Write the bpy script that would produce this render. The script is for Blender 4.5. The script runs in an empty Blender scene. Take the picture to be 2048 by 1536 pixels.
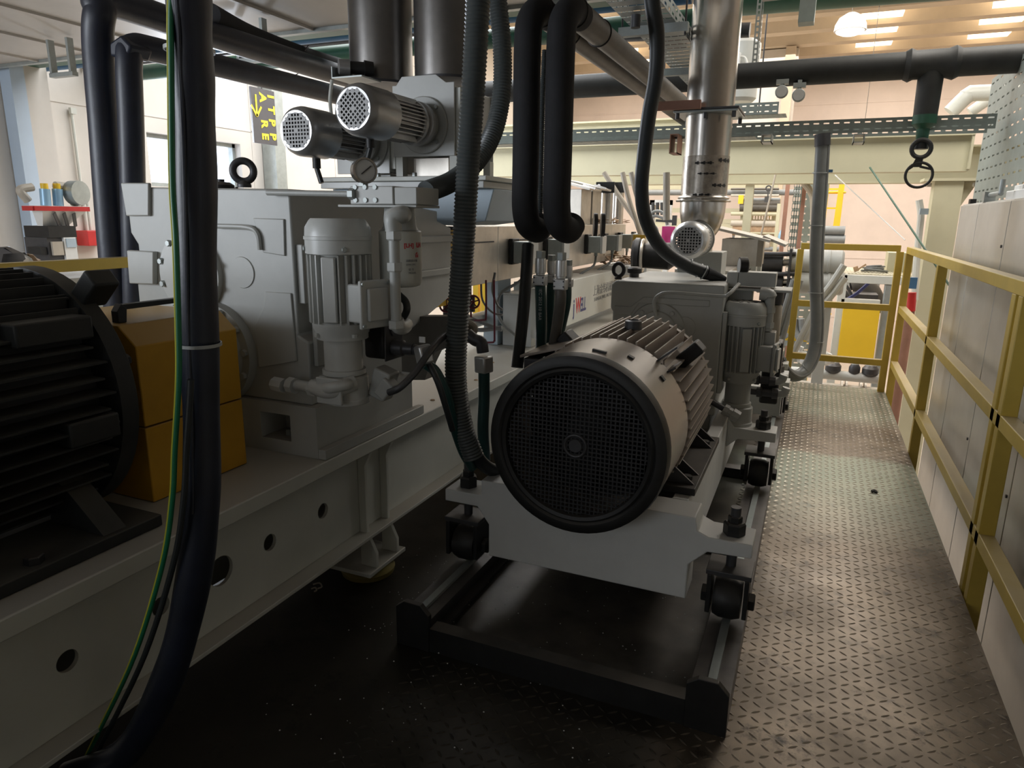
import bpy, math, random
from mathutils import Vector, Matrix
random.seed(7)
PI = math.pi
sc = bpy.context.scene
C = sc.collection

# ---------------------------------------------------------------- camera
EYE = Vector((0, 0, 1.35))
F_PX, CX, CY = 1383.0, 1024.0, 768.0

def _v(px, py):
    return Vector((px - CX, -(py - CY), -F_PX))
_Y = _v(1640, 442).normalized()
_Z = -_v(950, 6500).normalized()
_Z = (_Z - _Y * _Z.dot(_Y)).normalized()
_X = _Y.cross(_Z)
ROT = Matrix((_X, _Y, _Z))
cam = bpy.data.objects.new('camera', bpy.data.cameras.new('camera'))
C.objects.link(cam)
cam.matrix_world = Matrix.Translation(EYE) @ ROT.to_4x4()
cam.data.sensor_width = 36
cam.data.lens = F_PX * 36 / 2048
cam.data.clip_start = 0.05
cam.data.clip_end = 200
sc.camera = cam

def at(px, py, x=None, y=None, z=None):
    """world point on one known plane of the place, measured from the photograph"""
    d = ROT @ _v(px, py)
    t = x / d.x if x is not None else (y / d.y if y is not None else (z - EYE.z) / d.z)
    return EYE + d * t

# ---------------------------------------------------------------- light
sc.view_settings.view_transform = 'Standard'
sc.view_settings.look = 'None'
sc.view_settings.exposure = 0.3
sc.view_settings.gamma = 1.0
sc.view_settings.use_curve_mapping = False
world = bpy.data.worlds.new('world')
sc.world = world
world.use_nodes = True
bg = world.node_tree.nodes['Background']
bg.inputs[0].default_value = (0.78, 0.86, 1.0, 1)
bg.inputs[1].default_value = 3.0
sc.cycles.max_bounces = 7
sc.cycles.diffuse_bounces = 4
sc.cycles.sample_clamp_indirect = 4.0
sc.cycles.caustics_reflective = False
sc.cycles.caustics_refractive = False

def area(name, loc, size, power, col=(1, 1, 1), rot=(0, 0, 0)):
    l = bpy.data.lights.new(name, 'AREA')
    l.shape = 'RECTANGLE'
    l.size, l.size_y = size
    l.energy = power
    l.color = col
    o = bpy.data.objects.new(name, l)
    C.objects.link(o)
    o.location = loc
    o.rotation_euler = rot
    return o
area('skylight_far_hall', (0.0, 13.8, 4.45), (9, 4.0), 300, (1.0, 0.95, 0.87))
area('skylight_mid_hall', (-0.5, 10.2, 4.45), (8, 2.6), 300, (1.0, 0.96, 0.9))
area('skylight_walkway', (1.6, 5.6, 4.4), (2.2, 2.4), 130, (1.0, 0.95, 0.87))
area('skylight_left_hall', (-3.5, 6.4, 4.4), (3.0, 4.2), 270, (0.94, 0.97, 1.0))
area('daylight_left_window', (-5.9, 5.6, 1.86), (1.15, 0.45), 60, (0.8, 0.88, 1.0), (0, -PI / 2, 0))
area('added_fill_behind_camera', (-2.4, -3.6, 1.7), (2.6, 1.2), 20, (0.90, 0.95, 1.0), (PI / 2, 0, 0))  # added fill light for the camera-facing fronts; no door there

fill_l = area('added_fill_left_rear', (-4.8, -1.3, 1.75), (1.8, 1.3), 85, (0.86, 0.92, 1.0))  # invented fill for the left gearbox front, not a real window
fill_l.rotation_euler = Vector((0.66, 0.72, -0.12)).to_track_quat('-Z', 'Y').to_euler()

# ---------------------------------------------------------------- materials
def mat(name, col, rough=0.5, metal=0.0, var=0.12, scale=6.0, bump=0.0, dust=None, dust_amt=0.0, emit=0.0, coat=0.0):
    m = bpy.data.materials.new(name)
    m.use_nodes = True
    nt = m.node_tree
    b = nt.nodes['Principled BSDF']
    b.inputs['Base Color'].default_value = (*col, 1)
    b.inputs['Roughness'].default_value = rough
    b.inputs['Metallic'].default_value = metal
    if coat:
        b.inputs['Coat Weight'].default_value = coat
    if emit:
        b.inputs['Emission Color'].default_value = (*col, 1)
        b.inputs['Emission Strength'].default_value = emit
    if var or bump or dust:
        tc = nt.nodes.new('ShaderNodeTexCoord')
        n = nt.nodes.new('ShaderNodeTexNoise')
        n.inputs['Scale'].default_value = scale
        n.inputs['Detail'].default_value = 6
        n.inputs['Roughness'].default_value = 0.65
        nt.links.new(tc.outputs['Object'], n.inputs['Vector'])
        r = nt.nodes.new('ShaderNodeMapRange')
        r.inputs[1].default_value = 0.3
        r.inputs[2].default_value = 0.7
        nt.links.new(n.outputs['Fac'], r.inputs[0])
        mx = nt.nodes.new('ShaderNodeMix')
        mx.data_type = 'RGBA'
        mx.inputs[6].default_value = (*[c * (1 - var) for c in col], 1)
        mx.inputs[7].default_value = (*[min(1, c * (1 + var)) for c in col], 1)
        nt.links.new(r.outputs[0], mx.inputs[0])
        out = mx.outputs[2]
        if dust:
            n2 = nt.nodes.new('ShaderNodeTexNoise')
            n2.inputs['Scale'].default_value = scale * 0.5
            n2.inputs['Detail'].default_value = 8
            nt.links.new(tc.outputs['Object'], n2.inputs['Vector'])
            geo = nt.nodes.new('ShaderNodeNewGeometry')
            sp = nt.nodes.new('ShaderNodeSeparateXYZ')
            nt.links.new(geo.outputs['Normal'], sp.inputs[0])
            r3 = nt.nodes.new('ShaderNodeMapRange')
            r3.inputs[1].default_value = 0.4
            r3.inputs[2].default_value = 0.95
            nt.links.new(sp.outputs['Z'], r3.inputs[0])
            ml = nt.nodes.new('ShaderNodeMath')
            ml.operation = 'MULTIPLY'
            r2 = nt.nodes.new('ShaderNodeMapRange')
            r2.inputs[1].default_value = 0.35
            r2.inputs[2].default_value = 0.6
            r2.inputs[3].default_value = dust_amt * 0.4
            r2.inputs[4].default_value = dust_amt
            nt.links.new(n2.outputs['Fac'], r2.inputs[0])
            nt.links.new(r2.outputs[0], ml.inputs[0])
            nt.links.new(r3.outputs[0], ml.inputs[1])
            m2 = nt.nodes.new('ShaderNodeMix')
            m2.data_type = 'RGBA'
            nt.links.new(ml.outputs[0], m2.inputs[0])
            nt.links.new(out, m2.inputs[6])
            m2.inputs[7].default_value = (*dust, 1)
            out = m2.outputs[2]
        nt.links.new(out, b.inputs['Base Color'])
        if bump:
            bp = nt.nodes.new('ShaderNodeBump')
            bp.inputs['Strength'].default_value = bump
            bp.inputs['Distance'].default_value = 0.004
            nt.links.new(n.outputs['Fac'], bp.inputs['Height'])
            nt.links.new(bp.outputs[0], b.inputs['Normal'])
    return m
DUST = (0.34, 0.29, 0.24)
M = dict(
    grey=mat('machine_grey_paint', (0.43, 0.44, 0.42), 0.42, 0, 0.08, 4, 0.15, DUST, 0.6),
    greyl=mat('light_grey_paint', (0.52, 0.53, 0.51), 0.35, 0, 0.06, 5, 0.1, DUST, 0.4),
    white=mat('white_machine_paint', (0.62, 0.63, 0.58), 0.45, 0, 0.07, 3, 0.12, DUST, 0.65),
    blockw=mat('block_white_paint', (0.70, 0.71, 0.70), 0.5, 0, 0.06, 5, 0.1, DUST, 0.5),
    bluegrey=mat('blue_grey_paint', (0.46, 0.56, 0.64), 0.4, 0, 0.08, 4),
    black=mat('black_steel', (0.018, 0.018, 0.018), 0.5, 0.2, 0.3, 12, 0.2, DUST, 0.25),
    motorblack=mat('dusty_black_motor', (0.022, 0.024, 0.024), 0.6, 0.1, 0.3, 8, 0.2, (0.13, 0.12, 0.10), 0.8),
    dark=mat('dark_grey_metal', (0.07, 0.07, 0.075), 0.45, 0.4, 0.2, 10, 0.1, DUST, 0.3),
    foam=mat('black_pipe_insulation', (0.016, 0.016, 0.018), 0.85, 0, 0.25, 14, 0.35),
    clad=mat('brown_grey_pipe_wrap', (0.11, 0.10, 0.085), 0.5, 0.1, 0.25, 8, 0.3, DUST, 0.3),
    rubber=mat('dark_rubber', (0.022, 0.026, 0.028), 0.45, 0, 0.2, 10, 0.1),
    hose=mat('grey_corrugated_hose', (0.075, 0.085, 0.085), 0.38, 0, 0.1, 10),
    teal=mat('teal_rubber_hose', (0.012, 0.055, 0.052), 0.4, 0, 0.2, 10),
    trunk=mat('dark_blue_cable_wrap', (0.012, 0.016, 0.03), 0.42, 0, 0.3, 9, 0.4),
    yellow=mat('yellow_paint', (0.62, 0.38, 0.03), 0.42, 0, 0.08, 6, 0.1, DUST, 0.4),
    railyellow=mat('railing_yellow_paint', (0.60, 0.42, 0.07), 0.42, 0, 0.10, 5, 0.1, (0.55, 0.45, 0.3), 0.75),
    brightyellow=mat('bright_yellow_panel', (0.85, 0.55, 0.03), 0.45, 0, 0.04, 3),
    orange=mat('orange_guard_paint', (0.62, 0.33, 0.02), 0.45, 0, 0.10, 5, 0.15, (0.35, 0.27, 0.18), 0.7),
    steel=mat('stainless_steel', (0.56, 0.53, 0.49), 0.24, 0.95, 0.12, 5, 0.06),
    steeld=mat('stained_stainless_duct', (0.22, 0.21, 0.20), 0.33, 0.85, 0.2, 3.5, 0.06),
    steelw=mat('brushed_steel_cover', (0.62, 0.58, 0.52), 0.38, 0.7, 0.16, 6, 0.05, DUST, 0.5),
    alu=mat('cast_aluminium', (0.40, 0.40, 0.40), 0.34, 0.7, 0.15, 7, 0.1),
    alul=mat('bright_aluminium', (0.62, 0.62, 0.61), 0.34, 0.6, 0.08, 7),
    cowl=mat('brown_grey_cowl_paint', (0.40, 0.34, 0.29), 0.30, 0.15, 0.08, 3, 0.05),
    galv=mat('galvanised_steel', (0.37, 0.40, 0.39), 0.42, 0.45, 0.12, 14),
    galvg=mat('grey_green_cable_tray', (0.27, 0.31, 0.29), 0.5, 0.1, 0.1, 10),
    cream=mat('cream_beam_paint', (0.54, 0.51, 0.36), 0.55, 0, 0.06, 2, 0, DUST, 0.4),
    green=mat('green_painted_steel', (0.018, 0.085, 0.05), 0.45, 0, 0.2, 4),
    blue=mat('blue_painted_pipe', (0.06, 0.16, 0.30), 0.45, 0, 0.15, 4),
    pinkbrown=mat('rust_primer_steel', (0.33, 0.17, 0.12), 0.6, 0, 0.15, 7),
    pipedark=mat('dark_header_pipe', (0.022, 0.023, 0.022), 0.6, 0, 0.4, 6, 0.4),
    cable=mat('grey_pvc_conduit', (0.20, 0.21, 0.21), 0.38, 0, 0.1, 10),
    beige=mat('beige_conduit', (0.48, 0.43, 0.36), 0.5, 0, 0.1, 10),
    pvc=mat('pale_plastic_pipe', (0.66, 0.67, 0.62), 0.4, 0, 0.05, 8),
    red=mat('red_paint', (0.55, 0.03, 0.03), 0.4, 0, 0.08, 8),
    maroon=mat('maroon_valve_wheel', (0.16, 0.02, 0.04), 0.45, 0, 0.1, 8),
    magenta=mat('magenta_panel', (0.45, 0.03, 0.18), 0.5, 0, 0.1, 3),
    paper=mat('white_plastic', (0.78, 0.78, 0.76), 0.5, 0, 0.05, 8),
    glassface=mat('gauge_face', (0.62, 0.62, 0.60), 0.25, 0, 0.05, 30),
    panel=mat('cabinet_sheet_metal', (0.62, 0.60, 0.56), 0.30, 0.2, 0.16, 1.6, 0.03),
    cardboard=mat('brown_paper_board', (0.42, 0.28, 0.17), 0.8, 0, 0.3, 20),
    concrete=mat('precast_concrete', (0.66, 0.62, 0.57), 0.85, 0, 0.06, 1.5, 0.2),
    pinkwall=mat('far_pinkish_concrete', (0.70, 0.60, 0.54), 0.85, 0, 0.07, 1.2, 0.2),
    soffit=mat('mezzanine_underside', (0.52, 0.49, 0.45), 0.5, 0.1, 0.12, 1.2),
    ceil=mat('ceiling_concrete_ribs', (0.60, 0.50, 0.38), 0.8, 0, 0.08, 2),
    hallfloor=mat('hall_concrete_floor', (0.52, 0.45, 0.38), 0.6, 0, 0.15, 0.8),
    ink=mat('black_ink', (0.05, 0.05, 0.05), 0.6, 0, 0),
    inkgrey=mat('grey_ink', (0.28, 0.29, 0.30), 0.6, 0, 0),
    redink=mat('red_ink', (0.62, 0.02, 0.03), 0.5, 0, 0),
    blueink=mat('dark_blue_ink', (0.06, 0.07, 0.22), 0.5, 0, 0),
    signyellow=mat('sign_yellow_letters', (0.75, 0.60, 0.04), 0.5, 0, 0),
    signdark=mat('sign_dark_board', (0.075, 0.07, 0.075), 0.5, 0, 0.1, 4),
    tie=mat('pale_cable_tie', (0.42, 0.44, 0.44), 0.4, 0, 0),
    lamp=mat('lamp_glow', (1.0, 0.97, 0.9), 0.5, 0, 0, emit=1.3),
    sky_panel=mat('skylight_panel', (1.0, 0.84, 0.6), 0.5, 0, 0, emit=2.6),
    lampshade=mat('translucent_lamp_dome', (0.42, 0.40, 0.38), 0.3, 0, 0.04, 4),
    lightblue=mat('light_blue_cylinder', (0.30, 0.50, 0.68), 0.35, 0.2, 0.05, 8),
    yellowwire=mat('yellow_green_wire', (0.55, 0.55, 0.05), 0.4, 0, 0),
    greenwire=mat('green_wire', (0.01, 0.16, 0.07), 0.4, 0, 0),
    bluelight=mat('pale_blue_column_paint', (0.50, 0.60, 0.72), 0.6, 0, 0.05, 3),
)
def diamond_mat():
    m = mat('dusty_tread_plate', (0.20, 0.16, 0.122), 0.36, 0.65, 0.5, 2.2, 0.12)
    nt = m.node_tree
    b = nt.nodes['Principled BSDF']
    tc = [n for n in nt.nodes if n.type == 'TEX_COORD'][0]
    n = nt.nodes.new('ShaderNodeTexNoise')
    n.inputs['Scale'].default_value = 1.6
    n.inputs['Detail'].default_value = 9
    n.inputs['Roughness'].default_value = 0.7
    nt.links.new(tc.outputs['Object'], n.inputs['Vector'])
    r = nt.nodes.new('ShaderNodeMapRange')
    r.inputs[1].default_value = 0.35
    r.inputs[2].default_value = 0.7
    r.inputs[3].default_value = 0.28
    r.inputs[4].default_value = 0.52
    nt.links.new(n.outputs['Fac'], r.inputs[0])
    nt.links.new(r.outputs[0], b.inputs['Roughness'])
    # dark scuff stains
    v = nt.nodes.new('ShaderNodeTexNoise')
    v.inputs['Scale'].default_value = 4.5
    v.inputs['Detail'].default_value = 10
    v.inputs['Roughness'].default_value = 0.8
    nt.links.new(tc.outputs['Object'], v.inputs['Vector'])
    r2 = nt.nodes.new('ShaderNodeMapRange')
    r2.inputs[1].default_value = 0.54
    r2.inputs[2].default_value = 0.66
    nt.links.new(v.outputs['Fac'], r2.inputs[0])
    mx = nt.nodes.new('ShaderNodeMix')
    mx.data_type = 'RGBA'
    src = b.inputs['Base Color'].links[0].from_socket
    nt.links.new(r2.outputs[0], mx.inputs[0])
    nt.links.new(src, mx.inputs[6])
    mx.inputs[7].default_value = (0.03, 0.026, 0.024, 1)
    nt.links.new(mx.outputs[2], b.inputs['Base Color'])
    # pale green strips across the plate, edges shifted by noise
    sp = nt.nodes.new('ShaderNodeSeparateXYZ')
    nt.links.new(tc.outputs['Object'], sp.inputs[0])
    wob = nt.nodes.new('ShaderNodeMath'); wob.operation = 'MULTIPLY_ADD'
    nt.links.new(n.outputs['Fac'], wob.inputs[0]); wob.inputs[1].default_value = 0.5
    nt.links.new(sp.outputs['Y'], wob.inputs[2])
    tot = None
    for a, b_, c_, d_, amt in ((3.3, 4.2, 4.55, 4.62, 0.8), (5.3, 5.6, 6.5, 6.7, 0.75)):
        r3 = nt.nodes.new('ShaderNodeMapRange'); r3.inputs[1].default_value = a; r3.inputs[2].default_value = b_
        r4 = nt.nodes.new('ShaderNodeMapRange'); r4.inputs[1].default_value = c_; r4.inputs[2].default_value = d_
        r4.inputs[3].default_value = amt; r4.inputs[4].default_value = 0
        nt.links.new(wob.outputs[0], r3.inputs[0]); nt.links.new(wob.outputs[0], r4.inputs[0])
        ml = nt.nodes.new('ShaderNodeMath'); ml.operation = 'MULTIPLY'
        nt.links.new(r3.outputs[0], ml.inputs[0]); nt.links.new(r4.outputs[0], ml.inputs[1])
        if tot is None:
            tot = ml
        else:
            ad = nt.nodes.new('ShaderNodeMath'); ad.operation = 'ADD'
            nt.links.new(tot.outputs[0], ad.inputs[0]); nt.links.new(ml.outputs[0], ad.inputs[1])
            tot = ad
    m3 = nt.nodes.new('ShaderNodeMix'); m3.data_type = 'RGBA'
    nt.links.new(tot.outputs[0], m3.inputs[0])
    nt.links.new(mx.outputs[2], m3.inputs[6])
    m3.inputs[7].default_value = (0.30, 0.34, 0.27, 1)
    # near-black area under and around the machines
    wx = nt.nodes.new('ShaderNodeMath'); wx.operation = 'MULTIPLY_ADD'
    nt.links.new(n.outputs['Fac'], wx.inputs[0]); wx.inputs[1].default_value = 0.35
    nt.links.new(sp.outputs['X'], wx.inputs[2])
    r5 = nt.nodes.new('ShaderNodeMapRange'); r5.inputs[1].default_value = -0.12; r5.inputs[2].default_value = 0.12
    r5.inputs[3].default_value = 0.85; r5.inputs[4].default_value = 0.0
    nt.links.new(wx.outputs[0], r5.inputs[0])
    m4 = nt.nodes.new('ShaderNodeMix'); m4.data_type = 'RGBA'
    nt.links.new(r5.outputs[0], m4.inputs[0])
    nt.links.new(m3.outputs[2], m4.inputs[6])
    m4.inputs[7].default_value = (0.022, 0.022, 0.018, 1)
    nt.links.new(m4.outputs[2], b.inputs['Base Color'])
    return m
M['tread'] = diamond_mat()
M['lug'] = mat('worn_lug_steel', (0.46, 0.39, 0.31), 0.32, 0.45, 0.3, 5)
M['grille'] = mat('pale_grey_fan_grille', (0.42, 0.42, 0.42), 0.55, 0.1, 0.05, 10)
M['wire'] = mat('dull_black_wire', (0.03, 0.03, 0.032), 0.6, 0.2, 0.2, 12)

# ---------------------------------------------------------------- mesh builder
class MB:
    def __init__(s):
        s.v, s.f = [], []

    def add(s, vs, fs):
        o = len(s.v)
        s.v += [Vector(p) for p in vs]
        s.f += [tuple(i + o for i in f) for f in fs]
        return s

    def box(s, a, b):
        x0, y0, z0 = a
        x1, y1, z1 = b
        return s.add([(x0, y0, z0), (x1, y0, z0), (x1, y1, z0), (x0, y1, z0), (x0, y0, z1), (x1, y0, z1), (x1, y1, z1), (x0, y1, z1)],
                     [(0, 3, 2, 1), (4, 5, 6, 7), (0, 1, 5, 4), (1, 2, 6, 5), (2, 3, 7, 6), (3, 0, 4, 7)])

    def cbox(s, c, d):
        return s.box([c[i] - d[i] / 2 for i in range(3)], [c[i] + d[i] / 2 for i in range(3)])

    def bar(s, p0, p1, w, h, up=(0, 0, 1)):
        p0, p1 = Vector(p0), Vector(p1)
        d = (p1 - p0).normalized()
        u = Vector(up)
        if abs(d.dot(u)) > 0.98:
            u = Vector((0, 1, 0))
        r = d.cross(u).normalized()
        u = r.cross(d).normalized()
        q = [(-w / 2, -h / 2), (w / 2, -h / 2), (w / 2, h / 2), (-w / 2, h / 2)]
        vs = [p0 + r * a + u * b for a, b in q] + [p1 + r * a + u * b for a, b in q]
        return s.add(vs, [(3, 2, 1, 0), (4, 5, 6, 7), (0, 1, 5, 4), (1, 2, 6, 5), (2, 3, 7, 6), (3, 0, 4, 7)])

    def tube(s, path, r, n=12, cap=True):
        P = [Vector(p) for p in path]
        R = r if isinstance(r, (list, tuple)) else [r] * len(P)
        T = []
        for i in range(len(P)):
            t = P[min(i + 1, len(P) - 1)] - P[max(i - 1, 0)]
            if t.length < 1e-9:
                t = T[-1] if T else Vector((0, 0, 1))
            T.append(t.normalized())
        u = T[0].orthogonal().normalized()
        rings = []
        for i, p in enumerate(P):
            u = (u - T[i] * u.dot(T[i]))
            if u.length < 1e-6:
                u = T[i].orthogonal()
            u.normalize()
            w = T[i].cross(u)
            rings.append([p + (u * math.cos(a) + w * math.sin(a)) * R[i] for a in [2 * PI * k / n for k in range(n)]])
        vs = [q for g in rings for q in g]
        fs = []
        for i in range(len(P) - 1):
            for k in range(n):
                a, b = i * n + k, i * n + (k + 1) % n
                fs.append((a, b, b + n, a + n))
        if cap:
            fs.append(tuple(range(n - 1, -1, -1)))
            fs.append(tuple(range(len(vs) - n, len(vs))))
        return s.add(vs, fs)

    def cyl(s, p0, p1, r0, r1=None, n=20):
        return s.tube([p0, p1], [r0, r0 if r1 is None else r1], n)

    def lathe(s, o, ax, prof, n=28, cap=True):
        o, ax = Vector(o), Vector(ax).normalized()
        u = Vector((0, 0, 1)) if abs(ax.z) < 0.9 else Vector((1, 0, 0))
        u = (u - ax * u.dot(ax)).normalized()
        w = ax.cross(u)
        vs = []
        for d, r in prof:
            for k in range(n):
                a = 2 * PI * k / n
                vs.append(o + ax * d + (u * math.cos(a) + w * math.sin(a)) * r)
        fs = []
        for i in range(len(prof) - 1):
            for k in range(n):
                a, b = i * n + k, i * n + (k + 1) % n
                fs.append((a, b, b + n, a + n))
        if cap:
            fs.append(tuple(range(n - 1, -1, -1)))
            fs.append(tuple(range(len(vs) - n, len(vs))))
        return s.add(vs, fs)

    def prism(s, poly, axis, a, b):
        """polygon extruded along x, y or z; 2-D points are the other two axes in order"""
        def P(q, t):
            return {'x': (t, q[0], q[1]), 'y': (q[0], t, q[1]), 'z': (q[0], q[1], t)}[axis]
        n = len(poly)
        vs = [P(q, a) for q in poly] + [P(q, b) for q in poly]
        fs = [tuple(range(n)), tuple(range(2 * n - 1, n - 1, -1))]
        fs += [(i, i + n, (i + 1) % n + n, (i + 1) % n) for i in range(n)]
        return s.add(vs, fs)

    def torus(s, c, ax, R, r, n=28, m=10, a0=0, a1=2 * PI):
        c, ax = Vector(c), Vector(ax).normalized()
        u = Vector((0, 0, 1)) if abs(ax.z) < 0.9 else Vector((1, 0, 0))
        u = (u - ax * u.dot(ax)).normalized()
        w = ax.cross(u)
        full = abs(a1 - a0 - 2 * PI) < 1e-6
        N = n if full else n + 1
        vs, fs = [], []
        for i in range(N):
            a = a0 + (a1 - a0) * i / n
            d = u * math.cos(a) + w * math.sin(a)
            for k in range(m):
                b = 2 * PI * k / m
                vs.append(c + d * (R + r * math.cos(b)) + ax * (r * math.sin(b)))
        for i in range(n):
            for k in range(m):
                j = (i + 1) % N
                fs.append((i * m + k, j * m + k, j * m + (k + 1) % m, i * m + (k + 1) % m))
        return s.add(vs, fs)

    def holed(s, o, u, v, nu, nv, cu, cv, hu, hv, t=0.003, inside=None, skip=None, rot45=False):
        """sheet of nu x nv cells, each with a hole of hu x hv; real holes, real thickness"""
        o, u, v = Vector(o), Vector(u).normalized(), Vector(v).normalized()
        w = u.cross(v) * t
        for i in range(nu):
            for j in range(nv):
                c = o + u * (cu * (i + 0.5)) + v * (cv * (j + 0.5))
                if inside and not inside((i + 0.5) / nu * 2 - 1, (j + 0.5) / nv * 2 - 1):
                    continue
                O = [c + u * (a * cu / 2) + v * (b * cv / 2) for a, b in ((-1, -1), (1, -1), (1, 1), (-1, 1))]
                if skip and skip(i, j):
                    s.add(O + [q - w for q in O], [(0, 1, 2, 3), (7, 6, 5, 4)])
                    continue
                I = [c + u * (a * hu / 2) + v * (b * hv / 2) for a, b in ((-1, -1), (1, -1), (1, 1), (-1, 1))]
                vs = O + I + [q - w for q in O] + [q - w for q in I]
                fs = []
                for k in range(4):
                    l = (k + 1) % 4
                    fs += [(k, l, l + 4, k + 4), (l + 8, k + 8, k + 12, l + 12), (k + 4, l + 4, l + 12, k + 12)]
                s.add(vs, fs)
        return s

    def hexnut(s, c, ax, r, h):
        c, ax = Vector(c), Vector(ax).normalized()
        return s.lathe(c, ax, [(0, r), (h * 0.85, r), (h, r * 0.85)], 6)

    def xf(s, mtx):
        s.v = [mtx @ p for p in s.v]
        return s

def smooth(pts, k=6):
    """Catmull-Rom through the points"""
    P = [Vector(p) for p in pts]
    P = [P[0] * 2 - P[1]] + P + [P[-1] * 2 - P[-2]]
    out = []
    for i in range(1, len(P) - 2):
        for j in range(k):
            t = j / k
            a, b, c, d = P[i - 1], P[i], P[i + 1], P[i + 2]
            out.append(0.5 * ((2 * b) + (c - a) * t + (2 * a - 5 * b + 4 * c - d) * t * t + (3 * b - 3 * c + d - a) * t ** 3))
    out.append(P[-2])
    return out

def resample(path, step):
    out, acc = [path[0]], 0.0
    for a, b in zip(path, path[1:]):
        L = (b - a).length
        while acc + L >= step:
            t = (step - acc) / L
            a = a + (b - a) * t
            out.append(a.copy())
            L = (b - a).length
            acc = 0.0
        acc += L
    return out

def mesh(name, mb, m, bev=0.0, ang=35, origin=None):
    o = Vector(origin) if origin is not None else Vector((0, 0, 0))
    me = bpy.data.meshes.new(name)
    me.from_pydata([p - o for p in mb.v], [], mb.f)
    me.materials.append(M[m] if isinstance(m, str) else m)
    me.polygons.foreach_set('use_smooth', [True] * len(me.polygons))
    me.update()
    me.set_sharp_from_angle(angle=math.radians(ang))
    ob = bpy.data.objects.new(name, me)
    C.objects.link(ob)
    if bev:
        bm = ob.modifiers.new('bevel', 'BEVEL')
        bm.width = bev
        bm.segments = 2
        bm.limit_method = 'ANGLE'
        bm.angle_limit = math.radians(40)
        bm.harden_normals = False
    return ob

def thing(name, label, cat, loc=(0, 0, 0), group=None):
    o = bpy.data.objects.new(name, None)
    C.objects.link(o)
    o.location = loc
    o.empty_display_size = 0.05
    o['label'] = label
    o['category'] = cat
    if group:
        o['group'] = group
    return o

def part(name, mb, m, parent, bev=0.0, label=None, ang=35):
    org = Vector((0, 0, 0))
    p = parent
    while p is not None:
        org += p.location
        p = p.parent
    ob = mesh(name, mb, m, bev, ang, org)
    ob.parent = parent
    if label:
        ob['label'] = label
    return ob

def solo(name, mb, m, label, cat, group=None, bev=0.0, ang=35):
    xs = [p.x for p in mb.v]
    ys = [p.y for p in mb.v]
    zs = [p.z for p in mb.v]
    org = Vector(((min(xs) + max(xs)) / 2, (min(ys) + max(ys)) / 2, min(zs)))
    ob = mesh(name, mb, m, bev, ang, org)
    ob.location = org
    ob['label'] = label
    ob['category'] = cat
    if group:
        ob['group'] = group
    return ob

def struct(name, mb, m, parent=None, bev=0.0, label=None):
    ob = mesh(name, mb, m, bev)
    if parent:
        ob.parent = parent
    else:
        ob['kind'] = 'structure'
    if label:
        ob['label'] = label
    return ob

def dup(root, loc, rot=None, label=None, group=None):
    def cp(o, par):
        c = o.copy()
        C.objects.link(c)
        c.parent = par
        for ch in list(o.children):
            cp(ch, c)
        return c
    r = cp(root, None)
    r.location = loc
    if rot is not None:
        r.rotation_euler = rot
    if label:
        r['label'] = label
    if group:
        r['group'] = group
    return r

def text(name, body, size, m, o, right, up, parent=None, label=None, off=0.0006, ext=0.0004, align='LEFT', bold=0.0, xs=1.0):
    cu = bpy.data.curves.new(name, 'FONT')
    cu.body = body
    cu.size = size
    cu.extrude = ext
    cu.align_x = align
    cu.offset = bold
    tmp = bpy.data.objects.new(name + '_curve', cu)
    C.objects.link(tmp)
    dg = bpy.context.evaluated_depsgraph_get()
    me = bpy.data.meshes.new_from_object(tmp.evaluated_get(dg))
    bpy.data.objects.remove(tmp)
    r, u = Vector(right).normalized(), Vector(up).normalized()
    n = r.cross(u).normalized()
    org = Vector((0, 0, 0))
    p = parent
    while p is not None:
        org += p.location
        p = p.parent
    mt = Matrix.Translation(Vector(o) + n * off - org) @ Matrix((r * xs, u, n)).transposed().to_4x4()
    me.transform(mt)
    me.materials.clear()
    me.materials.append(M[m])
    ob = bpy.data.objects.new(name, me)
    C.objects.link(ob)
    ob.parent = parent
    if label:
        ob['label'] = label
    return ob

def corr(path, r, pitch=0.009, amp=0.0022, n=16):
    """corrugated hose mesh along a path"""
    P = resample(smooth(path, 10), pitch / 2)
    return MB().tube(P, [r + (amp if i % 2 else -amp) for i in range(len(P))], n)
# ================================================================ the setting
HF = -1.6            # hall floor level
# platform deck of tread plate: the plate and its raised lugs are one sheet
fl = MB().box((-2.75, -3.0, -0.02), (0.633, 6.3, 0.0))
def lug(mb, x, y, a):
    L, W, h = 0.0158, 0.0040, 0.0022
    ca, sa = math.cos(a), math.sin(a)
    def p(u, v, z):
        return (x + u * ca - v * sa, y + u * sa + v * ca, z)
    vs = [p(-L, 0, 0), p(-L * .4, -W, 0), p(L * .4, -W, 0), p(L, 0, 0), p(L * .4, W, 0), p(-L * .4, W, 0), p(-L * .55, 0, h), p(L * .55, 0, h)]
    mb.add(vs, [(0, 1, 6), (1, 2, 7, 6), (2, 3, 7), (3, 4, 7), (4, 5, 6, 7), (5, 0, 6)])
lg = MB()
st = 0.0335
for i in range(int(3.0 / st)):
    for j in range(int(5.6 / st)):
        x, y = 0.615 - i * st, 0.75 + j * st
        if x < -1.3 and y > 1.6:
            continue
        if x < -0.25 and (y > 1.66 or x < -1.0):
            continue
        a = math.radians(38) if (i + j) % 2 else math.radians(-38)
        lug(lg, x, y, a)
nf = len(fl.f)
fl.add(lg.v, lg.f)
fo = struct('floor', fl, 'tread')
fo.data.materials.append(M['lug'])
for pl_ in fo.data.polygons[nf:]:
    if pl_.center.x > -0.10:
        pl_.material_index = 1
struct('trim_1', MB().box((0.60, -3.0, -0.16), (0.633, 6.3, -0.021)), 'galvg')          # deck edge channel
struct('trim_2', MB().box((-2.75, 6.27, -0.16), (0.599, 6.30, -0.021)), 'galvg')
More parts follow.
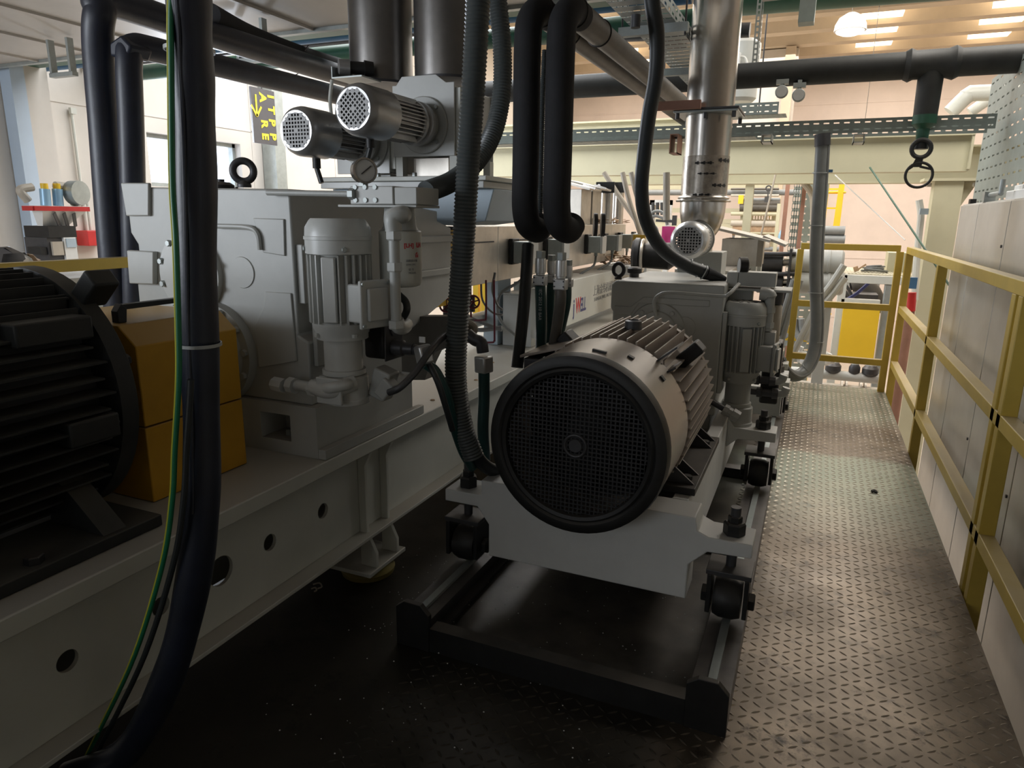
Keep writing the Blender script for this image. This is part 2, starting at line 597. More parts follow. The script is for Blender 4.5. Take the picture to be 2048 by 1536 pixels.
struct('floor_2', MB().box((-6.0, -4.0, HF - 0.1), (7.5, 17.2, HF)), 'hallfloor')

# left wall with one window opening
wy0, wy1, wz0, wz1 = 5.02, 6.22, 1.60, 2.10
wl = MB()
wl.box((-6.2, -4.0, HF), (-6.0, wy0, 5.0)).box((-6.2, wy1, HF), (-6.0, 17.2, 5.0))
wl.box((-6.2, wy0, HF), (-6.0, wy1, wz0)).box((-6.2, wy0, wz1), (-6.0, wy1, 5.0))
for y in (2.1, 3.55, 4.95, 6.4, 7.9, 9.4, 11.0, 12.5, 14.0):      # raised joints between the precast panels
    wl.box((-6.006, y - 0.006, HF), (-5.994, y + 0.006, 4.4))
for z in (0.3, 2.25, 3.6):
    wl.box((-6.006, -4.0, z - 0.006), (-5.994, 17.2, z + 0.006))
struct('wall_left', wl, 'concrete')
w1 = MB()
w1.box((-6.14, wy0, wz0), (-6.08, wy0 + 0.04, wz1)).box((-6.14, wy1 - 0.04, wz0), (-6.08, wy1, wz1))
w1.box((-6.14, wy0, wz0), (-6.08, wy1, wz0 + 0.04)).box((-6.14, wy0, wz1 - 0.04), (-6.08, wy1, wz1))
w1.box((-6.14, wy0 + 0.58, wz0), (-6.08, wy0 + 0.62, wz1))
struct('window_1', w1, 'galv')
# roofs and annex outside the window
ob = MB()
ob.prism([(4.2, 1.35), (9.5, 1.35), (9.5, 1.55), (6.9, 1.86), (4.2, 1.55)], 'x', -11.5, -9.2)
for k in range(24):
    ob.bar((-9.15, 4.3 + k * 0.2, 1.36), (-9.15, 4.3 + k * 0.2, 1.54), 0.03, 0.03)
solo('neighbouring_shed', ob, 'galv', 'grey ribbed shed roof seen through the left wall window', 'building')
cy0 = at(42, 300, x=-5.86).y
col = MB().box((-5.99, cy0, HF), (-5.86, cy0 + 0.11, 4.6))
struct('trim_3', col, 'bluelight')
struct('trim_4', MB().box((-5.99, 6.55, HF), (-5.8, 6.72, 4.6)), 'galv')
struct('trim_5', MB().box((-5.99, cy0 + 0.111, HF), (-5.87, cy0 + 0.30, 4.6)), 'concrete')

wb = MB().box((-6.0, 17.2, HF), (7.5, 17.4, 5.0))
for z in (-0.75, 0.57, 2.16, 3.79):
    wb.box((-6.0, 17.19, z - 0.012), (7.5, 17.2, z + 0.012))
struct('wall_back', wb, 'pinkwall')
struct('wall_right', MB().box((7.5, -4.0, HF), (7.7, 17.4, 5.0)), 'concrete')
struct('wall_front', MB().box((-6.2, -4.2, HF), (7.7, -4.0, 5.0)), 'concrete')

# roof: precast ribs running across the hall, with lit skylight strips between them
cl = MB().box((-6.2, -4.2, 5.0), (7.7, 17.4, 5.15))
for k in range(13):
    y = 3.92 + k * 1.05
    cl.prism([(y - 0.13, 4.62), (y + 0.13, 4.62), (y + 0.24, 5.0), (y - 0.24, 5.0)], 'x', -5.99, 7.49)
struct('ceiling', cl, 'ceil')
for k, yy in enumerate((9.7, 10.75, 11.8, 12.85, 13.9, 14.94, 15.98)):
    for x0 in (-4.4, 0.28, 2.15, 4.2):
        if k < 4 and x0 > 0:
            continue
        solo('skylight', MB().box((x0, yy - 0.16, 4.655), (x0 + 0.62, yy + 0.16, 4.999)), 'sky_panel',
             'glowing roof light between the tan ceiling ribs', 'skylight', 'roof lights between the ribs')

# mezzanine over the machines
mz = MB().box((-5.98, -3.9, 2.42), (-0.9, 3.62, 2.56))
mz.box((-0.9, -3.9, 2.42), (7.4, 3.45, 2.56)).box((-0.38, 3.4505, 2.42), (7.4, 4.02, 2.56))  # right side unseen, extended to keep hall light off bed and walkway
for k in range(9):
    mz.box((-5.98 + k * 0.62, -3.9, 2.405), (-5.96 + k * 0.62, 3.62, 2.42))
struct('ceiling_2', mz, 'soffit')
struct('trim_6', MB().box((-5.98, 3.621, 2.40), (-0.95, 3.66, 2.60)), 'galv')
zg = at(80, 126, y=3.85).z
struct('trim_7', MB().box((-5.98, 3.85, zg), (-0.9, 3.98, zg + 0.3)), 'green')
zg = at(80, 136, y=4.1).z
bp = MB().cyl((-5.98, 4.1, zg), (-0.75, 4.1, zg), 0.032)
solo('blue_pipe', bp, 'blue', 'long blue pipe running across the hall just past the mezzanine edge', 'pipe')
zg = at(100, 163, y=4.6).z
gp = MB().cyl((-5.98, 4.6, zg), (-0.75, 4.6, zg), 0.06)
solo('green_header_pipe', gp, 'green', 'green pipe crossing in front of the left wall, below the blue pipe', 'pipe')
g2 = MB().cyl((-5.98, 4.45, zg + 0.05), (-2.6, 4.45, zg + 0.05), 0.025)
solo('thin_dark_pipe', g2, 'dark', 'thin dark pipe strapped below the green pipe at upper left', 'pipe')
gg = MB().tube([at(1480, -24, y=6.0), at(2300, -98, y=6.0)], 0.19, 24)
solo('green_duct', gg, 'green', 'thick dark green duct crossing the top right of the hall', 'duct')
gd = MB().tube([at(600, 95, y=5.6), at(1500, 60, y=5.6)], 0.05, 16)
solo('dark_service_pipe', gd, 'dark', 'dark pipe crossing behind the round hopper ducts at the top', 'pipe')

# soffit hangers
for (px, py) in ((118, 78), (500, 40)):
    c = at(px, py, z=2.405)
    c.z = 2.405
    h = MB()
    for s in (-0.09, 0.09):
        h.bar((c.x + s, c.y, c.z), (c.x + s, c.y, c.z - 0.20), 0.02, 0.04)
    h.bar((c.x - 0.11, c.y, c.z - 0.21), (c.x + 0.11, c.y, c.z - 0.21), 0.04, 0.025)
    solo('hanger_bracket', h, 'galv', 'galvanised U bracket under the mezzanine, ' + ('near the far upper left' if px < 300 else 'right of the tall cable bundle'), 'bracket')
ba = at(430, 38, z=2.39)
solo('fluorescent_lamp', MB().box((ba.x - 0.3, ba.y - 0.03, 2.37), (ba.x + 0.1, ba.y + 0.03, 2.402)), 'paper', 'short white batten lamp under the mezzanine', 'lamp')

# ================================================================ cream portal frame across the hall
def ibeam(mb, a, b, y, z0, z1, fw=0.2, tf=0.02, tw=0.014):
    mb.box((a, y - tw / 2, z0 + tf), (b, y + tw / 2, z1 - tf))
    mb.box((a, y - fw / 2, z0), (b, y + fw / 2, z0 + tf)).box((a, y - fw / 2, z1 - tf), (b, y + fw / 2, z1))
zb, zt = at(1453, 346, y=8.0).z, at(1453, 287, y=8.0).z
ib = MB()
xl, xr = at(960, 340, y=8).x, at(1935, 330, y=8).x
ib.box((xl, 7.9, zb), (xr, 7.93, zt)).box((xl, 7.9, zb - 0.015), (xr, 8.1, zb)).box((xl, 7.83, zt), (xr, 8.1, zt + 0.015))
ib.box((xr - 0.02, 7.84, zb), (xr, 8.1, zt))
solo('cream_beam', ib, 'cream', 'long cream steel beam spanning the hall under the perforated cable tray', 'beam')
z2b, z2t = at(1200, 289, y=8.6).z, at(1200, 243, y=8.6).z
i2 = MB()
ibeam(i2, at(930, 280, y=8.6).x, at(1380, 280, y=8.6).x, 8.6, z2b, z2t, 0.12)
solo('upper_cream_beam', i2, 'cream', 'upper cream beam behind the two insulated pipes, ending at the steel chute', 'beam')
i3 = MB()
z3b, z3t = at(1600, 368, y=9.6).z, at(1600, 300, y=9.6).z
ibeam(i3, at(900, 350, y=9.6).x, at(2100, 350, y=9.6).x, 9.6, z3b, z3t, 0.3)
solo('rear_cream_beam', i3, 'cream', 'rear pale cream beam just below and behind the long front beam', 'beam')
cr = thing('cream_column', 'tall cream steel column with a bolted bracket, behind the yellow railing', 'column', (1.24, 9.0, HF))
c0 = MB().box((1.09, 8.9, HF), (1.36, 8.92, 1.78)).box((1.09, 9.12, HF), (1.36, 9.14, 1.78)).box((1.09, 8.92, HF), (1.11, 9.12, 1.78)).box((1.215, 8.92, HF), (1.235, 9.12, 1.78))
part('shaft', c0, 'cream', cr)
part('cap_plate', MB().box((0.98, 8.84, 1.781), (1.52, 9.2, 1.81)).prism([(1.36, 1.78), (1.5, 1.78), (1.36, 1.5)], 'y', 8.98, 9.02), 'cream', cr)
for k in range(2):
    part('bolt', MB().hexnut((1.03 + k * 0.43, 8.87, 1.76), (0, 0, -1), 0.03, 0.04), 'steel', cr)
cpx = at(1476, 450, y=8.5).x
col2 = MB().box((cpx - 0.05, 9.5, HF), (cpx + 0.05, 9.6, at(1476, 370, y=9.5).z))
solo('cream_post', col2, 'cream', 'slim cream post right of the steel chute, holding the rear beam', 'post')

# ================================================================ perforated cable trays
ztt, ztb = at(1700, 238, y=5.5).z, at(1700, 266, y=5.5).z
def tray_wall(mb, x0, x1, y, z0, z1, rows=2, cu=0.064, t=0.002):
    nu = int((x1 - x0) / cu)
    cv = (z1 - z0) / rows
    mb.holed((x0, y, z0), (1, 0, 0), (0, 0, 1), nu, rows, cu, cv, cu * 0.55, 0.009, t)
ct = thing('cable_tray', 'long grey perforated cable tray lying along the cream beam', 'cable tray', (0.1, 5.5, ztb))
a = MB(); tray_wall(a, at(960, 262, y=5.5).x, 0.98, 5.5, ztb, ztt)
part('side_rail', a, 'galvg', ct)
a = MB(); tray_wall(a, at(960, 262, y=5.5).x, 0.98, 5.75, ztb, ztt)
part('side_rail', a, 'galvg', ct)
a = MB().holed((at(960, 262, y=5.5).x, 5.502, ztb), (1, 0, 0), (0, 1, 0), 34, 4, 0.0645, 0.0615, 0.035, 0.01, 0.002)
part('tray_floor', a, 'galvg', ct)
# short tray section left of it, one step higher
ct2 = thing('short_cable_tray', 'short grey perforated tray section above the long tray, right of the chute', 'cable tray', at(1500, 232, y=6.4))
a = MB(); z0, z1 = at(1500, 230, y=6.4).z, at(1500, 206, y=6.4).z
tray_wall(a, at(1450, 232, y=6.4).x, at(1556, 232, y=6.4).x, 6.4, z0, z1, 2, 0.06)
part('side_rail', a, 'galvg', ct2)
part('hanger_rod', MB().cyl((at(1514, 232, y=6.4).x, 6.5, z0), (at(1514, 232, y=6.4).x, 6.5, 4.62), 0.006, n=8), 'dark', ct2)
part('tray_floor', MB().holed((at(1450, 232, y=6.4).x, 6.402, z0), (1, 0, 0), (0, 1, 0), 12, 4, 0.04, 0.06, 0.022, 0.01, 0.002), 'galvg', ct2)

# tray climbing diagonally at the top centre
dt = thing('overhead_cable_tray', 'wide white-grey perforated cable tray hanging overhead, left of the steel chute', 'cable tray', (-0.55, 4.4, 2.45))
p0, p1 = at(1225, 10, y=3.3), at(1430, 180, y=6.0)
zz = 2.28
q0 = at(1210, 0, z=zz); q1 = at(1320, 0, z=zz)
L = 2.6
y0 = q0.y - 0.1
part('tray_floor', MB().holed((q0.x, y0, zz), (1, 0, 0), (0, 1, 0), 6, 30, (q1.x - q0.x) / 6, L / 30, 0.034, 0.018, 0.002), 'galv', dt)
part('side_rail', MB().holed((q1.x, y0, zz), (0, 1, 0), (0, 0, 1), 30, 2, L / 30, 0.035, 0.045, 0.013, 0.002), 'galv', dt)
part('side_rail', MB().holed((q0.x, y0, zz), (0, 1, 0), (0, 0, 1), 30, 2, L / 30, 0.035, 0.045, 0.013, 0.002), 'galv', dt)
for yy in (y0 + 0.55, y0 + 1.6):
    part('support_bar', MB().box((q0.x - 0.06, yy, zz - 0.045), (q1.x + 0.06, yy + 0.04, zz - 0.003)), 'galv', dt)
    for xx in (q0.x - 0.045, q1.x + 0.045):
        part('hanger_rod', MB().cyl((xx, yy + 0.02, zz - 0.06), (xx, yy + 0.02, 3.0), 0.005, n=8), 'dark', dt)
part('socket', MB().cyl(at(1272, 30, z=zz - 0.01), at(1272, 30, z=zz - 0.01) + Vector((0, 0, -0.055)), 0.022), 'dark', dt)
bs = MB().bar(at(1300, 92, y=4.7), at(1375, 88, y=4.7), 0.05, 0.05)
solo('brown_angle_bar', bs, 'pinkbrown', 'short rusty brown bar under the overhead cable tray', 'bar')

# tall perforated tray at the far right
xv = 1.02
a0, a1 = at(1985, 160, x=xv), at(1960, 410, x=xv)
vt = thing('upright_cable_tray', 'upright grey perforated cable tray above the electrical cabinets', 'cable tray', (xv, 5.2, 1.5))
yA = a0.y
part('tray_floor', MB().holed((xv, yA - 1.6, 1.46), (0, 1, 0), (0, 0, 1), 12, 12, 0.133, 0.0735, 0.065, 0.012, 0.003), 'galvg', vt)
part('side_rail', MB().holed((xv, yA, 1.46), (1, 0, 0), (0, 0, 1), 3, 14, 0.05, 0.063, 0.012, 0.032, 0.003), 'galvg', vt)

# hanging slotted strut and second strut
for (px, y, ln, lab) in ((1513, 5.0, None, 'slotted channel hanger holding the dark header pipe, right of the chute'),):
    p = at(1513, 132, y=5.45)
    s = MB().holed((p.x - 0.03, 5.42, p.z), (1, 0, 0), (0, 0, 1), 1, 30, 0.035, 0.035, 0.014, 0.022, 0.003)
    s.holed((p.x + 0.012, 5.42, p.z), (0, 1, 0), (0, 0, 1), 1, 30, 0.035, 0.035, 0.014, 0.022, 0.003)
    solo('slotted_hanger', s, 'galv', lab, 'hanger')
p = at(1612, 48, y=5.5)
s = MB().box((p.x - 0.05, 5.44, p.z), (p.x + 0.05, 5.56, 3.2))
solo('steel_hanger', s, 'galvg', 'grey steel hanger stub below the thick green duct', 'hanger')
for px in (1718, 1535, 1353):
    p = at(px, 272, y=5.44)
    s = MB()
    d, h = (0.035, 0.05) if px != 1353 else (0.03, 0.13)
    for (x0, x1, z0, z1) in ((-d, d, 0, 0.006), (-d, d, -h, -h + 0.006), (-d, -d + .006, -h, 0), (d - .006, d, -h, 0)):
        s.box((p.x + x0, 5.35, p.z + z0), (p.x + x1, 5.53, p.z + z1))
    solo('square_tube_stub', s, 'galv' if px != 1353 else 'pinkbrown', {1718: 'open square tube end under the long cable tray, near its right end', 1535: 'open square tube end under the cable tray, just right of the chute', 1353: 'rusty square tube hanging left of the steel chute'}[px], 'tube')

# ================================================================ dark header pipe with tee
hp = thing('header_pipe', 'dark painted header pipe running across above the cable tray, with a capped drop leg', 'pipe', at(1700, 150, y=5.45))
A, B = at(950, 195, y=5.45), at(2200, 112, y=5.45)
A.z = B.z = (at(1600, 145, y=5.45).z)
part('run', MB().tube([A, B], 0.084, 24), 'pipedark', hp)
t = at(1862, 150, y=5.45)
tz = at(1850, 250, y=5.45).z
part('tee_collar', MB().lathe((t.x - 0.16, 5.45, A.z), (1, 0, 0), [(0, 0.086), (0.03, 0.102), (0.06, 0.088), (0.24, 0.088), (0.28, 0.102), (0.31, 0.086)]), 'pipedark', hp)
part('drop_leg', MB().lathe((t.x, 5.45, A.z - 0.05), (0, 0, -1), [(0, 0.075), (A.z - 0.05 - tz - 0.02, 0.07), (A.z - 0.05 - tz, 0.05)]), 'pipedark', hp)
part('green_cap', MB().lathe((t.x, 5.45, tz + 0.06), (0, 0, -1), [(0, 0.0715), (0.055, 0.0715), (0.085, 0.04), (0.16, 0.036), (0.17, 0.03)]), 'green', hp, label='green painted lower end')
part('valve_body', MB().cyl((t.x, 5.45, tz - 0.095), (t.x, 5.45, tz - 0.15), 0.045, n=12), 'black', hp)
wr = MB()
c = Vector((t.x, 5.40, at(1851, 297, y=5.4).z))
wr.torus(c, (0, 1, 0), 0.055, 0.014, 24, 8)
wr.prism([(c.x - 0.02, c.z - 0.05), (c.x + 0.02, c.z - 0.05), (c.x + 0.015, c.z - 0.115), (c.x - 0.045, c.z - 0.115)], 'y', 5.393, 5.407)
c2 = Vector((at(1838, 348, y=5.4).x, 5.40, at(1838, 350, y=5.4).z))
wr.torus(c2, (0, 1, 0), 0.078, 0.009, 32, 8)
wr.bar((c.x - 0.036, 5.4, c.z - 0.112), (c2.x - 0.066, 5.4, c2.z + 0.036), 0.016, 0.014).bar((c.x + 0.006, 5.4, c.z - 0.112), (c2.x + 0.066, 5.4, c2.z + 0.036), 0.016, 0.014)
solo('ring_spanner', wr, 'black', 'black double ring spanner hanging from the header pipe drop leg', 'spanner')
for (px, py) in ((1563, 183), (1597, 190)):
    g = at(px, py, y=5.36)
    gt = thing('pressure_gauge', 'small round pressure gauge under the dark header pipe, ' + ('the left of two' if px == 1563 else 'the right of two'), 'gauge', g)
    part('casing', MB().lathe((g.x, g.y, g.z), (0, 1, 0), [(0, 0.036), (0.004, 0.042), (0.03, 0.042), (0.035, 0.03)]), 'galv', gt)
    part('dial', MB().cyl((g.x, g.y - 0.002, g.z), (g.x, g.y + 0.001, g.z), 0.035), 'glassface', gt)
    part('stem', MB().cyl((g.x, g.y + 0.02, g.z + 0.04), (g.x, g.y + 0.02, A.z - 0.06), 0.014, n=10).cbox((g.x, g.y + 0.03, g.z + 0.065), (0.08, 0.05, 0.03)), 'galv', gt)
# pale plastic pipes upper right
pp = MB().tube(smooth([at(1900, 225, y=8.5), at(1935, 192, y=8.5), at(1960, 186, y=8.5), at(2200, 180, y=8.5)], 6), 0.075, 14)
solo('plastic_pipe', pp, 'pvc', 'pale plastic pipe with an elbow, upper right behind the cable tray', 'pipe')
pp = MB().tube(smooth([at(1940, 225, y=8.9), at(1975, 202, y=8.9), at(2010, 197, y=8.9), at(2200, 192, y=8.9)], 6), 0.055, 14)
solo('plastic_pipe', pp, 'pvc', 'thinner pale plastic pipe just below the elbowed one, upper right', 'pipe')

# pendant lamps
for (px, py, y, r) in ((1700, 62, 11.0, 0.2), (1717, 346, 12.5, 0.3)):
    c = at(px, py, y=y)
    lt = thing('pendant_lamp', 'white dome pendant lamp ' + ('hanging below the roof ribs at upper right' if py < 100 else 'glowing just under the cream beam'), 'lamp', c)
    part('lamp_shade', MB().lathe(c, (0, 0, 1), [(0, r), (r * 0.4, r * 0.96), (r * 0.8, r * 0.75), (r * 1.05, r * 0.35), (r * 1.1, 0.05)], 28), 'lampshade', lt)
    part('bulb', MB().lathe(c, (0, 0, -1), [(-0.02, r * 0.92), (0.02, r * 0.85), (0.05, r * 0.5)], 24), 'lamp', lt)
    part('cord', MB().cyl(c + Vector((0, 0, r)), (c.x, c.y, 4.99 if py < 100 else 4.6), 0.004, n=6), 'clad', lt)

# ================================================================ yellow railings
def railing(label, pts, posts, mids=(0.69, 0.25), top=1.15, s=0.05, z0=-0.12, zl=None):
    t = thing('safety_railing', label, 'railing', (pts[0][0], pts[0][1], 0))
    for i, (a, b) in enumerate(zip(pts, pts[1:])):
        part('top_rail', MB().bar((a[0], a[1], top - s / 2), (b[0], b[1], top - s / 2), s, s), 'railyellow', t, 0.003)
        for mz_ in mids:
            part('middle_rail', MB().bar((a[0], a[1], mz_), (b[0], b[1], mz_), s, s), 'railyellow', t, 0.003)
    for (x, y) in posts:
        part('post', MB().box((x - s / 2, y - s / 2, z0), (x + s / 2, y + s / 2, top - s)), 'railyellow', t, 0.003)
    return t
XR = 0.662
yP = [at(1860, 690, x=XR).y, at(2001, 860, x=XR).y]
railing('long yellow railing along the right edge of the walkway', [(XR, -1.0), (XR, 6.2)], [(XR, 6.2), (XR, yP[0]), (XR, yP[1] + 0.04), (XR, yP[1] - 0.05), (XR, 0.9), (XR, -0.3)], (0.685, 0.245), 1.165)
railing('short yellow railing closing the far end of the walkway', [(-0.12, 6.24), (0.60, 6.24)], [(-0.12, 6.24), (0.60, 6.24)], (0.685, 0.24), 1.175)
railing('yellow railing on the far left side, behind the black motor', [(-2.70, -0.5), (-2.70, 2.6)], [(-2.70, 0.2), (-2.70, 1.2), (-2.70, 2.55)], (0.80, 0.4), 1.165, 0.045)

# ================================================================ electrical cabinets
XC = 0.755
zc = 1.455
ys = [-0.6, 0.35, 1.3, 2.15, 2.95, 3.72, 4.40, 4.93]
for i in range(7):
    ya, yb = ys[i] + 0.001, ys[i + 1] - 0.001
    t = thing('electrical_cabinet', 'tall sheet metal cabinet beyond railing, ' + ['nearest the camera, mostly out of frame', 'second from the camera', 'third from the camera', 'fourth from camera, behind the paired posts', 'fifth from camera, right of the far post', 'second from the far end', 'the farthest of the row'][i], 'cabinet', (XC + 0.3, (ya + yb) / 2, HF), 'electrical cabinets beyond the railing')
    part('body', MB().box((XC + 0.012, ya, HF + 0.001), (XC + 0.6, yb, zc)), 'panel', t, 0.003)
    part('door', MB().box((XC, ya + 0.004, HF + 0.1), (XC + 0.011, yb - 0.004, zc - 0.008)), 'panel', t, 0.002)
    if i in (3, 4, 5):
        for zh in (1.25, 0.35):
            part('door_screw', MB().cyl((XC - 0.005, ya + 0.03, zh), (XC + 0.001, ya + 0.03, zh), 0.007, n=10), 'dark', t)
p = at(2000, 400, x=XC + 0.2)
a = MB().box((XC + 0.08, 3.3, zc + 0.001), (XC + 0.30, 4.25, zc + 0.05)).box((XC + 0.10, 4.05, zc + 0.05), (XC + 0.25, 4.2, zc + 0.075))
solo('junction_box', a, 'paper', 'low white box lying on top of the electrical cabinets', 'box', bev=0.004)
a = MB().cyl((XC + 0.03, 4.1, zc + 0.035), (XC + 0.03, 4.35, zc + 0.035), 0.012).cyl((XC + 0.03, 4.1, zc + 0.035), (XC + 0.03, 4.1, zc + 0.1), 0.012).cbox((XC + 0.03, 4.36, zc + 0.025), (0.05, 0.06, 0.05))
solo('cabinet_latch', a, 'galv', 'small bent metal latch on the cabinet top in front of the white box', 'latch')
a = MB().cbox((XC + 0.03, 4.78, zc + 0.014), (0.03, 0.05, 0.026))
solo('small_black_block', a, 'black', 'small black block on the far cabinet top', 'block')
# ================================================================ shared machine parts
def bolt(parent, c, ax, r=0.014, h=0.012, m='galv', name='bolt'):
    return part(name, MB().hexnut(c, ax, r, h), m, parent)

def gearmotor(label, fan, y_fl, r, fl_r, cellrot=False, m='alu', plate_m='greyl', grp=None, term=False):
    """horizontal fan-cooled motor lying along Y: fan end at 'fan' (towards -Y), flange face at y_fl"""
    x, y, z = fan
    L = y_fl - y
    t = thing('gear_motor', label, 'motor', Vector(fan), grp)
    c = MB().lathe(fan, (0, 1, 0), [(0.012, r * 0.66), (0.0, r * 0.70), (0.0, r * 0.80), (0.012, r * 0.93), (0.035, r), (L * 0.36, r), (L * 0.36, r * 0.9)], 36, cap=False)
    cw = part('fan_cowl', c, m, t)
    n = 9
    cs = 2 * r * 0.68 / n
    g = MB()
    u, v = ((1, 0, 1), (-1, 0, 1)) if cellrot else ((1, 0, 0), (0, 0, 1))
    uu, vv = Vector(u).normalized(), Vector(v).normalized()
    g.holed(Vector((x, y + 0.002, z)) - (uu + vv) * (n * cs / 2), uu, vv, n, n, cs, cs, cs * 0.62, cs * 0.62, -0.003,
            inside=lambda a, b: a * a + b * b < 1.12, skip=lambda i, j: (i - 4) ** 2 + (j - 4) ** 2 > 17 or (i == 4 and j == 4))
    part('fan_grille', g, 'grille', cw)
    part('fan', MB().lathe((x, y + 0.03, z), (0, 1, 0), [(0, r * 0.6), (0.03, r * 0.6)]), 'black', cw)
    b = MB().lathe((x, y + L * 0.34, z), (0, 1, 0), [(0, r * 0.72), (L * 0.44, r * 0.72)], 28)
    part('stator_body', b, m, t)
    f = MB()
    for s in (-1, 1):
        for k in range(9):
            o = (k - 4) * r * 0.155
            e = math.sqrt(max(0.02, 0.86 - (o / r) ** 2)) * r
            f.box((min(s * r * 0.55, s * e) + x, y + L * 0.37, z + o - r * 0.025), (max(s * r * 0.55, s * e) + x, y + L * 0.75, z + o + r * 0.025))
    for k in range(5):
        o = (k - 2) * r * 0.2
        f.box((x + o - r * 0.025, y + L * 0.37, z + r * 0.5), (x + o + r * 0.025, y + L * 0.75, z + r * 0.88))
        f.box((x + o - r * 0.025, y + L * 0.37, z - r * 0.88), (x + o + r * 0.025, y + L * 0.75, z - r * 0.5))
    part('cooling_fins', f, m, t)
    part('end_bell', MB().lathe((x, y + L * 0.74, z), (0, 1, 0), [(0, r * 0.86), (0.008, r * 0.93), (L * 0.05, r * 0.93), (L * 0.07, r * 0.80), (L * 0.10, r * 0.80), (L * 0.11, r * 0.95), (L * 0.16, r * 0.95)], 32), m, t)
    part('gear_neck', MB().lathe((x, y + L * 0.9, z), (0, 1, 0), [(0, r * 0.72), (L * 0.10 - 0.014, r * 0.85)], 24), plate_m, t)
    fg = part('flange', MB().lathe((x, y_fl - 0.014, z), (0, 1, 0), [(0, fl_r * 0.97), (0.003, fl_r), (0.013, fl_r)], 36), plate_m, t)
    for k in range(4):
        a = PI / 4 + k * PI / 2
        part('bolt', MB().hexnut((x + math.cos(a) * fl_r * 0.83, y_fl - 0.013, z + math.sin(a) * fl_r * 0.83), (0, -1, 0), r * 0.09, 0.010), 'galv', fg)
    return t

def pump_unit(label, cx, cy, zt, zb, r, tb_dir, tb_w=0.09, m='grey', slots=False, pipe_dir=(-1, 0, 0)):
    """vertical motor with fan hood on top and a gear pump underneath"""
    H = zt - zb
    t = thing('oil_pump', label, 'pump', (cx, cy, zb))
    hood = part('fan_hood', MB().lathe((cx, cy, zt), (0, 0, -1), [(0, r * 0.80), (0.006, r * 0.86), (H * 0.045, r * 0.98), (H * 0.09, r), (H * 0.092, r * 1.03), (H * 0.108, r * 1.03), (H * 0.11, r), (H * 0.18, r), (H * 0.18, r * 0.8)], 36), m, t)
    if slots:
        for k in range(10):
            a = 2 * PI * k / 10
            part('vent_slot', MB().bar((cx + math.cos(a) * r * .35, cy + math.sin(a) * r * .35, zt + 0.0005), (cx + math.cos(a) * r * .68, cy + math.sin(a) * r * .68, zt + 0.0005), 0.008, 0.002), 'dark', hood)
    part('hood_screw', MB().hexnut((cx + r * 0.72, cy - r * 0.69, zt - H * 0.155), (0.7, -0.7, 0), 0.008, 0.006), 'galv', hood)
    part('hood_screw', MB().hexnut((cx - r * 0.72, cy - r * 0.69, zt - H * 0.155), (-0.7, -0.7, 0), 0.008, 0.006), 'galv', hood)
    part('stator_body', MB().lathe((cx, cy, zt - H * 0.175), (0, 0, -1), [(0, r * 0.8), (H * 0.385, r * 0.8)], 28), m, t)
    f = MB()
    za, zc_ = zt - H * 0.185, zt - H * 0.545
    for k in range(26):
        a = 2 * PI * k / 26
        if abs(((a - 5.0 + PI) % (2 * PI)) - PI) < 0.22:
            continue
        d = Vector((math.cos(a), math.sin(a), 0))
        f.bar(Vector((cx, cy, (za + zc_) / 2)) + d * r * 0.74, Vector((cx, cy, (za + zc_) / 2)) + d * r * 0.99, 0.0045, za - zc_)
    part('cooling_fins', f, m, t)
    d = Vector((math.cos(5.0), math.sin(5.0), 0))
    part('name_plate', MB().bar(Vector((cx, cy, (za + zc_) / 2)) + d * r * 0.74, Vector((cx, cy, (za + zc_) / 2)) + d * r * 0.97, 0.042, (za - zc_) * 0.95), m, t, 0.004)
    part('end_bell', MB().lathe((cx, cy, zc_ + 0.004), (0, 0, -1), [(0, r * 0.86), (0.006, r * 0.92), (0.02, r * 0.90), (0.04, r * 0.80), (H * 0.10, r * 0.80), (H * 0.10, r * 0.6)], 32), m, t)
    for k in range(4):
        a = PI / 4 + k * PI / 2 + 0.3
        part('bolt', MB().hexnut((cx + math.cos(a) * r * 0.84, cy + math.sin(a) * r * 0.84, zc_ - 0.03), (0, 0, -1), 0.009, 0.012), m, t)
    z1 = zc_ - H * 0.10
    part('coupling_housing', MB().lathe((cx, cy, z1 + 0.004), (0, 0, -1), [(0, r * 0.60), (H * 0.17, r * 0.60), (H * 0.172, r * 0.68), (H * 0.20, r * 0.68)], 28), m, t)
    z2 = z1 - H * 0.195
    w = r * 0.62
    part('pump_body', MB().lathe((cx + 0.01, cy, z2), (0, 0, -1), [(0, w * 1.0), (0.004, w * 1.08), (z2 - zb - 0.02, w * 1.08), (z2 - zb - 0.018, w * 1.14), (z2 - zb, w * 1.12)], 24).box((cx - w, cy - w * 0.8, zb + 0.004), (cx + w * 0.4, cy + w * 0.8, z2 - 0.004)), m, t, 0.003)
    # terminal box standing off the side
    d = Vector(tb_dir).normalized()
    sd = d.cross(Vector((0, 0, 1)))
    c0 = Vector((cx, cy, zt - H * 0.43))
    a, b = c0 + d * r * 0.75, c0 + d * r * 1.5
    tb = part('terminal_box', MB().bar(a, b, tb_w * 0.86, H * 0.2), m, t, 0.006)
    lid = part('lid', MB().bar(b + d * 0.001, b + d * 0.014, tb_w * 1.12, H * 0.25).bar(b + d * 0.014, b + d * 0.026, tb_w * 0.72, H * 0.17), m, tb, 0.004)
    for i in (-1, 1):
        for j in (-1, 1):
            part('screw', MB().cyl(b + d * 0.014 + sd * (i * tb_w * 0.48) + Vector((0, 0, j * H * 0.108)), b + d * 0.019 + sd * (i * tb_w * 0.48) + Vector((0, 0, j * H * 0.108)), 0.006, n=10), 'galv', lid)
    return t

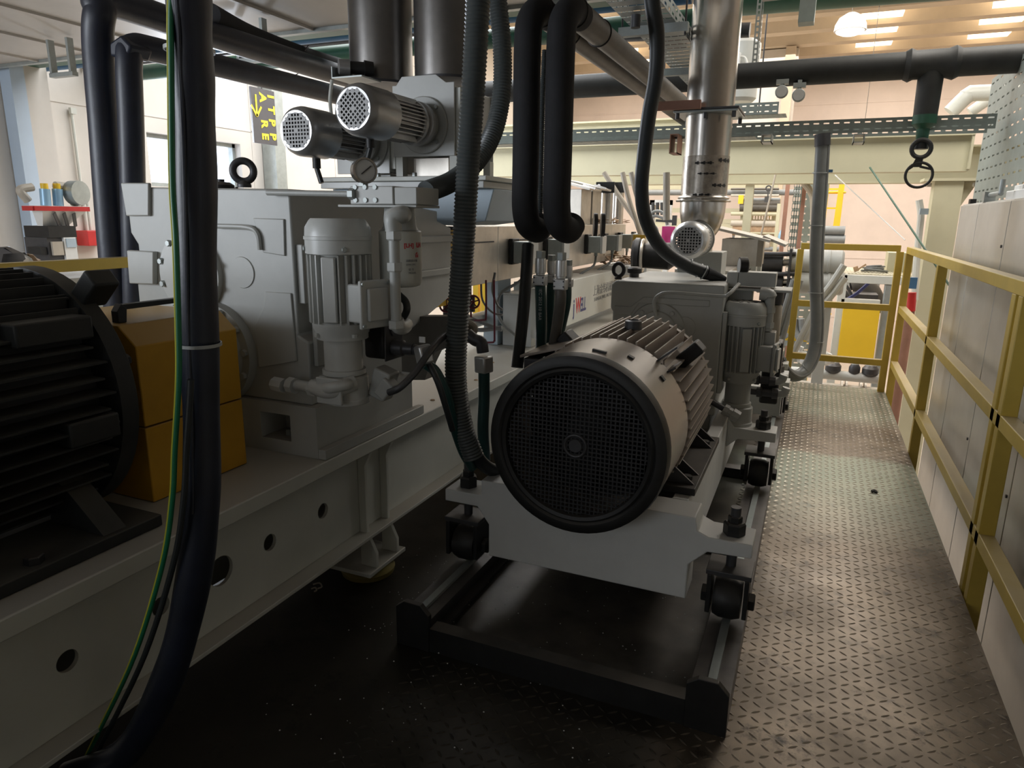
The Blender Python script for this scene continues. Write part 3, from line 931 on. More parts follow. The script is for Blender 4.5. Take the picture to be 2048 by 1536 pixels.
def eyebolt(label, c, R, r, m='black', ax=(0.35, 1, 0)):
    t = thing('eye_bolt', label, 'eye bolt', c)
    c = Vector(c)
    part('ring', MB().torus(c + Vector((0, 0, R + r * 1.6)), ax, R, r, 32, 12), m, t)
    part('collar', MB().lathe(c, (0, 0, 1), [(0, r * 1.9), (r * 0.8, r * 1.9), (r * 1.8, r * 1.1)], 18), m, t)
    return t

# ================================================================ right machine: track frame on the deck
tf = thing('floor_track', 'low dark steel track on the floor under the middle motor', 'frame', (-0.6, 1.69, 0))
part('front_angle', MB().box((-0.998, 1.685, 0.0), (-0.20, 1.692, 0.075)).box((-0.998, 1.685, 0.075), (-0.20, 1.735, 0.081)), 'black', tf)
for (x0, x1) in ((-1.118, -0.998), (-0.20, -0.088)):
    part('end_stop', MB().prism([(x0, 0), (x1, 0), (x1, 0.125), (x1 - 0.03, 0.158), (x0 + 0.03, 0.158), (x0, 0.135)], 'y', 1.68, 1.70), 'black', tf, 0.002)
for s, (x0, x1) in enumerate(((-1.118, -1.01), (-0.196, -0.088))):
    rb = MB().box((x0, 1.701, 0.0), (x1, 6.0, 0.012)).box((x0, 1.701, 0.084), (x1, 6.0, 0.094))
    rb.box(((x0 + x1) / 2 - 0.02, 1.701, 0.013), ((x0 + x1) / 2 + 0.02, 6.0, 0.083)).box((x1 - 0.006 if s else x0, 1.701, 0.012), (x1 if s else x0 + 0.006, 6.0, 0.084))
    rl = part('side_rail', rb, 'dark', tf)
    part('wheel_guide', MB().box(((x0 + x1) / 2 - 0.012, 1.701, 0.0942), ((x0 + x1) / 2 + 0.012, 6.0, 0.105)), 'galv', rl)
for yy in (2.75, 3.7, 4.6, 5.5):
    part('cross_bar', MB().box((-1.009, yy, 0.001), (-0.197, yy + 0.07, 0.05)), 'dark', tf)
part('drip_plate', MB().box((-0.99, 1.736, 0.0025), (-0.21, 2.749, 0.006)), 'black', tf)

# carriage (white cast/welded bed of the right machine)
YB = 2.05
lugs = (2.05, 3.28, 4.65)
cg = thing('machine_carriage', 'white-painted wheeled steel carriage carrying the middle motor and gearbox', 'carriage', (-0.61, YB, 0.17))
xl_, xr_ = -0.965, -0.269
NOTCH = [(-0.612 + 0.29 * math.sin(a), 0.675 - 0.29 * math.cos(a)) for a in [0.69 - k * 1.38 / 12 for k in range(13)]]
part('front_block', MB().prism([(xl_, 0.17), (xr_, 0.17), (xr_, 0.29), (xr_ + 0.055, 0.345), (-0.083, 0.35), (-0.083, 0.395), (xr_ + 0.055, 0.395), (xr_ + 0.02, 0.41), (xr_ + 0.012, 0.452), *NOTCH, (xl_ - 0.03, 0.452), (xl_ - 0.03, 0.395), (-1.139, 0.395), (-1.139, 0.35), (xl_ - 0.045, 0.35), (xl_, 0.29)], 'y', YB, YB + 0.13), 'blockw', cg, 0.004)
part('side_beam', MB().box((-0.355, YB + 0.131, 0.17), (-0.30, 5.9, 0.451)), 'blockw', cg, 0.004)
part('side_beam', MB().box((-0.93, YB + 0.131, 0.17), (-0.875, 5.9, 0.451)), 'blockw', cg, 0.004)
part('deck_plate', MB().box((-0.874, YB + 0.131, 0.35), (-0.356, 5.9, 0.375)), 'grey', cg)
for yl in lugs[1:]:
    for s in (-1, 1):
        xa = -0.2995 if s > 0 else -0.9305
        xb = -0.083 if s > 0 else -1.139
        part('wheel_lug', MB().prism([(xa, 0.30), (xa, 0.44), (xa + s * 0.03, 0.40), (xb, 0.395), (xb, 0.35), (xa + s * 0.05, 0.345)], 'y', yl, yl + 0.13), 'blockw', cg, 0.003)
wn = 0
for yl in lugs:
    for s in (1, -1):
        x = -0.145 if s > 0 else -1.075
        y = yl + 0.06
        wn += 1
        w = thing('levelling_jack', ['black levelling jack under the carriage, front right corner', 'black levelling jack under the carriage, front left corner', 'black levelling jack beside the gearbox, right side', 'black levelling jack at mid carriage, left side', 'black levelling jack of the rear right carriage lug', 'black levelling jack of the rear left carriage lug'][wn - 1], 'levelling jack', (x, y, 0.105), 'levelling jacks of the carriage')
        part('threaded_rod', MB().cyl((x, y, 0.288), (x, y, 0.485), 0.016, n=14), 'dark', w)
        part('nut', MB().hexnut((x, y, 0.3965), (0, 0, 1), 0.034, 0.04), 'black', w)
        part('nut', MB().hexnut((x, y, 0.4375), (0, 0, 1), 0.022, 0.02), 'black', w)
        part('top_plate', MB().box((x - 0.068, y - 0.06, 0.272), (x + 0.068, y + 0.06, 0.288)), 'dark', w, 0.002)
        for q in (-1, 1):
            part('cheek', MB().box((x + q * 0.056 - 0.007, y - 0.06, 0.14), (x + q * 0.056 + 0.007, y + 0.06, 0.271)), 'black', w, 0.002)
            part('axle_nut', MB().hexnut((x + q * 0.064, y, 0.175), (q, 0, 0), 0.03, 0.018), 'black', w)
        part('roller', MB().lathe((x - 0.042, y, 0.175), (1, 0, 0), [(0, 0.058), (0.02, 0.066), (0.062, 0.066), (0.084, 0.058)], 30), 'black', w)

# ================================================================ big fan-cooled motor in the middle
MX, MZ, MR = -0.612, 0.675, 0.283
mo = thing('electric_motor', 'large electric motor with round black fan grille, in the middle of the picture', 'motor', (MX, 1.9, 0.43))
cw = part('fan_cowl', MB().lathe((MX, 1.93, MZ), (0, 1, 0), [(0, MR - 0.006), (0.004, MR), (0.31, MR), (0.31, MR - 0.006), (0.006, MR - 0.012)], 64, cap=False), 'cowl', mo)
part('front_ring', MB().lathe((MX, 1.9, MZ), (0, 1, 0), [(0.03, 0.222), (0.004, 0.226), (0.0, 0.236), (0.006, 0.243), (0.0, 0.25), (0.0, 0.266), (0.008, 0.280), (0.03, 0.2845), (0.05, 0.2845), (0.05, 0.262), (0.032, 0.24)], 64, cap=False), 'black', cw)
cs = 0.0135
gn = 34
g = MB()
g.holed((MX - gn * cs / 2, 1.918, MZ - gn * cs / 2), (1, 0, 0), (0, 0, 1), gn, gn, cs, cs, cs * 0.66, cs * 0.66, -0.002,
        inside=lambda a, b: a * a + b * b < 0.96)
gr = part('wire_grille', g, 'wire', cw)
part('hub_badge', MB().torus((MX, 1.915, MZ), (0, 1, 0), 0.034, 0.005, 28, 8).lathe((MX, 1.914, MZ), (0, 1, 0), [(0, 0.02), (0.003, 0.022)]), 'dark', gr)
part('grille_rim', MB().lathe((MX, 1.913, MZ), (0, 1, 0), [(0, 0.185), (0.0, 0.228), (0.004, 0.228), (0.004, 0.185)], 64, cap=False), 'black', gr) if False else None
fb = MB().lathe((MX, 2.05, MZ), (0, 1, 0), [(0, 0.07), (0.05, 0.08)], 24)
for k in range(7):
    a = 2 * PI * k / 7
    d = Vector((math.cos(a), 0, math.sin(a)))
    fb.bar(Vector((MX, 2.07, MZ)) + d * 0.05, Vector((MX, 2.09, MZ)) + d * 0.22, 0.10, 0.004, (0, 1, 0.4))
part('fan', fb, 'black', cw)
part('back_plate', MB().lathe((MX, 2.19, MZ), (0, 1, 0), [(0, 0.26), (0.01, 0.26)], 40), 'black', cw)
def on_cyl(deg, y, rr=MR):
    a = math.radians(deg)
    return Vector((MX + rr * math.sin(a), y, MZ + rr * math.cos(a)))
for deg, y in ((8, 2.0), (25, 2.07), (48, 2.12), (-40, 2.1)):
    p = on_cyl(deg, y, MR + 0.002)
    tv = Vector((math.cos(math.radians(deg)), 0, -math.sin(math.radians(deg))))
    nv = Vector((math.sin(math.radians(deg)), 0, math.cos(math.radians(deg))))
    part('cowl_clip', MB().bar(p - tv * (0.022 if deg == 8 else 0.01), p + tv * (0.022 if deg == 8 else 0.01), 0.012 if deg == 8 else 0.02, 0.008, nv), 'black', cw)
part('stator_body', MB().lathe((MX, 2.23, MZ), (0, 1, 0), [(0, 0.215), (0.62, 0.215), (0.65, 0.2), (0.80, 0.17), (0.96, 0.12)], 48), 'cowl', mo)
def finset(side):
    f = MB()
    for k in range(13):
        o = (k - 6) * 0.0315
        e = math.sqrt(max(0, 0.292 ** 2 - o * o))
        if side == 'top':
            f.box((MX + o - 0.0025, 2.245, MZ + 0.13), (MX + o + 0.0025, 2.80, MZ + e))
        elif side == 'right':
            f.box((MX + 0.13, 2.245, MZ + o - 0.0025), (MX + e, 2.80, MZ + o + 0.0025))
        elif side == 'left':
            f.box((MX - e, 2.245, MZ + o - 0.0025), (MX - 0.13, 2.80, MZ + o + 0.0025))
    return f
for s in ('top', 'right', 'left'):
    part('cooling_fins', finset(s), 'cowl', mo)
part('end_shield', MB().lathe((MX, 2.80, MZ), (0, 1, 0), [(0, 0.25), (0.005, 0.272), (0.04, 0.272), (0.06, 0.22), (0.10, 0.16)], 44), 'cowl', mo)
for dz in (0, 0.045):
    part('corner_rib', MB().bar((MX + 0.13, 2.27, MZ + 0.19 - dz), (MX + 0.235, 2.27, MZ + 0.275 - dz * 1.5), 0.11, 0.006, (-0.5, 0, 0.7)), 'dark', mo)
part('lifting_lug', MB().bar((MX + 0.19, 2.5, MZ + 0.16), (MX + 0.27, 2.5, MZ + 0.24), 0.09, 0.05, (-0.5, 0, 0.7)), 'black', mo, 0.008)
part('lifting_lug', MB().bar((MX - 0.17, 2.5, MZ + 0.17), (MX - 0.25, 2.5, MZ + 0.24), 0.09, 0.05, (0.5, 0, 0.7)), 'black', mo, 0.008)
part('lifting_ring', MB().lathe((MX + 0.03, 2.46, MZ + 0.285), (0, 0, 1), [(0, 0.032), (0.03, 0.03), (0.034, 0.02), (0.02, 0.016), (0.02, 0.0)], 20), 'dark', mo)
for s in (-1, 1):
    xa, xb = sorted((MX + s * 0.20, MX + s * 0.325))
    ft = part('foot', MB().box((xa, 2.22, 0.4523 if True else 0), (xb, 2.84, 0.478)), 'black', mo, 0.003)
    for yy in (2.26, 2.36, 2.68, 2.78):
        part('gusset', MB().prism([(MX + s * 0.215, 0.479), (MX + s * 0.315, 0.479), (MX + s * 0.215, 0.56)], 'y', yy - 0.004, yy + 0.004), 'dark', ft)
    for yy in (2.30, 2.72):
        part('bolt', MB().hexnut((MX + s * 0.285, yy, 0.4785), (0, 0, 1), 0.017, 0.016), 'black', ft)
tb = part('terminal_box', MB().box((MX - 0.325, 2.28, MZ + 0.04), (MX - 0.18, 2.62, MZ + 0.178)), 'dark', mo, 0.006)
part('lid', MB().prism([(MX - 0.335, MZ + 0.179), (MX - 0.17, MZ + 0.225), (MX - 0.17, MZ + 0.235), (MX - 0.335, MZ + 0.189)], 'y', 2.27, 2.63), 'cowl', tb, 0.002)

# ================================================================ gearbox of the right machine
GX0, GX1, GY0, GY1, GT = -0.885, -0.362, 3.25, 3.95, 1.062
gb = thing('gearbox', 'grey cast gearbox behind the middle motor, with flat dusty top', 'gearbox', (MX, 3.6, 0.452))
part('housing', MB().prism([(GX0, 0.452), (GX1, 0.452), (GX1, GT - 0.0), (GX0 + 0.02, GT), (GX0, GT - 0.02), (GX0, GT - 0.13), (GX0 + 0.012, GT - 0.15), (GX0 + 0.012, 0.85), (GX0, 0.83)], 'y', GY0, GY1).box((GX0 + 0.02, GY0 + 0.02, 0.3755), (GX1 - 0.02, GY1 - 0.02, 0.452)) , 'grey', gb, 0.006)
part('raised_face', MB().prism([(GX0 + 0.16, GT - 0.07), (GX1 - 0.06, GT - 0.07), (GX1 - 0.06, GT - 0.10), (GX0 + 0.14, GT - 0.10), (GX0 + 0.10, GT - 0.16), (GX0 + 0.02, GT - 0.16), (GX0 + 0.02, GT - 0.12), (GX0 + 0.10, GT - 0.12)], 'y', GY0 - 0.006, GY0 + 0.001), 'grey', gb, 0.003)
part('side_plate', MB().box((GX1 + 0.0005, GY0 + 0.01, 0.56), (GX1 + 0.02, GY0 + 0.20, GT - 0.12)), 'grey', gb, 0.003)
bc = at(1315, 640, y=GY0)
bcv = part('bearing_cover', MB().lathe((bc.x, GY0 + 0.0005, bc.z - 0.05), (0, -1, 0), [(0, 0.135), (0.012, 0.13), (0.012, 0.095), (0.02, 0.09)], 40), 'grey', gb)
for k in range(9):
    a = k * 2 * PI / 9 + 0.2
    part('bolt', MB().hexnut((bc.x + 0.11 * math.cos(a), GY0 - 0.0115, bc.z - 0.05 + 0.11 * math.sin(a)), (0, -1, 0), 0.012, 0.009), 'grey', bcv)
c2 = at(1370, 655, y=GY0)
part('blank_cover', MB().lathe((c2.x, GY0 + 0.0005, c2.z), (0, -1, 0), [(0, 0.05), (0.004, 0.048)], 30), 'grey', gb)
lp = [at(1312, 632, y=3.20), at(1308, 605, y=3.19), at(1318, 590, y=3.19), at(1345, 585, y=3.19), at(1440, 592, y=3.19), at(1458, 588, y=3.19), at(1478, 568, y=3.27)]
part('lube_pipe', MB().tube(smooth(lp, 5), 0.008, 10), 'grey', gb)
e = at(1236, 568, y=3.33)
eyebolt('black eye bolt on the left corner of the right machine gearbox', (e.x, 3.33, GT), 0.030, 0.0095)
cp = at(1268, 560, y=3.5)
t = thing('breather_cap', 'black knurled filler cap beside the eye bolt on the grey gearbox', 'cap', (cp.x, 3.5, GT))
part('cap', MB().lathe((cp.x, 3.5, GT + 0.02), (0, 0, 1), [(0, 0.034), (0.004, 0.037), (0.022, 0.037), (0.03, 0.028)], 12), 'black', t)
part('neck', MB().cyl((cp.x, 3.5, GT), (cp.x, 3.5, GT + 0.0195), 0.024), 'dark', t)

# manifold on the right of the gearbox
yM = 3.42
ma = thing('oil_manifold', 'grey oil manifold block on the right shoulder of the far gearbox', 'manifold', at(1500, 570, y=yM))
b0, b1 = at(1452, 574, y=yM), at(1553, 548, y=yM)
part('block', MB().box((b0.x, yM, b0.z), (b0.x + 0.05, yM + 0.12, b1.z)), 'greyl', ma, 0.003)
part('block', MB().box((b0.x + 0.051, yM + 0.005, b0.z + 0.008), (b1.x, yM + 0.12, b1.z + 0.002)), 'grey', ma, 0.003)
part('shelf_plate', MB().box((b0.x, yM - 0.02, b0.z - 0.012), (at(1585, 565, y=yM).x, yM + 0.17, b0.z - 0.001)), 'grey', ma, 0.002)
part('support_leg', MB().box((GX1 + 0.001, yM + 0.02, b0.z - 0.10), (b0.x + 0.12, yM + 0.10, b0.z - 0.013)), 'grey', ma, 0.003)
g_ = at(1487, 532, y=yM + 0.04)
gt = thing('pressure_gauge', 'black cased pressure gauge seen edge-on above the right oil manifold', 'gauge', (g_.x, yM + 0.04, b1.z + 0.002))
part('casing', MB().lathe((g_.x - 0.02, yM + 0.04, g_.z), (0.95, 0.3, 0), [(0, 0.036), (0.0, 0.041), (0.035, 0.041), (0.04, 0.034)], 28), 'black', gt)
part('dial', MB().lathe((g_.x - 0.0195, yM + 0.04, g_.z), (0.95, 0.3, 0), [(-0.001, 0.035), (0.0, 0.035)], 28), 'glassface', gt)
part('stem', MB().cyl((g_.x, yM + 0.04, b1.z + 0.0025), (g_.x, yM + 0.04, g_.z - 0.035), 0.012, n=10), 'galv', gt)

PX, PY = -0.275, 3.36
pu = pump_unit('grey vertical oil pump motor on the right side of the far gearbox', PX, PY, 0.985, 0.395, 0.097, (1, -0.15, 0), 0.085, 'grey', True)
# suction pipe angled forward
a, b, c = at(1418, 800, y=3.15), at(1455, 822, y=3.15), at(1480, 838, y=3.2)
sp = MB().tube([a, b], 0.014, 12)
part('suction_pipe', sp, 'dark', pu)
part('pipe_union', MB().lathe(b - (b - a).normalized() * 0.02, b - a, [(0, 0.026), (0.02, 0.028), (0.022, 0.023), (0.04, 0.023), (0.042, 0.03), (0.075, 0.028)], 8), 'grey', pu)
# plate oil cooler with side fittings
oc = thing('oil_cooler', 'dark plate oil cooler with brass-black fittings beside the right oil pump', 'oil cooler', (-0.15, 3.6, 0.5))
part('plate_pack', MB().box((-0.185, 3.52, 0.47), (-0.10, 3.64, 0.78)), 'black', oc, 0.01)
for (px, py) in ((1535, 757), (1540, 782)):
    q = at(px - 40, py, y=3.5)
    part('fitting', MB().lathe((q.x, 3.5, q.z), (1, 0, 0), [(0, 0.017), (0.03, 0.017), (0.032, 0.026), (0.055, 0.026), (0.057, 0.02), (0.1, 0.02), (0.102, 0.028), (0.13, 0.026)], 10), 'dark', oc)
    part('elbow', MB().tube(smooth([(q.x + 0.12, 3.5, q.z), (q.x + 0.155, 3.5, q.z + 0.005), (q.x + 0.165, 3.5, q.z + 0.035)], 5), 0.019, 12), 'greyl', oc)
# oil filter
f0 = at(1545, 590, y=3.5)
of = thing('oil_filter', 'pale grey oil filter canister right of the far oil pump', 'oil filter', (f0.x, 3.5, at(1545, 655, y=3.5).z))
part('head', MB().lathe((f0.x, 3.5, b0.z - 0.013), (0, 0, -1), [(0, 0.05), (0.06, 0.05), (0.062, 0.04)], 20), 'dark', of)
part('canister', MB().lathe((f0.x + 0.005, 3.5, b0.z - 0.078), (0, 0, -1), [(0, 0.04), (0.01, 0.045), (0.17, 0.045), (0.185, 0.035)], 26), 'beige', of)
q = at(1538, 592, y=3.38)
part('elbow_pipe', MB().tube(smooth([(q.x - 0.04, 3.38, q.z + 0.008), (q.x, 3.38, q.z + 0.004), (q.x + 0.006, 3.38, q.z - 0.03), (q.x + 0.006, 3.38, q.z - 0.16)], 5), [0.03] * 8 + [0.022] * 8, 14), 'grey', of)
part('union_nut', MB().hexnut((q.x + 0.006, 3.38, q.z - 0.05), (0, 0, -1), 0.028, 0.03).hexnut((q.x + 0.006, 3.38, q.z - 0.12), (0, 0, -1), 0.028, 0.03), 'grey', of)
part('side_bracket', MB().box((q.x - 0.03, 3.37, q.z - 0.30), (q.x + 0.045, 3.45, q.z - 0.165)), 'grey', of, 0.004)

# carriage-side nuts row at the far right
for k, (px, py) in enumerate(((1558, 715), (1556, 748))):
    p = at(px, py, y=[5.0, 4.0][k])
    t = thing('clamp_block', 'square clamp plate with black nut on the right machine, ' + ['upper one', 'lower one'][k], 'clamp', (p.x, p.y, 0.395))
    part('plate', MB().cbox((p.x, p.y, p.z - 0.05), (0.13, 0.12, 0.04)), 'white', t, 0.003)
    part('nut', MB().hexnut((p.x, p.y, p.z - 0.0295), (0, 0, 1), 0.032, 0.035), 'black', t)
    part('stud', MB().cyl((p.x, p.y, p.z + 0.006), (p.x, p.y, p.z + 0.04), 0.015, n=10), 'black', t)
    part('pedestal', MB().cbox((p.x - 0.07, p.y, (p.z - 0.0705 + 0.30) / 2), (0.2, 0.10, p.z - 0.071 - 0.30)), 'grey', t)

# ================================================================ steel feed chute with bowl
CXX, CYY = MX, 4.1
zf = at(1405, 228, y=CYY).z
zr = at(1400, 400, y=CYY).z
zb_ = at(1400, 452, y=CYY).z
ch = thing('feed_chute', 'tall shiny stainless feed chute over the right machine, with bolted flange and tape', 'chute', (CXX, CYY, zb_))
r_ = 0.127
part('upper_tube', MB().lathe((CXX, CYY, zf + 0.012), (0, 0, 1), [(0, r_), (1.4, r_)], 48), 'steel', ch)
part('square_flange', MB().box((CXX - 0.17, CYY - 0.17, zf), (CXX + 0.17, CYY + 0.17, zf + 0.011)), 'dark', ch, 0.002)
part('square_flange', MB().box((CXX - 0.165, CYY - 0.165, zf - 0.012), (CXX + 0.165, CYY + 0.165, zf - 0.001)), 'galv', ch, 0.002)
part('flange_bar', MB().box((CXX - 0.25, CYY - 0.20, zf + 0.0), (CXX - 0.02, CYY - 0.175, zf + 0.045)), 'pinkbrown', ch, 0.002)
for i in (-1, 0, 1):
    for j in (-1, 1):
        part('bolt', MB().hexnut((CXX + i * 0.145, CYY + j * 0.15, zf - 0.0125), (0, 0, -1), 0.011, 0.03), 'dark', ch)
part('lower_tube', MB().lathe((CXX, CYY, zf - 0.013), (0, 0, -1), [(0, r_ - 0.004), (zf - zr - 0.03, r_ - 0.004)], 48), 'steel', ch)
tp = part('tape_wrap', MB().lathe((CXX, CYY, zr + 0.03), (0, 0, 1), [(0, r_ - 0.003), (0.0, r_ - 0.0015), (0.20, r_ - 0.0015), (0.20, r_ - 0.003)], 48, cap=False), mat('scuffed_clear_tape', (0.42, 0.38, 0.33), 0.25, 0.6, 0.35, 14, 0.5), ch, label='torn clear tape wrapped round the tube')
for (dz, a0, w) in ((0.19, -1.9, 0.009), (0.135, -1.75, 0.006), (0.075, -1.1, 0.010), (0.025, -1.9, 0.007), (0.205, -0.9, 0.012)):
    s = MB()
    for k in range(9):
        a = a0 + k * 0.09
        b = a + 0.09
        R = r_ - 0.0005
        w2 = w * (0.6 + 0.4 * math.sin(k * 2.1))
        s.add([(CXX + R * math.cos(q), CYY + R * math.sin(q), zr + dz + h) for q, h in ((a, -w2), (b, -w2), (b, w2), (a, w2))], [(0, 1, 2, 3)])
    part('tape_tear', s, 'black', tp)
part('clamp_ring', MB().lathe((CXX, CYY, zr), (0, 0, 1), [(-0.012, r_), (-0.012, r_ + 0.02), (-0.004, r_ + 0.024), (0.003, r_ + 0.01), (0.012, r_ + 0.014), (0.02, r_ + 0.003), (0.02, r_)], 48, cap=False), 'steel', ch)
bowl = [(0, r_ - 0.002)]
for k in range(1, 9):
    a = k / 8 * PI / 2 * 0.78
    bowl.append((0.02 + 0.20 * math.sin(a), (r_ - 0.002) * math.cos(a) ** 0.9))
part('bowl', MB().lathe((CXX, CYY, zr - 0.013), (0, 0, -1), bowl, 48), 'steel', ch)
part('throat', MB().lathe((CXX + 0.02, CYY, zr - 0.2), (0, 0, -1), [(0, 0.05), (0.26, 0.05)], 24), 'steelw', ch)
part('feed_base', MB().box((CXX - 0.10, CYY - 0.11, GT - 0.02), (CXX + 0.14, CYY + 0.11, zr - 0.28)), 'grey', ch, 0.004)
fanR = at(1376, 481, y=3.72)
gearmotor('small aluminium gear motor with square-holed fan cover below the steel chute', fanR, CYY - 0.112, 0.098, 0.10, False, 'alul', 'grey')
# machine behind the chute: barrel, hood and cover
bb = thing('barrel_cover', 'dusty steel heater cover running behind the right gearbox', 'cover', (MX, 4.6, 0.8))
part('cover', MB().box((MX - 0.16, 4.25, 0.86), (MX + 0.16, 6.6, 1.06)), 'steelw', bb, 0.004)
part('support_leg', MB().box((MX - 0.12, 4.9, 0.452), (MX + 0.12, 5.0, 0.859)), 'grey', bb)
for k in range(4):
    part('cover_clip', MB().box((MX + 0.161, 4.4 + k * 0.5, 0.93), (MX + 0.22, 4.5 + k * 0.5, 1.03)), 'white', bb, 0.003)
h0 = at(1443, 480, y=4.9)
hx0, hx1 = at(1443, 500, y=4.75).x, at(1482, 500, y=4.75).x
zt_, zl_ = at(1450, 468, y=4.75).z, at(1450, 540, y=4.75).z
vh = thing('vent_hood', 'dusty open steel vent box with tilted lid, right of the steel chute', 'hood', (MX + 0.1, 4.9, 1.061))
hd = MB()
for (x0, x1, y0, y1) in ((hx0, hx1 + 0.12, 4.75, 4.76), (hx0, hx1 + 0.12, 5.1, 5.11), (hx0, hx0 + 0.01, 4.76, 5.1), (hx1 + 0.11, hx1 + 0.12, 4.76, 5.1)):
    hd.box((x0, y0, 1.061), (x1, y1, zt_ - 0.03))
part('box', hd, 'steelw', vh)
part('corner_post', MB().box((hx1 + 0.10, 4.735, 1.061), (hx1 + 0.135, 4.7495, zt_ - 0.03)), 'beige', vh)
part('tilted_lid', MB().prism([(hx0 - 0.06, zt_ + 0.03), (hx1 + 0.17, zt_ - 0.045), (hx1 + 0.175, zt_ - 0.03), (hx0 - 0.055, zt_ + 0.045)], 'y', 4.68, 5.16), 'steelw', vh)
part('tilted_lid', MB().prism([(hx1 + 0.12, zt_ - 0.02), (hx1 + 0.26, zt_ - 0.075), (hx1 + 0.265, zt_ - 0.06), (hx1 + 0.125, zt_ - 0.005)], 'y', 4.8, 5.3), 'steelw', vh)
# ================================================================ left machine: long white bed
XB = -1.46
bed = thing('machine_bed', 'long white steel machine bed with round holes, left side of the picture', 'machine bed', (-1.86, 1.7, 0.06))
holes = [(at(135, 1322, x=XB), 0.026), (at(322, 1212, x=XB), 0.026), (at(442, 1142, x=XB), 0.044), (at(540, 1085, x=XB), 0.027), (at(646, 1022, x=XB), 0.027)]
wz0, wz1 = 0.20, 0.515
wb_ = MB()
yc = -1.0
for c, r in holes:
    h = 0.050
    wb_.box((XB - 0.012, yc, wz0), (XB, c.y - h, wz1))
    wb_.box((XB - 0.012, c.y - h, wz0), (XB, c.y + h, c.z - h)).box((XB - 0.012, c.y - h, c.z + h), (XB, c.y + h, wz1))
    n = 32
    O, I = [], []
    for k in range(n):
        a = 2 * PI * k / n
        ca, sa = math.cos(a), math.sin(a)
        q = h / max(abs(ca), abs(sa))
        O.append((c.y + ca * q, c.z + sa * q))
        I.append((c.y + ca * r, c.z + sa * r))
    for xx in (XB, XB - 0.012):
        vs = [(xx, a, b) for a, b in O] + [(xx, a, b) for a, b in I]
        wb_.add(vs, [(k, (k + 1) % n, (k + 1) % n + n, k + n) for k in range(n)])
    vs = [(XB, a, b) for a, b in I] + [(XB - 0.012, a, b) for a, b in I]
    wb_.add(vs, [(k, (k + 1) % n, (k + 1) % n + n, k + n) for k in range(n)])
    yc = c.y + h
wb_.box((XB - 0.012, yc, wz0), (XB, 6.1, wz1))
part('side_web', wb_, 'white', bed)
part('side_web', MB().box((-2.27, -1.0, 0.20), (-2.25, 6.1, 0.515)), 'white', bed)
part('inner_web', MB().box((-1.66, -1.0, 0.20), (-1.65, 6.1, 0.515)), 'white', bed)
part('top_plate', MB().box((-2.33, -1.0, 0.516), (-1.40, 6.1, 0.565)), 'white', bed, 0.004)
part('bottom_flange', MB().box((-1.58, -1.0, 0.185), (-1.40, 6.1, 0.199)), 'white', bed, 0.002)
part('bottom_flange', MB().box((-2.33, -1.0, 0.185), (-2.15, 6.1, 0.199)), 'white', bed, 0.002)
for i, y0 in enumerate((1.92, 4.6)):
    ft = part('foot', MB().box((-1.60, y0, 0.045), (-1.385, y0 + 0.245, 0.062)), 'white', bed, 0.003)
    for yy in (y0 + 0.05, y0 + 0.19):
        part('gusset', MB().prism([(XB + 0.0005, 0.5155), (-1.402, 0.5155), (-1.43, 0.46), (-1.43, 0.18), (-1.39, 0.10), (-1.39, 0.063), (-1.58, 0.063), (-1.58, 0.184), (XB + 0.0005, 0.184)] if False else [(-1.459, 0.515), (-1.402, 0.515), (-1.428, 0.46), (-1.428, 0.20), (-1.39, 0.12), (-1.39, 0.063), (-1.459, 0.063)], 'y', yy, yy + 0.016), 'white', ft, 0.002)
    part('leveling_pad', MB().lathe((-1.48, y0 + 0.12, 0.0), (0, 0, 1), [(0, 0.10), (0.02, 0.105), (0.044, 0.09)], 26), mat('worn_yellow_rubber', (0.20, 0.16, 0.04), 0.7, 0, 0.3, 9), ft, label='yellowish round pad')
for y0 in (0.2, 2.6):
    part('foot', MB().box((-2.33, y0, 0.0), (-2.13, y0 + 0.245, 0.184)), 'white', bed)
part('foot', MB().box((-1.60, -0.6, 0.0), (-1.47, -0.4, 0.184)), 'white', bed)

# black motor at the left edge
LX, LZ, LR = -1.86, 0.885, 0.325
lm = thing('electric_motor', 'big dusty black finned motor at the left edge, on the white bed', 'motor', (LX, 0.7, 0.565))
part('stator_body', MB().lathe((LX, 0.30, LZ), (0, 1, 0), [(0, 0.255), (0.86, 0.255)], 48), 'motorblack', lm)
f = MB()
for k in range(15):
    o = (k - 7) * 0.037
    e = math.sqrt(max(0.0, LR ** 2 - o * o))
    w = 0.005
    if abs(k - 7) > 0:
        pass
    f.prism([(LX + 0.12, LZ + o - w), (LX + e + 0.004, LZ + o - w * 0.5), (LX + e + 0.004, LZ + o + w * 0.5), (LX + 0.12, LZ + o + w)], 'y', 0.30, 1.12 - 0.02 * (k % 2))
part('side_fins', f, 'motorblack', lm)
f = MB()
for k in range(15):
    o = (k - 7) * 0.037
    e = math.sqrt(max(0.0, LR ** 2 - o * o))
    f.box((LX - e, 0.30, LZ + o - 0.004), (LX - 0.12, 1.12, LZ + o + 0.004))
part('side_fins', f, 'motorblack', lm)
f = MB()
for k in range(13):
    o = (k - 6) * 0.037
    e = math.sqrt(max(0.0, LR ** 2 - o * o))
    f.box((LX + o - 0.004, 0.30, LZ + 0.15), (LX + o + 0.004, 1.12, LZ + e))
part('top_fins', f, 'motorblack', lm)
part('end_shield', MB().lathe((LX, 1.125, LZ), (0, 1, 0), [(0, 0.30), (0.006, 0.325), (0.05, 0.327), (0.06, 0.315), (0.07, 0.27), (0.10, 0.20)], 56), 'motorblack', lm)
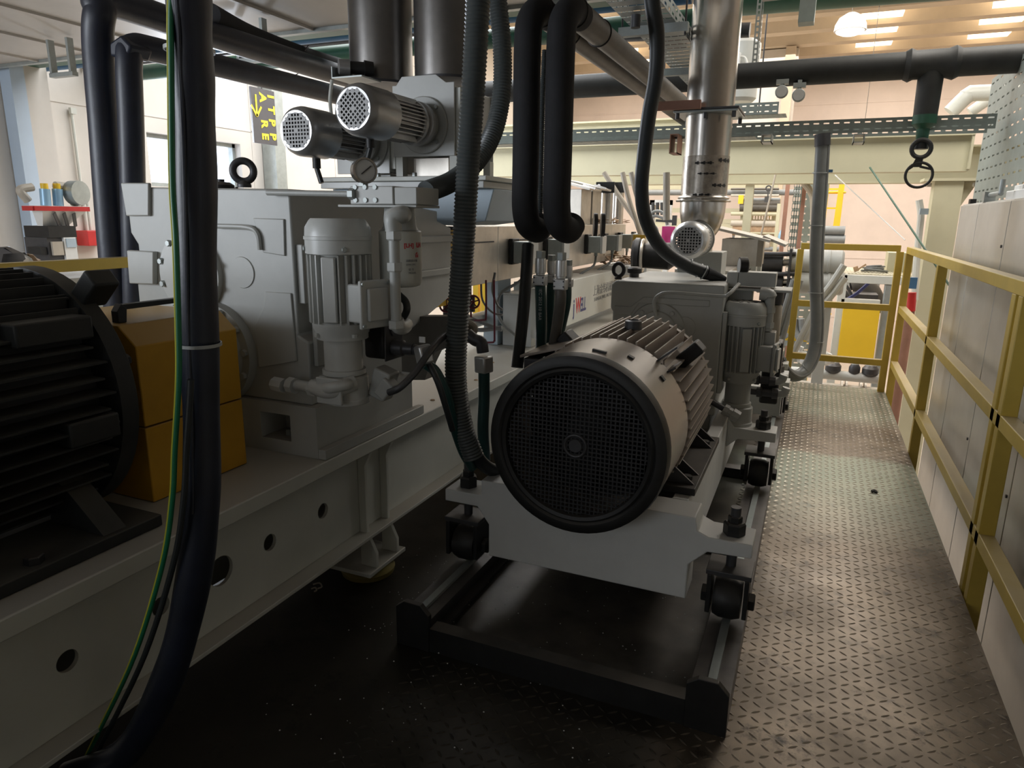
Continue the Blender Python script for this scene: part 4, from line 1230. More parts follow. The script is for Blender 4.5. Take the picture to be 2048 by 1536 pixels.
part('end_shield_lug', MB().bar((LX + 0.19, 1.175, LZ + 0.25), (LX + 0.255, 1.175, LZ + 0.31), 0.07, 0.05, (-0.5, 0, 0.7)), 'motorblack', lm, 0.006)
for k in range(6):
    a = 0.35 + k * PI / 3
    part('bolt', MB().hexnut((LX + 0.285 * math.cos(a), 1.19, LZ + 0.285 * math.sin(a)), (0, 1, 0), 0.015, 0.018), 'motorblack', lm)
part('shoulder_bracket', MB().box((LX + 0.17, 0.93, LZ + 0.17), (LX + 0.29, 1.11, LZ + 0.225)), 'motorblack', lm, 0.006)
part('shoulder_bracket', MB().box((LX + 0.24, 0.99, LZ - 0.07), (LX + 0.335, 1.115, LZ - 0.01)), 'motorblack', lm, 0.006)
part('terminal_box', MB().prism([(LX - 0.14, LZ + 0.26), (LX + 0.16, LZ + 0.26), (LX + 0.16, LZ + 0.32), (LX + 0.10, LZ + 0.37), (LX - 0.14, LZ + 0.37)], 'y', 0.35, 0.98), 'motorblack', lm, 0.006)
for s in (1, -1):
    xa, xb = sorted((LX + s * 0.16, LX + s * 0.385))
    ft = part('foot', MB().box((xa, 0.28, 0.566), (xb, 1.16, 0.596)), 'motorblack', lm, 0.003)
    for yy in (0.36, 0.66, 1.04):
        part('gusset', MB().prism([(LX + s * 0.18, 0.597), (LX + s * 0.37, 0.597), (LX + s * 0.25, 0.70), (LX + s * 0.20, 0.72)], 'y', yy - 0.03, yy + 0.03), 'motorblack', ft)
    part('bolt', MB().hexnut((LX + s * 0.35, 0.86, 0.5965), (0, 0, 1), 0.02, 0.018), 'black', ft)

# orange coupling guard
GXR = -1.615
gd_ = thing('coupling_guard', 'orange-yellow sheet coupling guard between the black motor and left gearbox', 'guard', (LX, 1.4, 0.566))
gpoly = [(LX - 0.245, 0.566), (GXR, 0.566), (GXR, 1.01), (GXR - 0.055, 1.115), (LX - 0.19, 1.115), (LX - 0.245, 1.01)]
zA, zB_ = 0.785, 1.115
part('upper_shell', MB().prism([(LX - 0.245, zA), (GXR, zA), (GXR, 1.005), (GXR - 0.06, 1.058), (LX - 0.19, 1.058), (LX - 0.245, 1.0)], 'y', 1.25, 1.60), 'orange', gd_, 0.003)
part('lower_shell', MB().box((LX - 0.245, 1.25, 0.567), (GXR, 1.60, zA - 0.004)), 'orange', gd_, 0.003)
hx = GXR - 0.10
part('handle', MB().bar((hx, 1.29, 1.10), (hx, 1.50, 1.10), 0.025, 0.014).prism([(1.275, 1.0585), (1.30, 1.0585), (1.305, 1.095), (1.29, 1.11), (1.275, 1.09)], 'x', hx - 0.013, hx + 0.013).prism([(1.495, 1.0585), (1.525, 1.0585), (1.52, 1.09), (1.50, 1.11), (1.49, 1.095)], 'x', hx - 0.013, hx + 0.013), 'black', gd_, 0.002)

# left gearbox
Y0 = 1.75
X1, X0, T1 = -1.505, -2.22, 1.425
gl = thing('gearbox', 'large light grey gearbox casing on the white bed, upper left', 'gearbox', (LX, 1.95, 0.566))
part('housing', MB().prism([(X0, 0.74), (X1 + 0.04, 0.74), (X1 + 0.04, 0.95), (X1, 0.97), (X1, T1), (X0, T1 + 0.01), (X0, 1.28), (X0 + 0.03, 1.24), (X0 + 0.03, 1.13), (X0 + 0.005, 1.10), (X0, 0.95)], 'y', Y0, 2.30), 'grey', gl, 0.006)
bsb = MB()
bx = -1.435
# foot block with a bolt pocket
p0, p1 = at(520, 822, y=Y0 - 0.02), at(583, 886, y=Y0 - 0.02)
bsb.box((X0, Y0 - 0.02, p0.z), (bx, 2.32, 0.74)).box((X0, Y0 - 0.02, 0.566), (bx, 2.32, p1.z + 0.005)).box((X0, Y0 - 0.02, p1.z + 0.005), (p0.x, 2.32, p0.z)).box((p1.x, Y0 - 0.02, p1.z + 0.005), (bx, 2.32, p0.z)).box((p0.x, Y0 + 0.10, p1.z + 0.005), (p1.x, 2.32, p0.z))
part('foot_block', bsb, 'grey', gl)
part('base_step', MB().box((bx + 0.0005, Y0 - 0.02, 0.566), (bx + 0.03, 2.36, 0.60)), 'grey', gl, 0.002)
part('anchor_bolt', MB().hexnut(((p0.x + p1.x) / 2 + 0.01, Y0 + 0.04, p1.z + 0.0055), (0, 0, 1), 0.017, 0.02), 'galv', gl)
part('side_plate', MB().box((X1 + 0.0005, Y0 + 0.012, at(620, 610, y=Y0).z), (X1 + 0.026, Y0 + 0.16, at(620, 490, y=Y0).z)), 'grey', gl, 0.003)
part('side_plate', MB().box((X1 + 0.0405, Y0 + 0.02, at(620, 735, y=Y0).z), (X1 + 0.058, Y0 + 0.16, at(620, 618, y=Y0).z)), 'grey', gl, 0.003)
rp = MB()
def fpt(px, py, yy=Y0):
    q = at(px, py, y=yy)
    return (q.x, q.z)
rp.prism([fpt(508, 436), fpt(570, 438), fpt(572, 512), fpt(528, 505), fpt(520, 470)], 'y', Y0 - 0.006, Y0 + 0.001)
rp.prism([fpt(532, 583), fpt(584, 586), fpt(596, 722), fpt(520, 735), fpt(512, 650), fpt(530, 612)], 'y', Y0 - 0.006, Y0 + 0.001)
part('raised_face', rp, 'grey', gl, 0.003)
rp = MB().prism([fpt(247, 366), fpt(303, 366), fpt(303, 432), fpt(258, 432)], 'y', Y0 - 0.012, Y0 + 0.001)
part('corner_boss', rp, 'grey', gl, 0.004)
rp = MB().prism([fpt(263, 500), fpt(316, 503), fpt(316, 568), fpt(268, 566)], 'y', Y0 - 0.02, Y0 + 0.001)
part('side_boss', rp, 'grey', gl, 0.004)
c = at(385, 548, y=Y0)
bcv = part('bearing_cover', MB().lathe((c.x, Y0 + 0.0005, c.z), (0, -1, 0), [(0, 0.137), (0.018, 0.134), (0.018, 0.115), (0.024, 0.11)], 48), 'greyl', gl)
for k in range(10):
    a = k * 2 * PI / 10 + 0.3
    part('bolt', MB().hexnut((c.x + 0.124 * math.cos(a), Y0 - 0.0175, c.z + 0.124 * math.sin(a)), (0, -1, 0), 0.011, 0.012), 'galv', bcv)
c = at(485, 545, y=Y0)
part('blank_cover', MB().lathe((c.x, Y0 + 0.0005, c.z), (0, -1, 0), [(0, 0.052), (0.004, 0.05)], 36), 'grey', gl)
fl2 = part('input_flange', MB().lathe((LX, Y0 + 0.0005, 0.885), (0, -1, 0), [(0, 0.175), (0.03, 0.170), (0.03, 0.14), (0.045, 0.135), (0.045, 0.10), (0.148, 0.09)], 60), 'grey', gl)
for k in range(12):
    a = k * PI / 6 + 0.1
    part('bolt', MB().hexnut((LX + 0.155 * math.cos(a), Y0 - 0.0295, 0.885 + 0.155 * math.sin(a)), (0, -1, 0), 0.012, 0.012), 'grey', fl2)
zq = at(560, 388, y=Y0).z
part('lube_pipe', MB().tube([at(535, 385, y=Y0 - 0.02), at(700, 388, y=Y0 - 0.02)], 0.009, 12), 'grey', gl)
part('pipe_nut', MB().hexnut(at(700, 388, y=Y0 - 0.02), (1, 0, 0), 0.017, 0.02), 'galv', gl)
part('side_tube', MB().tube(smooth([fpt_ for fpt_ in (at(433, 452, y=Y0 - 0.012), at(495, 455, y=Y0 - 0.012), at(515, 468, y=Y0 - 0.012), at(520, 500, y=Y0 - 0.012))], 5), 0.008, 10), 'grey', gl)
# thrust housing behind the gearbox
th = MB().prism([(2.321, 0.90), (2.45, 0.90), (2.78, 1.0), (2.78, 1.30), (2.66, 1.33), (2.66, 1.37), (2.321, 1.40)], 'x', -2.18, -1.50)
th.prism([(2.35, 1.10), (2.77, 1.10), (2.77, 1.13), (2.35, 1.13)], 'x', -1.50, -1.485).prism([(2.35, 1.24), (2.77, 1.24), (2.77, 1.27), (2.35, 1.27)], 'x', -1.50, -1.485)
part('thrust_housing', th, 'greyl', gl, 0.005)
e = at(488, 362, y=1.86)
eyebolt('dark blue-grey eye bolt standing on top of the large left gearbox', (e.x, 1.86, T1 + 0.011), 0.033, 0.012, 'dark', (-0.75, 1, 0))
e = at(442, 362, y=1.95)
t = thing('filler_cap', 'black filler cap on the large left gearbox, left of the eye bolt', 'cap', (e.x, 1.95, T1 + 0.011))
part('cap', MB().lathe((e.x, 1.95, T1 + 0.011), (0, 0, 1), [(0, 0.045), (0.012, 0.045), (0.022, 0.03), (0.024, 0.01)], 20), 'black', t)
part('knob', MB().lathe((e.x, 1.95, T1 + 0.0355), (0, 0, 1), [(0, 0.012), (0.008, 0.012)], 14), 'black', t)

# manifold
mY = 1.73
z0, z1 = at(770, 409, y=mY).z, at(770, 374, y=mY).z
xa, xm, xb = at(700, 390, y=mY).x, at(786, 390, y=mY).x, at(832, 390, y=mY).x
ma = thing('oil_manifold', 'grey bolted oil manifold reaching right from the top of the left gearbox', 'manifold', (xm, mY, z0))
mp = part('block', MB().box((xa, mY, z0), (xm, mY + 0.16, z1 + 0.003)), 'greyl', ma, 0.003)
for i in range(3):
    for j in (0, 1):
        part('screw', MB().cyl((xa + 0.02 + i * 0.034, mY - 0.004, z0 + 0.012 + j * 0.036), (xa + 0.02 + i * 0.034, mY + 0.001, z0 + 0.012 + j * 0.036), 0.007, n=12), 'galv', mp)
part('block', MB().box((xm + 0.0005, mY + 0.004, z0), (xb, mY + 0.13, z1)), 'grey', ma, 0.003)
part('bottom_plate', MB().box((xa - 0.05, mY + 0.006, z0 - 0.008), (xb - 0.003, mY + 0.14, z0 - 0.0005)), 'grey', ma, 0.002)
g_ = at(726, 342, y=mY + 0.05)
gt = thing('pressure_gauge', 'round steel pressure gauge standing on the left oil manifold', 'gauge', (g_.x, mY + 0.05, z1 + 0.0035))
ax = Vector((0.80, -0.6, 0)).normalized()
gc = Vector(g_) - ax * 0.02
part('casing', MB().lathe(gc, ax, [(0, 0.030), (0.004, 0.034), (0.03, 0.034), (0.034, 0.037), (0.042, 0.037), (0.044, 0.032), (0.038, 0.031)], 36), 'steel', gt)
part('dial', MB().lathe(gc + ax * 0.039, ax, [(0, 0.031), (0.001, 0.031)], 30), 'glassface', gt)
nd = ax.cross(Vector((0, 0, 1))).normalized()
part('needle', MB().bar(gc + ax * 0.042 + nd * 0.012 + Vector((0, 0, -0.010)), gc + ax * 0.042 - nd * 0.018 + Vector((0, 0, 0.014)), 0.003, 0.002, ax), 'ink', gt)
part('stem', MB().cyl((g_.x, mY + 0.05, z1 + 0.0035), (g_.x, mY + 0.05, g_.z - 0.03), 0.010, n=10).hexnut((g_.x, mY + 0.05, z1 + 0.004), (0, 0, 1), 0.015, 0.012), 'galv', gt)

# pump unit
pu = pump_unit('large grey vertical oil pump motor in front of the left gearbox side', -1.292, 1.70, at(680, 437, y=1.70).z, at(700, 803, y=1.70).z, 0.096, (0.97, -0.25, 0), 0.10, 'greyl')
zp = at(690, 775, y=1.6).z
pa = [at(560, 768, y=1.70), at(595, 770, y=1.69), at(640, 778, y=1.64), at(660, 776, y=1.60), at(690, 770, y=1.62), at(700, 768, y=1.66)]
part('suction_pipe', MB().tube(smooth(pa, 5), 0.017, 14), 'greyl', pu)
for (px, py, rr, L_) in ((548, 767, 0.024, 0.05), (578, 769, 0.026, 0.03), (622, 775, 0.027, 0.035)):
    q = at(px, py, y=1.69 if px < 600 else 1.655)
    part('pipe_union', MB().lathe(q, (1, -0.12, -0.03), [(0, rr * 0.9), (0.003, rr), (L_, rr)], 8), 'greyl', pu)
q = at(648, 780, y=1.62)
part('pipe_elbow', MB().tube(smooth([q - Vector((0.05, -0.02, 0)), q, q + Vector((0.04, 0.0, 0.006)), q + Vector((0.075, 0.05, 0.02))], 5), 0.025, 14), 'greyl', pu)
q = at(683, 780, y=1.60)
part('name_lug', MB().box((-1.33, 1.61, 0.80), (-1.24, 1.62, 0.88)), 'greyl', pu, 0.003)
q = at(770, 775, y=1.72)
part('valve_block', MB().bar(q + Vector((-0.04, 0.03, -0.04)), q + Vector((-0.01, 0.03, 0.05)), 0.06, 0.06, (1, 0, 0)).bar(q + Vector((-0.02, 0.01, -0.03)), q + Vector((0.02, 0.01, 0.02)), 0.045, 0.045, (1, 0, 0)), 'grey', pu, 0.006)
rt = [at(778, 785, y=1.70), at(800, 775, y=1.70), at(830, 745, y=1.74), at(858, 705, y=1.80), at(885, 675, y=1.9), at(915, 660, y=2.0)]
solo('return_hose', MB().tube(smooth(rt, 6), 0.011, 12), 'dark', 'thin grey hose curving up from the left pump toward the corrugated hose', 'hose')

# plate cooler with fittings
oc = thing('oil_cooler', 'dark plate oil cooler right of the left pump, with blackened fittings', 'oil cooler', at(745, 715, y=1.82))
a, b = at(728, 716, y=1.80), at(768, 640, y=1.80)
part('plate_pack', MB().box((a.x, 1.80, a.z), (b.x, 1.89, b.z)), 'black', oc, 0.012)
part('front_rim', MB().box((b.x + 0.0005, 1.795, a.z - 0.004), (b.x + 0.006, 1.895, b.z + 0.004)), 'dark', oc, 0.003)
q = at(770, 693, y=1.84)
part('lower_fitting', MB().lathe(q, (1, 0.1, -0.02), [(0, 0.018), (0.02, 0.018), (0.022, 0.024), (0.04, 0.026), (0.065, 0.026), (0.07, 0.02), (0.10, 0.019)], 12), 'dark', oc)
fe = [at(815, 698, y=1.85), at(832, 700, y=1.85), at(843, 706, y=1.84), at(850, 716, y=1.83)]
part('hose_elbow', MB().tube(smooth(fe, 5), 0.017, 12), 'dark', oc)
q = at(770, 660, y=1.84)
part('upper_fitting', MB().cyl(q, q + Vector((0.035, 0, 0)), 0.016, n=12), 'dark', oc)

# filter and riser pipe
fcx, fr = -1.10, 0.064
fc0 = at(800, 462, y=1.83)
fz0, fz1 = at(812, 577, y=1.78).z, at(812, 461, y=1.83).z
of = thing('oil_filter', 'white oil filter canister with red logo under the left oil manifold', 'oil filter', (fc0.x, 1.83, fz0))
part('head', MB().lathe((fc0.x, 1.83, z0 - 0.009), (0, 0, -1), [(0, 0.045), (z0 - 0.009 - fz1 - 0.012, 0.05), (z0 - 0.009 - fz1 - 0.001, 0.056)], 28), 'grey', of)
part('canister', MB().lathe((fc0.x, 1.83, fz1), (0, 0, -1), [(0, fr - 0.004), (0.004, fr), (0.010, fr), (fz1 - fz0 - 0.015, fr), (fz1 - fz0 - 0.004, fr - 0.006), (fz1 - fz0, fr - 0.02)], 44), 'white', of)
def ctext(name, body, size, m, ang, z, bold=0.0):
    """lettering wrapped round the canister, starting at angle ang (0 = towards -Y)"""
    cu = bpy.data.curves.new(name, 'FONT')
    cu.body = body; cu.size = size; cu.offset = bold; cu.extrude = 0.0003
    tmp = bpy.data.objects.new(name + '_c', cu); C.objects.link(tmp)
    me = bpy.data.meshes.new_from_object(tmp.evaluated_get(bpy.context.evaluated_depsgraph_get()))
    bpy.data.objects.remove(tmp)
    for v in me.vertices:
        a = ang + v.co.x / fr
        R = fr + 0.0008 + v.co.z
        v.co = Vector((R * math.sin(a), -R * math.cos(a), v.co.y + z - fz0))
    me.materials.clear(); me.materials.append(M[m])
    o = bpy.data.objects.new(name, me); C.objects.link(o); o.parent = of
    return o
LZ0 = fz1 - 0.048
ctext('logo_square', '[LH]', 0.017, 'redink', 0.72, LZ0, 0.0004)
ctext('brand_lettering', 'LH', 0.019, 'redink', 1.38, LZ0, 0.0009)
ctext('brand_lettering', '合', 0.016, 'redink', 1.28, LZ0 - 0.028, 0.0005)
ctext('small_lettering', '高精度过滤', 0.008, 'inkgrey', 0.80, LZ0 - 0.042)
ctext('small_lettering', 'SPIN-ON', 0.008, 'inkgrey', 0.80, LZ0 - 0.053)
ctext('small_lettering', '型 号', 0.008, 'inkgrey', 0.92, LZ0 - 0.068)
ctext('small_lettering', 'MODEL', 0.008, 'inkgrey', 0.92, LZ0 - 0.078)
rz = [at(787, y_, y=1.70) for y_ in (440, 650)]
rp = thing('riser_pipe', 'grey vertical pipe with two union nuts in front of the white oil filter', 'pipe', rz[1])
part('elbow', MB().tube(smooth([(fc0.x + 0.02, 1.76, rz[0].z + 0.012), (rz[0].x + 0.02, 1.72, rz[0].z + 0.016), (rz[0].x, 1.70, rz[0].z + 0.005), (rz[0].x, 1.70, rz[0].z - 0.03)], 5), [0.024] * 16, 16), 'grey', rp)
part('tube', MB().cyl((rz[0].x, 1.70, rz[0].z - 0.02), (rz[0].x, 1.70, rz[1].z), 0.0155, n=16), 'grey', rp)
for py in (462, 525, 640):
    q = at(787, py, y=1.70)
    part('union_nut', MB().hexnut((rz[0].x, 1.70, q.z), (0, 0, -1), 0.024, 0.026), 'greyl', rp)
q = at(792, 660, y=1.70)
part('lower_elbow', MB().tube(smooth([(rz[0].x, 1.70, q.z + 0.03), (rz[0].x, 1.71, q.z + 0.01), (rz[0].x - 0.01, 1.75, q.z), (rz[0].x - 0.03, 1.80, q.z)], 5), 0.022, 14), 'greyl', rp)
lp_ = MB().tube(smooth([at(798, 590, y=1.76), at(812, 605, y=1.76), at(812, 625, y=1.76), at(795, 640, y=1.80), at(745, 637, y=1.86)], 6), 0.011, 12)
solo('cable_loop', lp_, 'rubber', 'black cable looping behind the terminal box of the left pump', 'cable')

# arched bracket behind
ab = MB()
pts = [fpt(800, 633, 2.5), fpt(905, 633, 2.5), fpt(935, 640, 2.5), fpt(935, 680, 2.5), fpt(900, 690, 2.5), fpt(870, 705, 2.5), fpt(858, 730, 2.5), fpt(850, 760, 2.5), fpt(810, 760, 2.5), fpt(770, 760, 2.5), fpt(770, 640, 2.5)]
ab.prism(pts, 'y', 2.5, 2.56)
solo('saddle_bracket', ab, 'clad', 'dusty arched steel bracket supporting the barrel behind the left oil pump', 'bracket')

# ================================================================ twin feeders on the left machine
FY = 3.0
zc1, zc2 = at(765, 165, y=FY - 0.1).z, at(900, 156, y=FY - 0.1).z
CX1, CX2, RC = -1.985, -1.632, 0.147
for cx, z_, lab in ((CX1, zc1, 'left round stained steel hopper duct above the twin gear motors'), (CX2, zc2, 'right round stained steel hopper duct above the twin gear motors')):
    t = thing('hopper_duct', lab, 'duct', (cx, FY, z_))
    part('tube', MB().lathe((cx, FY, z_ + 0.012), (0, 0, 1), [(0, RC), (2.40 - z_ - 0.012, RC)], 48), 'steeld', t)
    part('bottom_flange', MB().lathe((cx, FY, z_), (0, 0, 1), [(0, RC + 0.012), (0.011, RC + 0.012)], 48), 'dark', t)
pl = thing('ceiling_flange', 'steel sheet flange with bolts where the left duct passes the mezzanine', 'flange', (CX1, FY, 2.36))
part('sheet', MB().box((CX1 - 0.30, FY - 0.28, 2.36), (CX1 + 0.165, FY + 0.28, 2.366)), 'galv', pl) if False else part('sheet', MB().lathe((CX1, FY, 2.36), (0, 0, 1), [(0, RC + 0.001), (0, RC + 0.14), (0.006, RC + 0.14), (0.006, RC + 0.001)], 4, cap=False), 'galv', pl)
for k in range(4):
    a = k * PI / 2 + 0.5
    part('bolt', MB().hexnut((CX1 + 0.235 * math.cos(a), FY + 0.235 * math.sin(a), 2.3595), (0, 0, -1), 0.011, 0.022), 'dark', pl)

def feeder(label, x0, x1, z0, z1, tab=True):
    t = thing('rotary_feeder', label, 'feeder', ((x0 + x1) / 2, FY, z0))
    part('front_plate', MB().prism([(x0, z0), (x1, z0), (x1, z1), (x1 - 0.04, z1), (x1 - 0.09, z1 + 0.035), (x0 + 0.05, z1 + 0.035), (x0 + 0.02, z1), (x0, z1)] if tab else [(x0, z0), (x1, z0), (x1, z1), (x0, z1)], 'y', 2.80, 2.81), 'greyl', t, 0.002)
    part('body', MB().box((x0 + 0.012, 2.8105, z0 + 0.01), (x1 - 0.012, 3.19, z1 - 0.005)), 'greyl', t, 0.003)
    part('side_flange', MB().box((x1 - 0.0115, 2.815, z0 + 0.02), (x1 + 0.022, 2.90, z1 - 0.02)), 'white', t, 0.002)
    part('back_plate', MB().box((x0, 3.1905, z0), (x1, 3.20, z1)), 'greyl', t, 0.002)
    return t
zAt, zAb = at(840, 168, y=2.8).z, at(840, 313, y=2.8).z
feeder('grey rotary feeder box behind the upper right gear motor', -1.80, -1.49, zAb, zc2 - 0.001 if False else zAt)
zBt, zBb = zAt - 0.075, at(735, 352, y=2.8).z
feeder('grey rotary feeder box behind the lower left gear motor', -2.115, -1.825, zBb + 0.01, zBt, False)
fA = at(706, 217, x=-1.640)
gearmotor('upper aluminium gear motor of the twin feeders, diamond pattern fan cover', fA, 2.799, 0.096, 0.120, True, 'alu', 'grey')
fB = at(592, 261, x=-1.945)
gearmotor('lower left aluminium gear motor of the twin feeders, square pattern fan cover', fB, 2.799, 0.096, 0.120, False, 'alu', 'grey')
for (f_, px, py, px2, py2, lab) in ((fA, 740, 280, 735, 318, 'black cable hanging from the upper gear motor to behind the gauge'), (fB, 633, 322, 643, 366, 'black cable hanging from the lower left gear motor')):
    a, b = at(px, py, y=f_.y + 0.16), at(px2, py2, y=f_.y + 0.16)
    t = thing('motor_cable', lab, 'cable', b)
    part('gland', MB().cyl((a.x, a.y, f_.z - 0.088), (a.x, a.y, a.z - 0.03), 0.017, n=12), 'black', t)
    part('cord', MB().tube([(a.x, a.y, a.z - 0.03), b], 0.011, 10), 'rubber', t)
# support frame and ducts below
z36 = at(820, 356, y=2.85).z
fs = thing('feeder_stand', 'white steel stand and plate under the twin rotary feeders', 'stand', (-1.8, FY, z36 - 0.02))
part('plate', MB().box((-2.17, 2.72, z36 - 0.02), (-1.30, 3.28, z36)), 'white', fs, 0.003)
part('plate', MB().box((-2.17, 2.74, z36 - 0.05), (-1.32, 3.26, z36 - 0.0205)), 'greyl', fs, 0.003)
for x in (-1.79, -1.515):
    part('leg', MB().box((x, 2.80, z36 + 0.0005), (x + 0.035, 2.84, zAb - 0.0005)), 'white', fs)
for x in (-1.79, -1.515):
    part('leg', MB().box((x, 3.14, z36 + 0.0005), (x + 0.035, 3.18, zAb - 0.0005)), 'white', fs)
for x in (-1.98, -1.85, -1.66):
    part('bolt', MB().hexnut((x, 2.745, z36 + 0.0005), (0, 0, 1), 0.012, 0.016), 'galv', fs)
part('inlet_duct', MB().box((-1.735, 2.86, z36 + 0.0005), (-1.55, 3.12, zAb - 0.0005)), 'steelw', fs, 0.003)
part('inlet_duct', MB().box((-2.08, 2.86, z36 + 0.0005), (-1.86, 3.12, zBb + 0.0095)), 'greyl', fs, 0.003)
bh = MB().prism([(-2.05, 1.31), (-1.50, 1.31), (-1.34, 1.33), (-1.30, z36 - 0.051), (-2.15, z36 - 0.051)], 'y', 2.80, 3.25)
solo('feed_throat', bh, 'bluegrey', 'blue-grey feed throat housing under the white feeder stand', 'housing', bev=0.004)
wr = MB().cyl((-1.30, 3.0, z36 + 0.03), (-1.22, 3.3, z36 - 0.02), 0.03)
# small actuator on a bracket
sa = at(676, 133, y=2.72)
t = thing('level_sensor', 'small grey round sensor motor on a bracket left of the hopper ducts', 'sensor', sa)
part('cap', MB().lathe(sa, (0.75, 0.66, 0), [(0, 0.025), (0.004, 0.032), (0.05, 0.033)], 24), 'alu', t)
part('body', MB().lathe(sa + Vector((0.0405, 0.036, 0)), (0.75, 0.66, 0), [(0, 0.027), (0.06, 0.027), (0.06, 0.035), (0.10, 0.03)], 16), 'black', t)
part('bracket', MB().box((sa.x - 0.03, sa.y - 0.01, sa.z - 0.05), (sa.x + 0.13, sa.y + 0.14, sa.z - 0.044)).box((sa.x - 0.03, sa.y - 0.01, sa.z - 0.044), (sa.x - 0.026, sa.y + 0.14, sa.z + 0.0)), 'galv', t)
part('sensor_tube', MB().tube(smooth([at(664, 160, y=2.74), at(660, 200, y=2.74), at(664, 240, y=2.8)], 5), 0.008, 10), 'pvc', t)

# ================================================================ barrel cover of the left machine
XS = -1.62
ycs = [at(px, 500, x=XS).y for px in (898, 913, 996, 1115, 1190, 1226, 1262)]
zT, zBt_ = 1.30, 1.0
ypg = (2.95, ycs[1] + 0.02)
pg = thing('perforated_guard', 'yellow perforated sheet guard on the left barrel, behind the corrugated hose', 'guard', (XS, 3.0, 0.95))
g = MB().holed((XS, 2.80, 0.98), (0, 1, 0), (0, 0, 1), 11, 13, 0.032, 0.0235, 0.020, 0.009, 0.003)
part('sheet', g, 'yellow', pg)
part('inner_box', MB().box((-2.1, 2.82, 0.98), (XS - 0.03, 3.15, 1.285)), 'dark', pg)
part('bottom_strip', MB().box((XS - 0.004, 2.80, 0.93), (XS + 0.001, 3.152, 0.979)), 'yellow', pg)
hc = thing('heater_cover', 'long brushed steel heater cover of the left barrel, in several sections', 'cover', (-1.86, 4.5, 1.0))
yy = [3.17, at(996, 500, x=XS).y, at(1105, 500, x=XS).y, at(1187, 500, x=XS).y, at(1222, 500, x=XS).y, 6.35]
for i in range(5):
    s = part('cover_section', MB().box((-2.10, yy[i] + 0.002, zBt_), (XS, yy[i + 1] - 0.002, zT)), 'steelw', hc, 0.003)
    ym = (yy[i] + yy[i + 1]) / 2
    part('louvre_slot', MB().box((XS + 0.0002, ym - 0.13, zT - 0.085), (XS + 0.004, ym + 0.13, zT - 0.077)), 'dark', s)
xj = XS
for k, px in enumerate((1024, 1092, 1172, 1206, 1236, 1262)):
    y_ = at(px, 505, x=xj).y
    zc_ = 1.155
    t = thing('terminal_box', 'grey heater terminal box on the left barrel cover, ' + ['nearest one', 'half hidden beside the insulated pipes', 'third from the left', 'fourth from the left', 'second from the far end', 'at the far end'][k], 'box', (xj, y_, zc_ - 0.09), 'terminal boxes on the barrel cover')
    part('socket', MB().box((xj + 0.0045, y_ - 0.06, zc_ - 0.07), (xj + 0.03, y_ + 0.04, zc_ + 0.075)), 'black', t, 0.004)
    part('housing', MB().box((xj + 0.031, y_ - 0.055, zc_ - 0.06), (xj + 0.125, y_ + 0.045, zc_ + 0.06)), 'galv', t, 0.004)
    part('lid', MB().box((xj + 0.1255, y_ - 0.06, zc_ - 0.065), (xj + 0.145, y_ + 0.05, zc_ + 0.065)), 'greyl', t, 0.003)
    part('cable_gland', MB().cyl((xj + 0.08, y_, zc_ - 0.085), (xj + 0.08, y_, zc_ - 0.0605), 0.014, n=10), 'galv', t)
    cb = smooth([(xj + 0.08, y_, zc_ - 0.085), (xj + 0.07, y_ - 0.03, zc_ - 0.16), (xj - 0.02, y_ - 0.12, zc_ - 0.24), (xj - 0.03, y_ - 0.10, zc_ - 0.38), (xj + 0.03, y_ + 0.02, zc_ - 0.50)], 6)
    solo('flexible_conduit', MB().tube(cb, 0.009, 8), 'cable', 'grey flexible conduit hanging from a terminal box, ' + ['the nearest box', 'second box', 'third box', 'fourth box', 'fifth box', 'the farthest box'][k], 'conduit', 'conduits under the barrel cover')
for i, (px, py) in enumerate(((1145, 440), (1168, 440))):
    c = at(px - 3, py, x=-1.78)
    t = thing('vent_hood', 'pale steel vent hood with tilted lid on the left barrel cover, ' + ['nearer one', 'farther one'][i], 'hood', (c.x, c.y, zT + 0.001))
    zt_ = at(px, 378, y=c.y).z
    part('box', MB().box((c.x - 0.10, c.y, zT + 0.001), (c.x + 0.08, c.y + 0.25, zt_)), 'steelw', t, 0.003)
    part('tilted_lid', MB().prism([(c.x - 0.14, zt_ + 0.06), (c.x + 0.15, zt_ - 0.01), (c.x + 0.154, zt_ + 0.004), (c.x - 0.136, zt_ + 0.074)], 'y', c.y - 0.03, c.y + 0.28), 'steelw', t)
    part('hinge_bar', MB().bar((c.x + 0.10, c.y - 0.035, zt_ + 0.028), (c.x + 0.20, c.y - 0.035, zt_ + 0.0), 0.014, 0.014), 'steel', t)
for i, px in enumerate((1212, 1240)):
    c = at(px - 6 * i, 435, x=-1.70)
    t = thing('vent_cylinder', 'dark topped steel vent cylinder on the barrel, ' + ['left one', 'right one'][i] + ' near brown debris', 'cylinder', (c.x, c.y, zT + 0.001))
    zt_ = at(px, 372, y=c.y).z
    part('barrel', MB().cyl((c.x, c.y, zT + 0.001), (c.x, c.y, zt_), 0.055), 'steel', t)
    part('cap_plate', MB().box((c.x - 0.08, c.y - 0.07, zt_ - 0.06), (c.x + 0.08, c.y - 0.057, zt_ + 0.03)), 'black', t)
    part('stud', MB().cyl((c.x - 0.05, c.y - 0.085, zt_), (c.x - 0.05, c.y - 0.0705, zt_), 0.014, n=10), 'steel', t)
